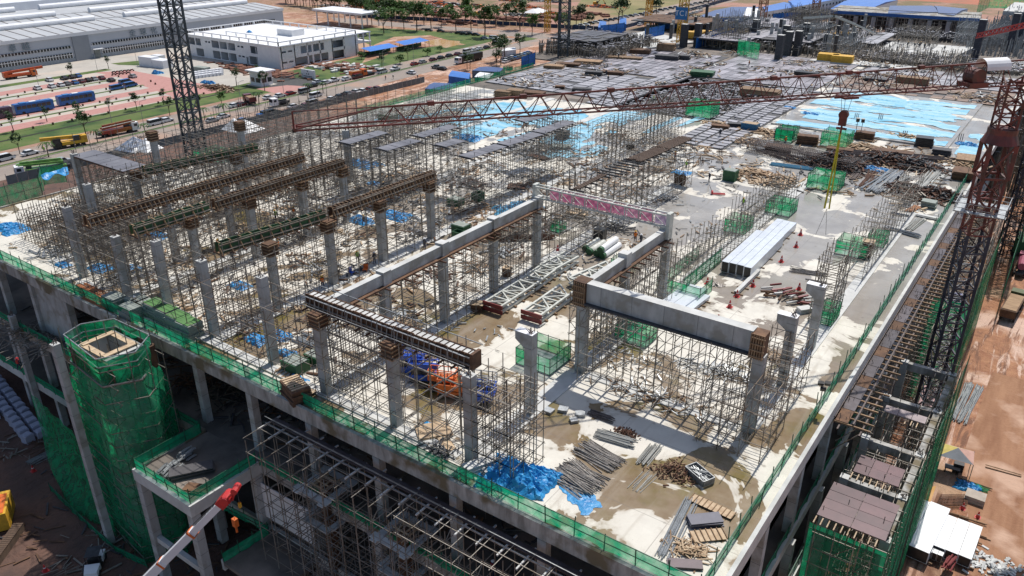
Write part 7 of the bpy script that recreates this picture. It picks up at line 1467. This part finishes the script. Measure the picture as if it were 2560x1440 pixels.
truck('dump_truck', 'olive green dump truck with brown load on the red earth at right', (2502, 825), (2552, 740), mat('olive', (.10, .12, .05), None, 1, .5), M_form, 'dump', 'dump truck', L=10.5, z=LZ); truck('mixer_truck', 'pink and blue concrete mixer truck behind the dump truck at the right edge', (2535, 720), (2570, 640), mat('dusty_pink', (.38, .10, .16), None, 1, .5), mat('dusty_pink', (0, 0, 0)), 'mixer', 'mixer truck', L=9, z=LZ)
truck('flat_truck', 'green and white truck at the right edge beside the far green net', (2540, 655), (2560, 600), M_white, M_gbin, 'box', 'truck', L=9, z=LZ)
for i, (px, py, lab) in enumerate(((1195, 40, 'yellow excavator on the far red earth, left one'), (1245, 28, 'yellow excavator on the far red earth, right one'), (1490, 14, 'small dark excavator at the top edge on the far field'))):
    t = thing('excavator', lab, 'excavator', tuple(P(px, py, GZ)), .4); obj('track', MB().box(-2, 2, -1.5, -.8, 0, .9).box(-2, 2, .8, 1.5, 0, .9), M_dark, t); obj('house', MB().box(-2, 1.2, -1.3, 1.3, 1, 2.5), M_yel, t); obj('cab', MB().box(.2, 1.6, -1.3, -.3, 1.6, 3), M_glass, t); obj('boom', MB().bar((1, .3, 2), (3.6, .3, 5), .5).bar((3.6, .3, 5), (6, .3, 2), .4), M_yel, t); obj('bucket', MB().box(5.6, 6.5, -.3, .9, 1.0, 2.0), M_dark, t)
# crawler excavator cut by the left edge
t = thing('crawler_machine', 'yellow orange crawler excavator cut off by the left edge at the bottom', 'excavator', tuple(P(20, 1370, LZ)), -.9)
obj('track', MB().box(-3, 3.2, -.5, .5, 0, 1), mat('muddy_track', (.14, .09, .06), (.09, .06, .045), 3, 1, bump=.6), t)
for k in range(20): obj('track_shoe', MB().box(-3 + k * .31, -2.75 + k * .31, -.55, .55, 1.0, 1.06), MATS['muddy_track'], t)
t2 = P(-5, 1280, LZ + 1.5) - t.location; t2 = Matrix.Rotation(.9, 3, 'Z') @ t2
obj('house', MB().cbox(t2, (4.6, 2.6, 2.4), .35), M_yel, t); obj('grille', MB().cbox(t2 + Vector((.2, .1, 1.25)), (3.8, 2.0, .08), .35), M_orange, t)
# telescopic crane boom at the bottom
def tele_boom():
    tipz, basez = -3.5, -13.0; a, c = P(556, 1256, tipz), P(374, 1440, basez); e = c + (c - a) * .35; t = thing('telescopic_boom', 'white telescopic crane boom with lettering and red head rising from the bottom edge', 'crane boom', tuple(e)); d = a - e; L = d.length; u = d.normalized()
    for i, (s0, s1, w0) in enumerate(((0, .42, .85), (.40, .72, .74), (.70, 1, .62))): obj('boom_section', MB().bar(u * L * s0, u * L * s1, w0, w0 * .95, True), M_whited, t)
    for s in (.40, .71): obj('collar', MB().bar(u * L * (s - .006), u * L * (s + .006), .95, .9, True), M_orange, t)
    side = u.cross(Vector((0, 0, 1))).normalized(); up = side.cross(u)
    b = MB(); b.bar(d - u * .2, d + u * 1.0, 1.0, .9, True); b.bar(d + u * .5 + side * .5, d + u * 2.2 + side * .4, .16).bar(d + u * .5 - side * .5, d + u * 2.2 - side * .4, .16).bar(d + u * .9 - up * .5, d + u * 2.2, .14)
    b.tube(d + u * .8 - side * .7, d + u * .8 + side * .7, .42, 10).tube(d + u * 2.2 - side * .5, d + u * 2.2 + side * .5, .3, 10); obj('boom_head', b, M_redb, t)
    obj('cable', MB().bar(u * L * .1 + up * .62 + side * .3, d + up * .5 + side * .3, .05).bar(d + u * 2.3, d + u * 2.3 + Vector((0, 0, -1.6)), .05), M_dark, t, kind='stuff'); obj('small_hook', MB().bar(d + u * 2.3 + Vector((0, 0, -2.1)), d + u * 2.3 + Vector((0, 0, -1.6)), .22), M_yel, t)
    X = u; Z = up if up.z > 0 else -up; Y = Z.cross(X); rt = Matrix((X, Y, Z)).transposed().to_euler()
    text('boom_lettering', '\u753b\u56fd\u56de\u4e2d\u4e09', .66, M_dark, t, d - u * 2.4 + Z * .34, rt, .01, 1.1)
    hk = d + Vector((0, 0, 0)); q = P(588, 1306, -9) - t.location; obj('hook_block', MB().cbox(q, (.5, .4, .9)).bar(q, q + Vector((0, 0, -1.2)), .15), M_orange, t); obj('hoist_rope', MB().bar(d + u * .9, q + Vector((0, 0, .4)), .03), M_dark, t, kind='stuff')
tele_boom()
# buggy, water tank, flat crates, shelter
t = thing('utility_buggy', 'open white utility buggy with dark canopy on the shaded mud road', 'utility vehicle', tuple(P(240, 1418, LZ)), R(-42)); obj('body', MB().box(-1.7, -.3, -.8, .8, .4, 1.0), M_white, t); obj('bonnet', MB().quadbox([(.7, -.8, .4), (2.0, -.75, .4), (2.0, .75, .4), (.7, .8, .4), (.7, -.8, 1.15), (1.9, -.65, .9), (1.9, .65, .9), (.7, .8, 1.15)]), M_white, t); obj('floor', MB().box(-.3, .7, -.75, .75, .35, .5), M_black, t); obj('seat', MB().box(-.4, .0, -.7, .7, .5, 1.2), M_black, t); obj('canopy', MB().box(-1.2, .5, -.75, .75, 1.95, 2.02), M_dark, t)
b = MB()
for x in (-1.1, .5):
    for y in (-.7, .7): b.bar((x, y, .9), (x, y, 1.95), .06)
obj('canopy_post', b, M_black, t, kind='stuff')
for x in (-1.2, 1.4):
    for y in (-.75, .75): obj('wheel', MB().tube((x, y - .12, .36), (x, y + .12, .36), .36, 10), M_tyre, t)
t = thing('water_tank', 'blue grey caged tank on the ground below the crane hook', 'tank', tuple(P(676, 1408, LZ)), .4); obj('tank', MB().box(-1.3, 1.3, -1.2, 1.2, .3, 2.4), mat('tank_blue', (.10, .17, .24), (.07, .12, .18), 1, .5), t); b = MB()
for z in (.2, 1.2, 2.3, 3.0): b.bar((-1.5, -1.4, z), (1.5, -1.4, z), .07).bar((1.5, -1.4, z), (1.5, 1.4, z), .07).bar((1.5, 1.4, z), (-1.5, 1.4, z), .07).bar((-1.5, 1.4, z), (-1.5, -1.4, z), .07)
for x in (-1.5, 0, 1.5):
    for y in (-1.4, 0, 1.4): b.bar((x, y, .1), (x, y, 3.0), .07)
obj('cage', b, M_galv, t, kind='stuff')
t = thing('rain_shelter', 'small shelter with yellow and grey cloth roof beside the green net scaffold', 'shelter', tuple(P(2378, 1180, LZ)), .1); h = 3.0; pk = (0, 0, 3.9); q = [(-2, -1.6, h), (2, -1.6, h), (2, 1.6, h), (-2, 1.6, h)]
for i, m in enumerate((mat('grey_cloth', (.22, .24, .26), None, 1, .8), mat('pink_cloth', (.5, .3, .24), None, 1, .8), M_timbl, mat('yellow_cloth', (.6, .5, .15), None, 1, .8))): obj('cloth_panel', MB().poly([q[i], q[(i + 1) % 4], pk]), m, t)
b = MB()
for x, y, _ in q: b.bar((x, y, 0), (x, y, h), .08)
obj('post', b, M_pole, t, kind='stuff'); obj('table', MB().box(-.9, .9, -.5, .5, .7, .8).box(-.8, -.7, -.4, .4, 0, .7).box(.7, .8, -.4, .4, 0, .7), M_black, t); obj('box', MB().box(.1, 1.3, .5, 1.3, 0, 1.1), M_black, t)
stack('green_crate', 'green crates between the net scaffold and the shelter', (2322, 1185), (1.6, 2.6, 1.4), 2, M_gbin, z=LZ, cat='crate', plank='crate'); stack('pale_crate', 'pale crate with dark base beside the blue tarpaulin on the red earth', (2436, 1250), (2.2, 1.8, .9), 2, mat('crate_beige', (.42, .36, .30), None, 1, .8), z=LZ, cat='crate', plank='crate'); flat('mud_pool', LZ + .05, pts(LZ, (2305, 1225), (2340, 1215), (2325, 1260), (2290, 1262)), M_mud)
for i, (a, c) in enumerate((((2365, 1280), (2430, 1300)), ((2390, 1288), (2460, 1312)), ((2420, 1330), (2475, 1350)), ((2560, 1195), (2470, 1170)), ((2395, 1195), (2480, 1225)), ((2340, 1120), (2380, 1130)))): bundle('loose_timber', f'loose long timbers lying on the red earth, {nth(i)} of six', a, c, .5, 2, M_timber, .08, z=LZ, jit=.05)
heap('rubble', 'pale broken clods beside the track at the bottom right', (2480, 1420), 5, 3, 160, .8, M_concp, z=LZ, th=.2, h=.3); stack('steel_sheets', 'long sheets of pinkish corrugated roofing leaning below the crane mast', (2330, 1010), (3.0, 7.0, .6), 4, mat('pinkish_sheet', (.42, .26, .25), (.30, .18, .18), 1, .6), z=-16, rz=.05, cat='roof sheets', plank='sheet')
stack('steel_sheets', 'violet blue and yellow board fixed low on the crane mast', (2385, 775), (2.2, .6, 2.6), 1, mat('violet_board', (.14, .15, .32), None, 1, .6), z=-10, cat='board', plank='sheet')
# white bags in rows
bg_ = thing('bulk_bag', 'x', 'bulk bag'); obj('bag', MB().grid(lambda u, v: (0, 0, 0), 1, 1) if False else MB().box(-.62, .62, -.62, .62, 0, 1.15), mat('shaded_woven_bag', (.42, .43, .52), (.34, .35, .44), 2, .8, bump=.4), bg_); obj('top', MB().cbox((0, 0, 1.2), (1.05, 1.05, .12), .1), MATS['shaded_woven_bag'], bg_)  # white bags in dim blue grey, their shade put into the colour
k = 0; a, c = P(-6, 955, LZ), P(105, 1092, LZ)
for r in range(3):
    for j in range(12 if r < 2 else 7):
        q = a.lerp(c, j / 11) + Vector((r * 1.4 * -.3, -r * 1.6, 0)); lab = f'white bulk bag at the far left, {("back", "middle", "front")[r]} row, {nth(j)} from the left'
        if k == 0: bg_.location = q; bg_['label'] = lab; bg_['group'] = 'white bulk bags'
        else: dup(bg_, q, rnd.uniform(-.15, .15), lab, 'white bulk bags')
        k += 1
heap('dark_pile', 'dark pipes and timber under the deck edge behind the tower', (560, 990), 8, 5, 140, 2.4, M_dark, z=-9, h=.8, m2=M_steelr); heap('dark_pile', 'timber and steel on the ground below the left deck corner', (140, 1120), 8, 5, 120, 2.4, M_form, z=LZ, h=.6, m2=M_steel); heap('dark_pile', 'pipes and boards on the lower floor at far left', (60, 850), 12, 5, 200, 2.5, M_steel, z=-9, h=1.2, m2=M_steelr)
for i, (a, c, w0, n, lab) in enumerate((((405, 1195), (425, 1175), 1.6, 26, 'left bundle of grey rods on the loading platform'), ((430, 1178), (450, 1162), 1.3, 20, 'middle bundle of grey rods on the loading platform'), ((455, 1150), (478, 1135), 1.6, 26, 'rear bundle of grey rods on the loading platform'))): bundle('rod_bundle', lab, a, c, w0 * 1.2, n, M_galv, .1, z=-8.95, layers=4, jit=.02)
stack('plank_stack', 'dark plank stack in the middle of the loading platform', (482, 1182), (4.2, 1.5, .7), 5, mat('dark_board', (.09, .085, .09), None, 2, .7), rz=1.0, z=-8.95, cat='plank stack', plank='plank'); stack('ladder_stack', 'brown timber frames at the front corner of the loading platform', (492, 1225), (2.6, 1.2, .3), 3, M_form, rz=.4, z=-8.95, cat='timber frames', plank='frame')
# white tents
for i, (px, py, s) in enumerate(((620, 352, 2.6), (592, 348, 2.0), (345, 398, 2.7), (375, 402, 2.0), (1333, 40, 5), (1345, 38, 5))):
    z = GZ if py < 60 else 0; c = P(px, py, z); t = thing('white_tent', ('white pyramid tent among the left scaffolding, right one', 'white pyramid tent among the left scaffolding, left one', 'white pyramid tent behind the plywood soffit, left one', 'smaller white tent behind the plywood soffit', 'white pyramid tent on the far red earth, left one', 'white pyramid tent on the far red earth, right one')[i], 'tent', tuple(c), .2); b = MB(); q = [(-s, -s, 2.2), (s, -s, 2.2), (s, s, 2.2), (-s, s, 2.2)]
    for j in range(4): b.poly([q[j], q[(j + 1) % 4], (0, 0, 4.4)])
    obj('canopy', b, M_white, t); b = MB()
    for x, y, _ in q: b.bar((x, y, 0), (x, y, 2.2), .1)
    obj('post', b, M_galv, t, kind='stuff')
# yard goods before the white building
for i, (px, py, s) in enumerate(((375, 165, (8, 4, 4)), (405, 168, (8, 5, 3.2)), (398, 155, (5, 3, 3)), (505, 178, (7, 3, 1.8)))): stack('yard_container', f'grey covered cargo block in the yard before the factory, {nth(i)} of four', (px, py), s, 1, M_whited if i < 3 else M_block, z=GZ, rz=.1, cat='container', plank='cover')
for k in range(24):
    px, py = 490 + (k % 8) * 9, 186 + (k // 8) * 5 - (k % 8) * 1.2; stack('wrapped_pallet', f'wrapped pallet in the yard, {ORD[k // 8]} row, {nth(k % 8)} from the left', (px, py), (1.5, 1.3, 1.2), 1, M_whited, z=GZ, cat='pallet', plank='wrap')['group'] = 'wrapped pallets in the yard'
tarp_heap('blue tarpaulin beside the grey covered blocks', (394, 184), 4, 3, 1.4, z=GZ); tarp_heap('blue tarpaulin on timber in the yard by the gatehouse', (520, 208), 6, 2.5, 1.2, z=GZ)
heap('timber_heap', 'brown timber and scrap on the grass behind the gatehouse', (545, 222), 14, 6, 160, 3, M_form, z=GZ, h=1.4, th=.3, m2=M_timbl)
for i in range(11):
    px, py = 285 + (i % 6) * 9, 183 + (i // 6) * 6 - (i % 6); t = thing('motorcycle', f'dark parked motorcycle by the car park, {ORD[i // 6]} row, {nth(i % 6)} from the left', 'motorcycle', tuple(P(px, py, GZ)), 1.2, 'motorcycles in the car park'); 
    obj('wheel', MB().tube((-.65, -.06, .3), (-.65, .06, .3), .3, 8), M_tyre, t); obj('wheel', MB().tube((.65, -.06, .3), (.65, .06, .3), .3, 8), M_tyre, t); obj('body', MB().box(-.6, .5, -.14, .14, .4, .85).bar((.45, -.35, 1.05), (.45, .35, 1.05), .06), CARM['maroon'] if i % 2 else M_black, t)
# far red earth site: heaps, huts, machines as loose heaps
for i in range(26):
    px, py = rnd.uniform(800, 1600), rnd.uniform(-8, 62); 
    if py > 20 + (px - 800) * .06: py = 16
    heap('site_clutter', f'low dark clutter of timber and machinery on the far red earth, {nth(i)} clump', (px, py), 16, 8, 60, 4, M_form if i % 2 else M_dark, z=GZ, h=1.6, th=.6, m2=M_concp if i % 3 == 0 else M_orange)['group'] = 'clutter on the far red earth'
for i in range(10): px = 1110 + i * 42 + rnd.uniform(-12, 12); heap('earth_mound', f'reddish earth mound on the far site, {nth(i)} from the left', (px, 50 + rnd.uniform(-14, 8)), 18, 7, 40, 5, mat('mound_earth', (.20, .09, .06), None, 1, 1), z=GZ, h=1.2, th=1.6)['group'] = 'earth mounds on the far site'
heap('soil_heap', 'dark reddish soil churned up in front of the white building', (640, 178), 40, 8, 200, 4, MATS['mound_earth'], z=GZ, h=1, th=1.0); heap('soil_heap', 'reddish soil and rubble right of the white building', (860, 172), 24, 12, 160, 4, MATS['mound_earth'], z=GZ, h=1.2, th=1.1, m2=M_concp)
# ================================================================ small litter nobody could count
def on_deck(x0, x1, y0, y1): return lambda: (rnd.uniform(x0, x1), rnd.uniform(y0, y1))
def clumps(x0, x1, y0, y1, n):
    cs = [(rnd.uniform(x0, x1), rnd.uniform(y0, y1), rnd.uniform(.8, 3.2)) for _ in range(n)]
    def f(): c = rnd.choice(cs); return (min(x1, max(x0, c[0] + rnd.gauss(0, c[2]))), min(y1, max(y0, c[1] + rnd.gauss(0, c[2]))))
    return f
for m, lab, L in ((M_timber, 'brown timber offcuts scattered over the left bays of the deck', 1.8), (M_timbl, 'pale timber offcuts scattered over the left bays of the deck', 1.5), (M_galv, 'loose silver tubes scattered over the left bays of the deck', 3), (M_dark, 'dark steel scraps scattered over the left bays of the deck', 1.5), (M_form, 'rusty boards scattered over the left bays of the deck', 2)): litter('scattered_litter', lab, 900, clumps(-131, -57, 43, 150, 60), L, m, th=.13)
for m, lab in ((M_timber, 'timber litter between the middle bays of the deck'), (M_dark, 'dark litter between the middle bays of the deck'), (M_galv, 'silver litter between the middle bays of the deck')): litter('scattered_litter', lab, 220, clumps(-56, -37, 46, 150, 18), 1.3, m, th=.08, h=.15)
_fc = clumps(-132, -16, 174, 300, 110)
def far_clumps():
    while True:
        q = _fc()
        if not (q[0] > -57 and 172 < q[1] < 223) and not (-91 < q[0] and 168 < q[1] < 215): return q
for m, lab in ((M_timber, 'timber scraps strewn over the far formwork decks'), (M_dark, 'dark scraps strewn over the far formwork decks'), (M_timbl, 'pale boards strewn over the far formwork decks'), (M_concp, 'white sheets strewn over the far formwork decks')): litter('scattered_litter', lab, 700, far_clumps, 2.2, m, z=.25, th=.2, h=.5)
for m, lab in ((M_timber, 'timber scraps on the store area floor'), (M_dark, 'dark scraps on the store area floor'), (M_timbl, 'pale board scraps on the store area floor')): litter('scattered_litter', lab, 260, clumps(-64, -16, 130, 172, 26), 2.4, m, th=.16, h=.3)
for m, lab in ((M_dark, 'dark pipes lying on the ground below the building'), (M_form, 'boards lying on the ground below the building'), (M_steel, 'thin pipes lying on the ground below the building')): litter('scattered_litter', lab, 260, clumps(-110, -16, 22, 42, 30), 2.4, m, z=LZ, th=.1); litter('scattered_litter', lab.replace('ground below', 'lower floor of'), 420, clumps(-118, -16, 42, 62, 40), 2.4, m, z=-9, th=.12, h=.5)
# ================================================================ people
def person(label, p, z=0, rz=0, top=M_hiviz, hat=M_yel, pose=0, arm=.35):
    c = P(*p, z); t = thing('person', label, 'person', tuple(c), rz)
    V = [((0, 0, .95), .15), ((0, 0, 1.18), .15), ((0, .02, 1.42), .17), ((0, .02, 1.54), .065), ((0, .04, 1.66), .10), ((.10, 0, .88), .10), ((.13, .05 + pose * .15, .5), .07), ((.14, 0 + pose * .05, .09), .05), ((.15, .14 + pose * .05, .04), .045), ((-.10, 0, .88), .10), ((-.13, .05 - pose * .15, .5), .07), ((-.14, -pose * .25, .09), .05), ((-.15, .14 - pose * .25, .04), .045),
         ((.21, .02, 1.42), .07), ((.29, .05, 1.15), .05), ((.28, arm, 1.0), .04), ((-.21, .02, 1.42), .07), ((-.29, .05, 1.15), .05), ((-.28, arm * .8, .98), .04), ((.28, arm + .08, .97), .035), ((-.28, arm * .8 + .08, .95), .035)]
    E = [(0, 1), (1, 2), (2, 3), (3, 4), (0, 5), (5, 6), (6, 7), (7, 8), (0, 9), (9, 10), (10, 11), (11, 12), (2, 13), (13, 14), (14, 15), (15, 19), (2, 16), (16, 17), (17, 18), (18, 20)]
    me = bpy.data.meshes.new('body'); me.from_pydata([v[0] for v in V], E, []); o = bpy.data.objects.new('body', me); link(o, t); md = o.modifiers.new('skin', 'SKIN'); 
    for i, v in enumerate(V): me.skin_vertices[0].data[i].radius = (v[1], v[1])
    me.skin_vertices[0].data[0].use_root = True; o.modifiers.new('sub', 'SUBSURF').levels = 1; o.modifiers['sub'].render_levels = 1; me.materials.append(M_jean)
    obj('vest', MB().tube((0, 0, 1.0), (0, .01, 1.48), .21, 10, r2=.22), top, t); obj('helmet', MB().tube((0, .04, 1.70), (0, .04, 1.80), .15, 10, r2=.08).tube((0, .04, 1.685), (0, .04, 1.70), .19, 10), hat, t); obj('face', MB().cbox((0, .135, 1.65), (.12, .04, .15)), M_skin, t); return t
for p, z, rz, m, h, lab in (((703, 1382), LZ, .5, M_hiviz, M_yel, 'person in an orange vest and yellow helmet standing by the caged tank'), ((716, 1376), LZ, 2, M_hivg, M_yel, 'person in a green vest beside the one in orange'), ((706, 1440), LZ, 1, M_dark, M_timbl, 'person in dark clothes with a straw coloured hat at the bottom edge'), ((700, 1290), -17.3, 0, M_hivg, M_hivg, 'person in bright green bending by the white hoarding'), ((343, 774), 0, 2, M_dark, M_whited, 'person in dark clothes standing among the grey block stacks'), ((1232, 1440), -9, 0, M_redb, M_white, 'person in a red and white top under the front platform'), ((960, 480), 0, 1, M_dark, M_yel, 'person in dark clothes standing on the floor behind the nearest form'), ((1130, 480), 0, 0, M_dark, M_white, 'person working over a machine on the wet floor, right of the nearest form'), ((50, 925), -9, 0, M_redb, M_redb, 'person in a red top on the lower floor at far left'), ((1891, 322), 0, 0, M_yel, M_white, 'person in yellow near the blue bin by the light blue slab'), ((1044, 198), GZ, 0, M_dark, M_white, 'person in dark clothes walking on the road'), ((983, 198), GZ, 0, M_dark, M_white, 'person standing in the road median, right one'), ((964, 200), GZ, 0, M_dark, M_yel, 'person standing in the road median, left one'), ((112, 382), GZ, 1, M_hivg, M_yel, 'person in a green vest beside the road, behind the green pump truck'), ((910, 565), 0, 0, M_dark, M_yel, 'person standing near the blue heap under the forms'), ((845, 702), 0, 1, M_dark, M_white, 'person in dark clothes by the column behind the ribbed beam')):
    person(lab, p, z, rz, m, h, pose=rnd.choice((-1, 0, 1)))
for i, (px, py) in enumerate(((2268, 118), (2285, 120), (2296, 121), (2300, 118), (2310, 122), (2245, 112), (2360, 128), (2322, 121), (1520, 205), (1515, 190))):
    person(f'tiny dark clothed worker on the far decks, {nth(i)} of ten', (px, py), 1.2 if py < 130 else .2, 0, M_dark, M_yel)
where = (('beside the third brown beam form', -95.6, -91.6, 44, 78), ('beside the second brown beam form', -88.4, -84, 46, 78), ('beside the nearest brown beam form', -74, -69, 48, 82), ('in the store area', -60, -20, 128, 168), ('on the far panel decks', -130, -60, 176, 250), ('on the wet floor', -50, -38, 92, 130))
k = 0
for wh, x0, x1, y0, y1 in where:
    for i in range(5):
        q = (rnd.uniform(x0, x1), rnd.uniform(y0, y1)); V = Vector((q[0], q[1], 0)); cx = CM.transposed() @ (V - cam.location); c = (1280 + F * cx.x / -cx.z, 720 - F * cx.y / -cx.z)
        person(f'worker in {("an orange vest", "dark clothes", "a green vest")[i % 3]} {wh}, {nth(i)} of five', c, .2, rnd.random() * 6, (M_hiviz, M_dark, M_hivg)[i % 3], (M_yel, M_white, M_yel)[i % 3])
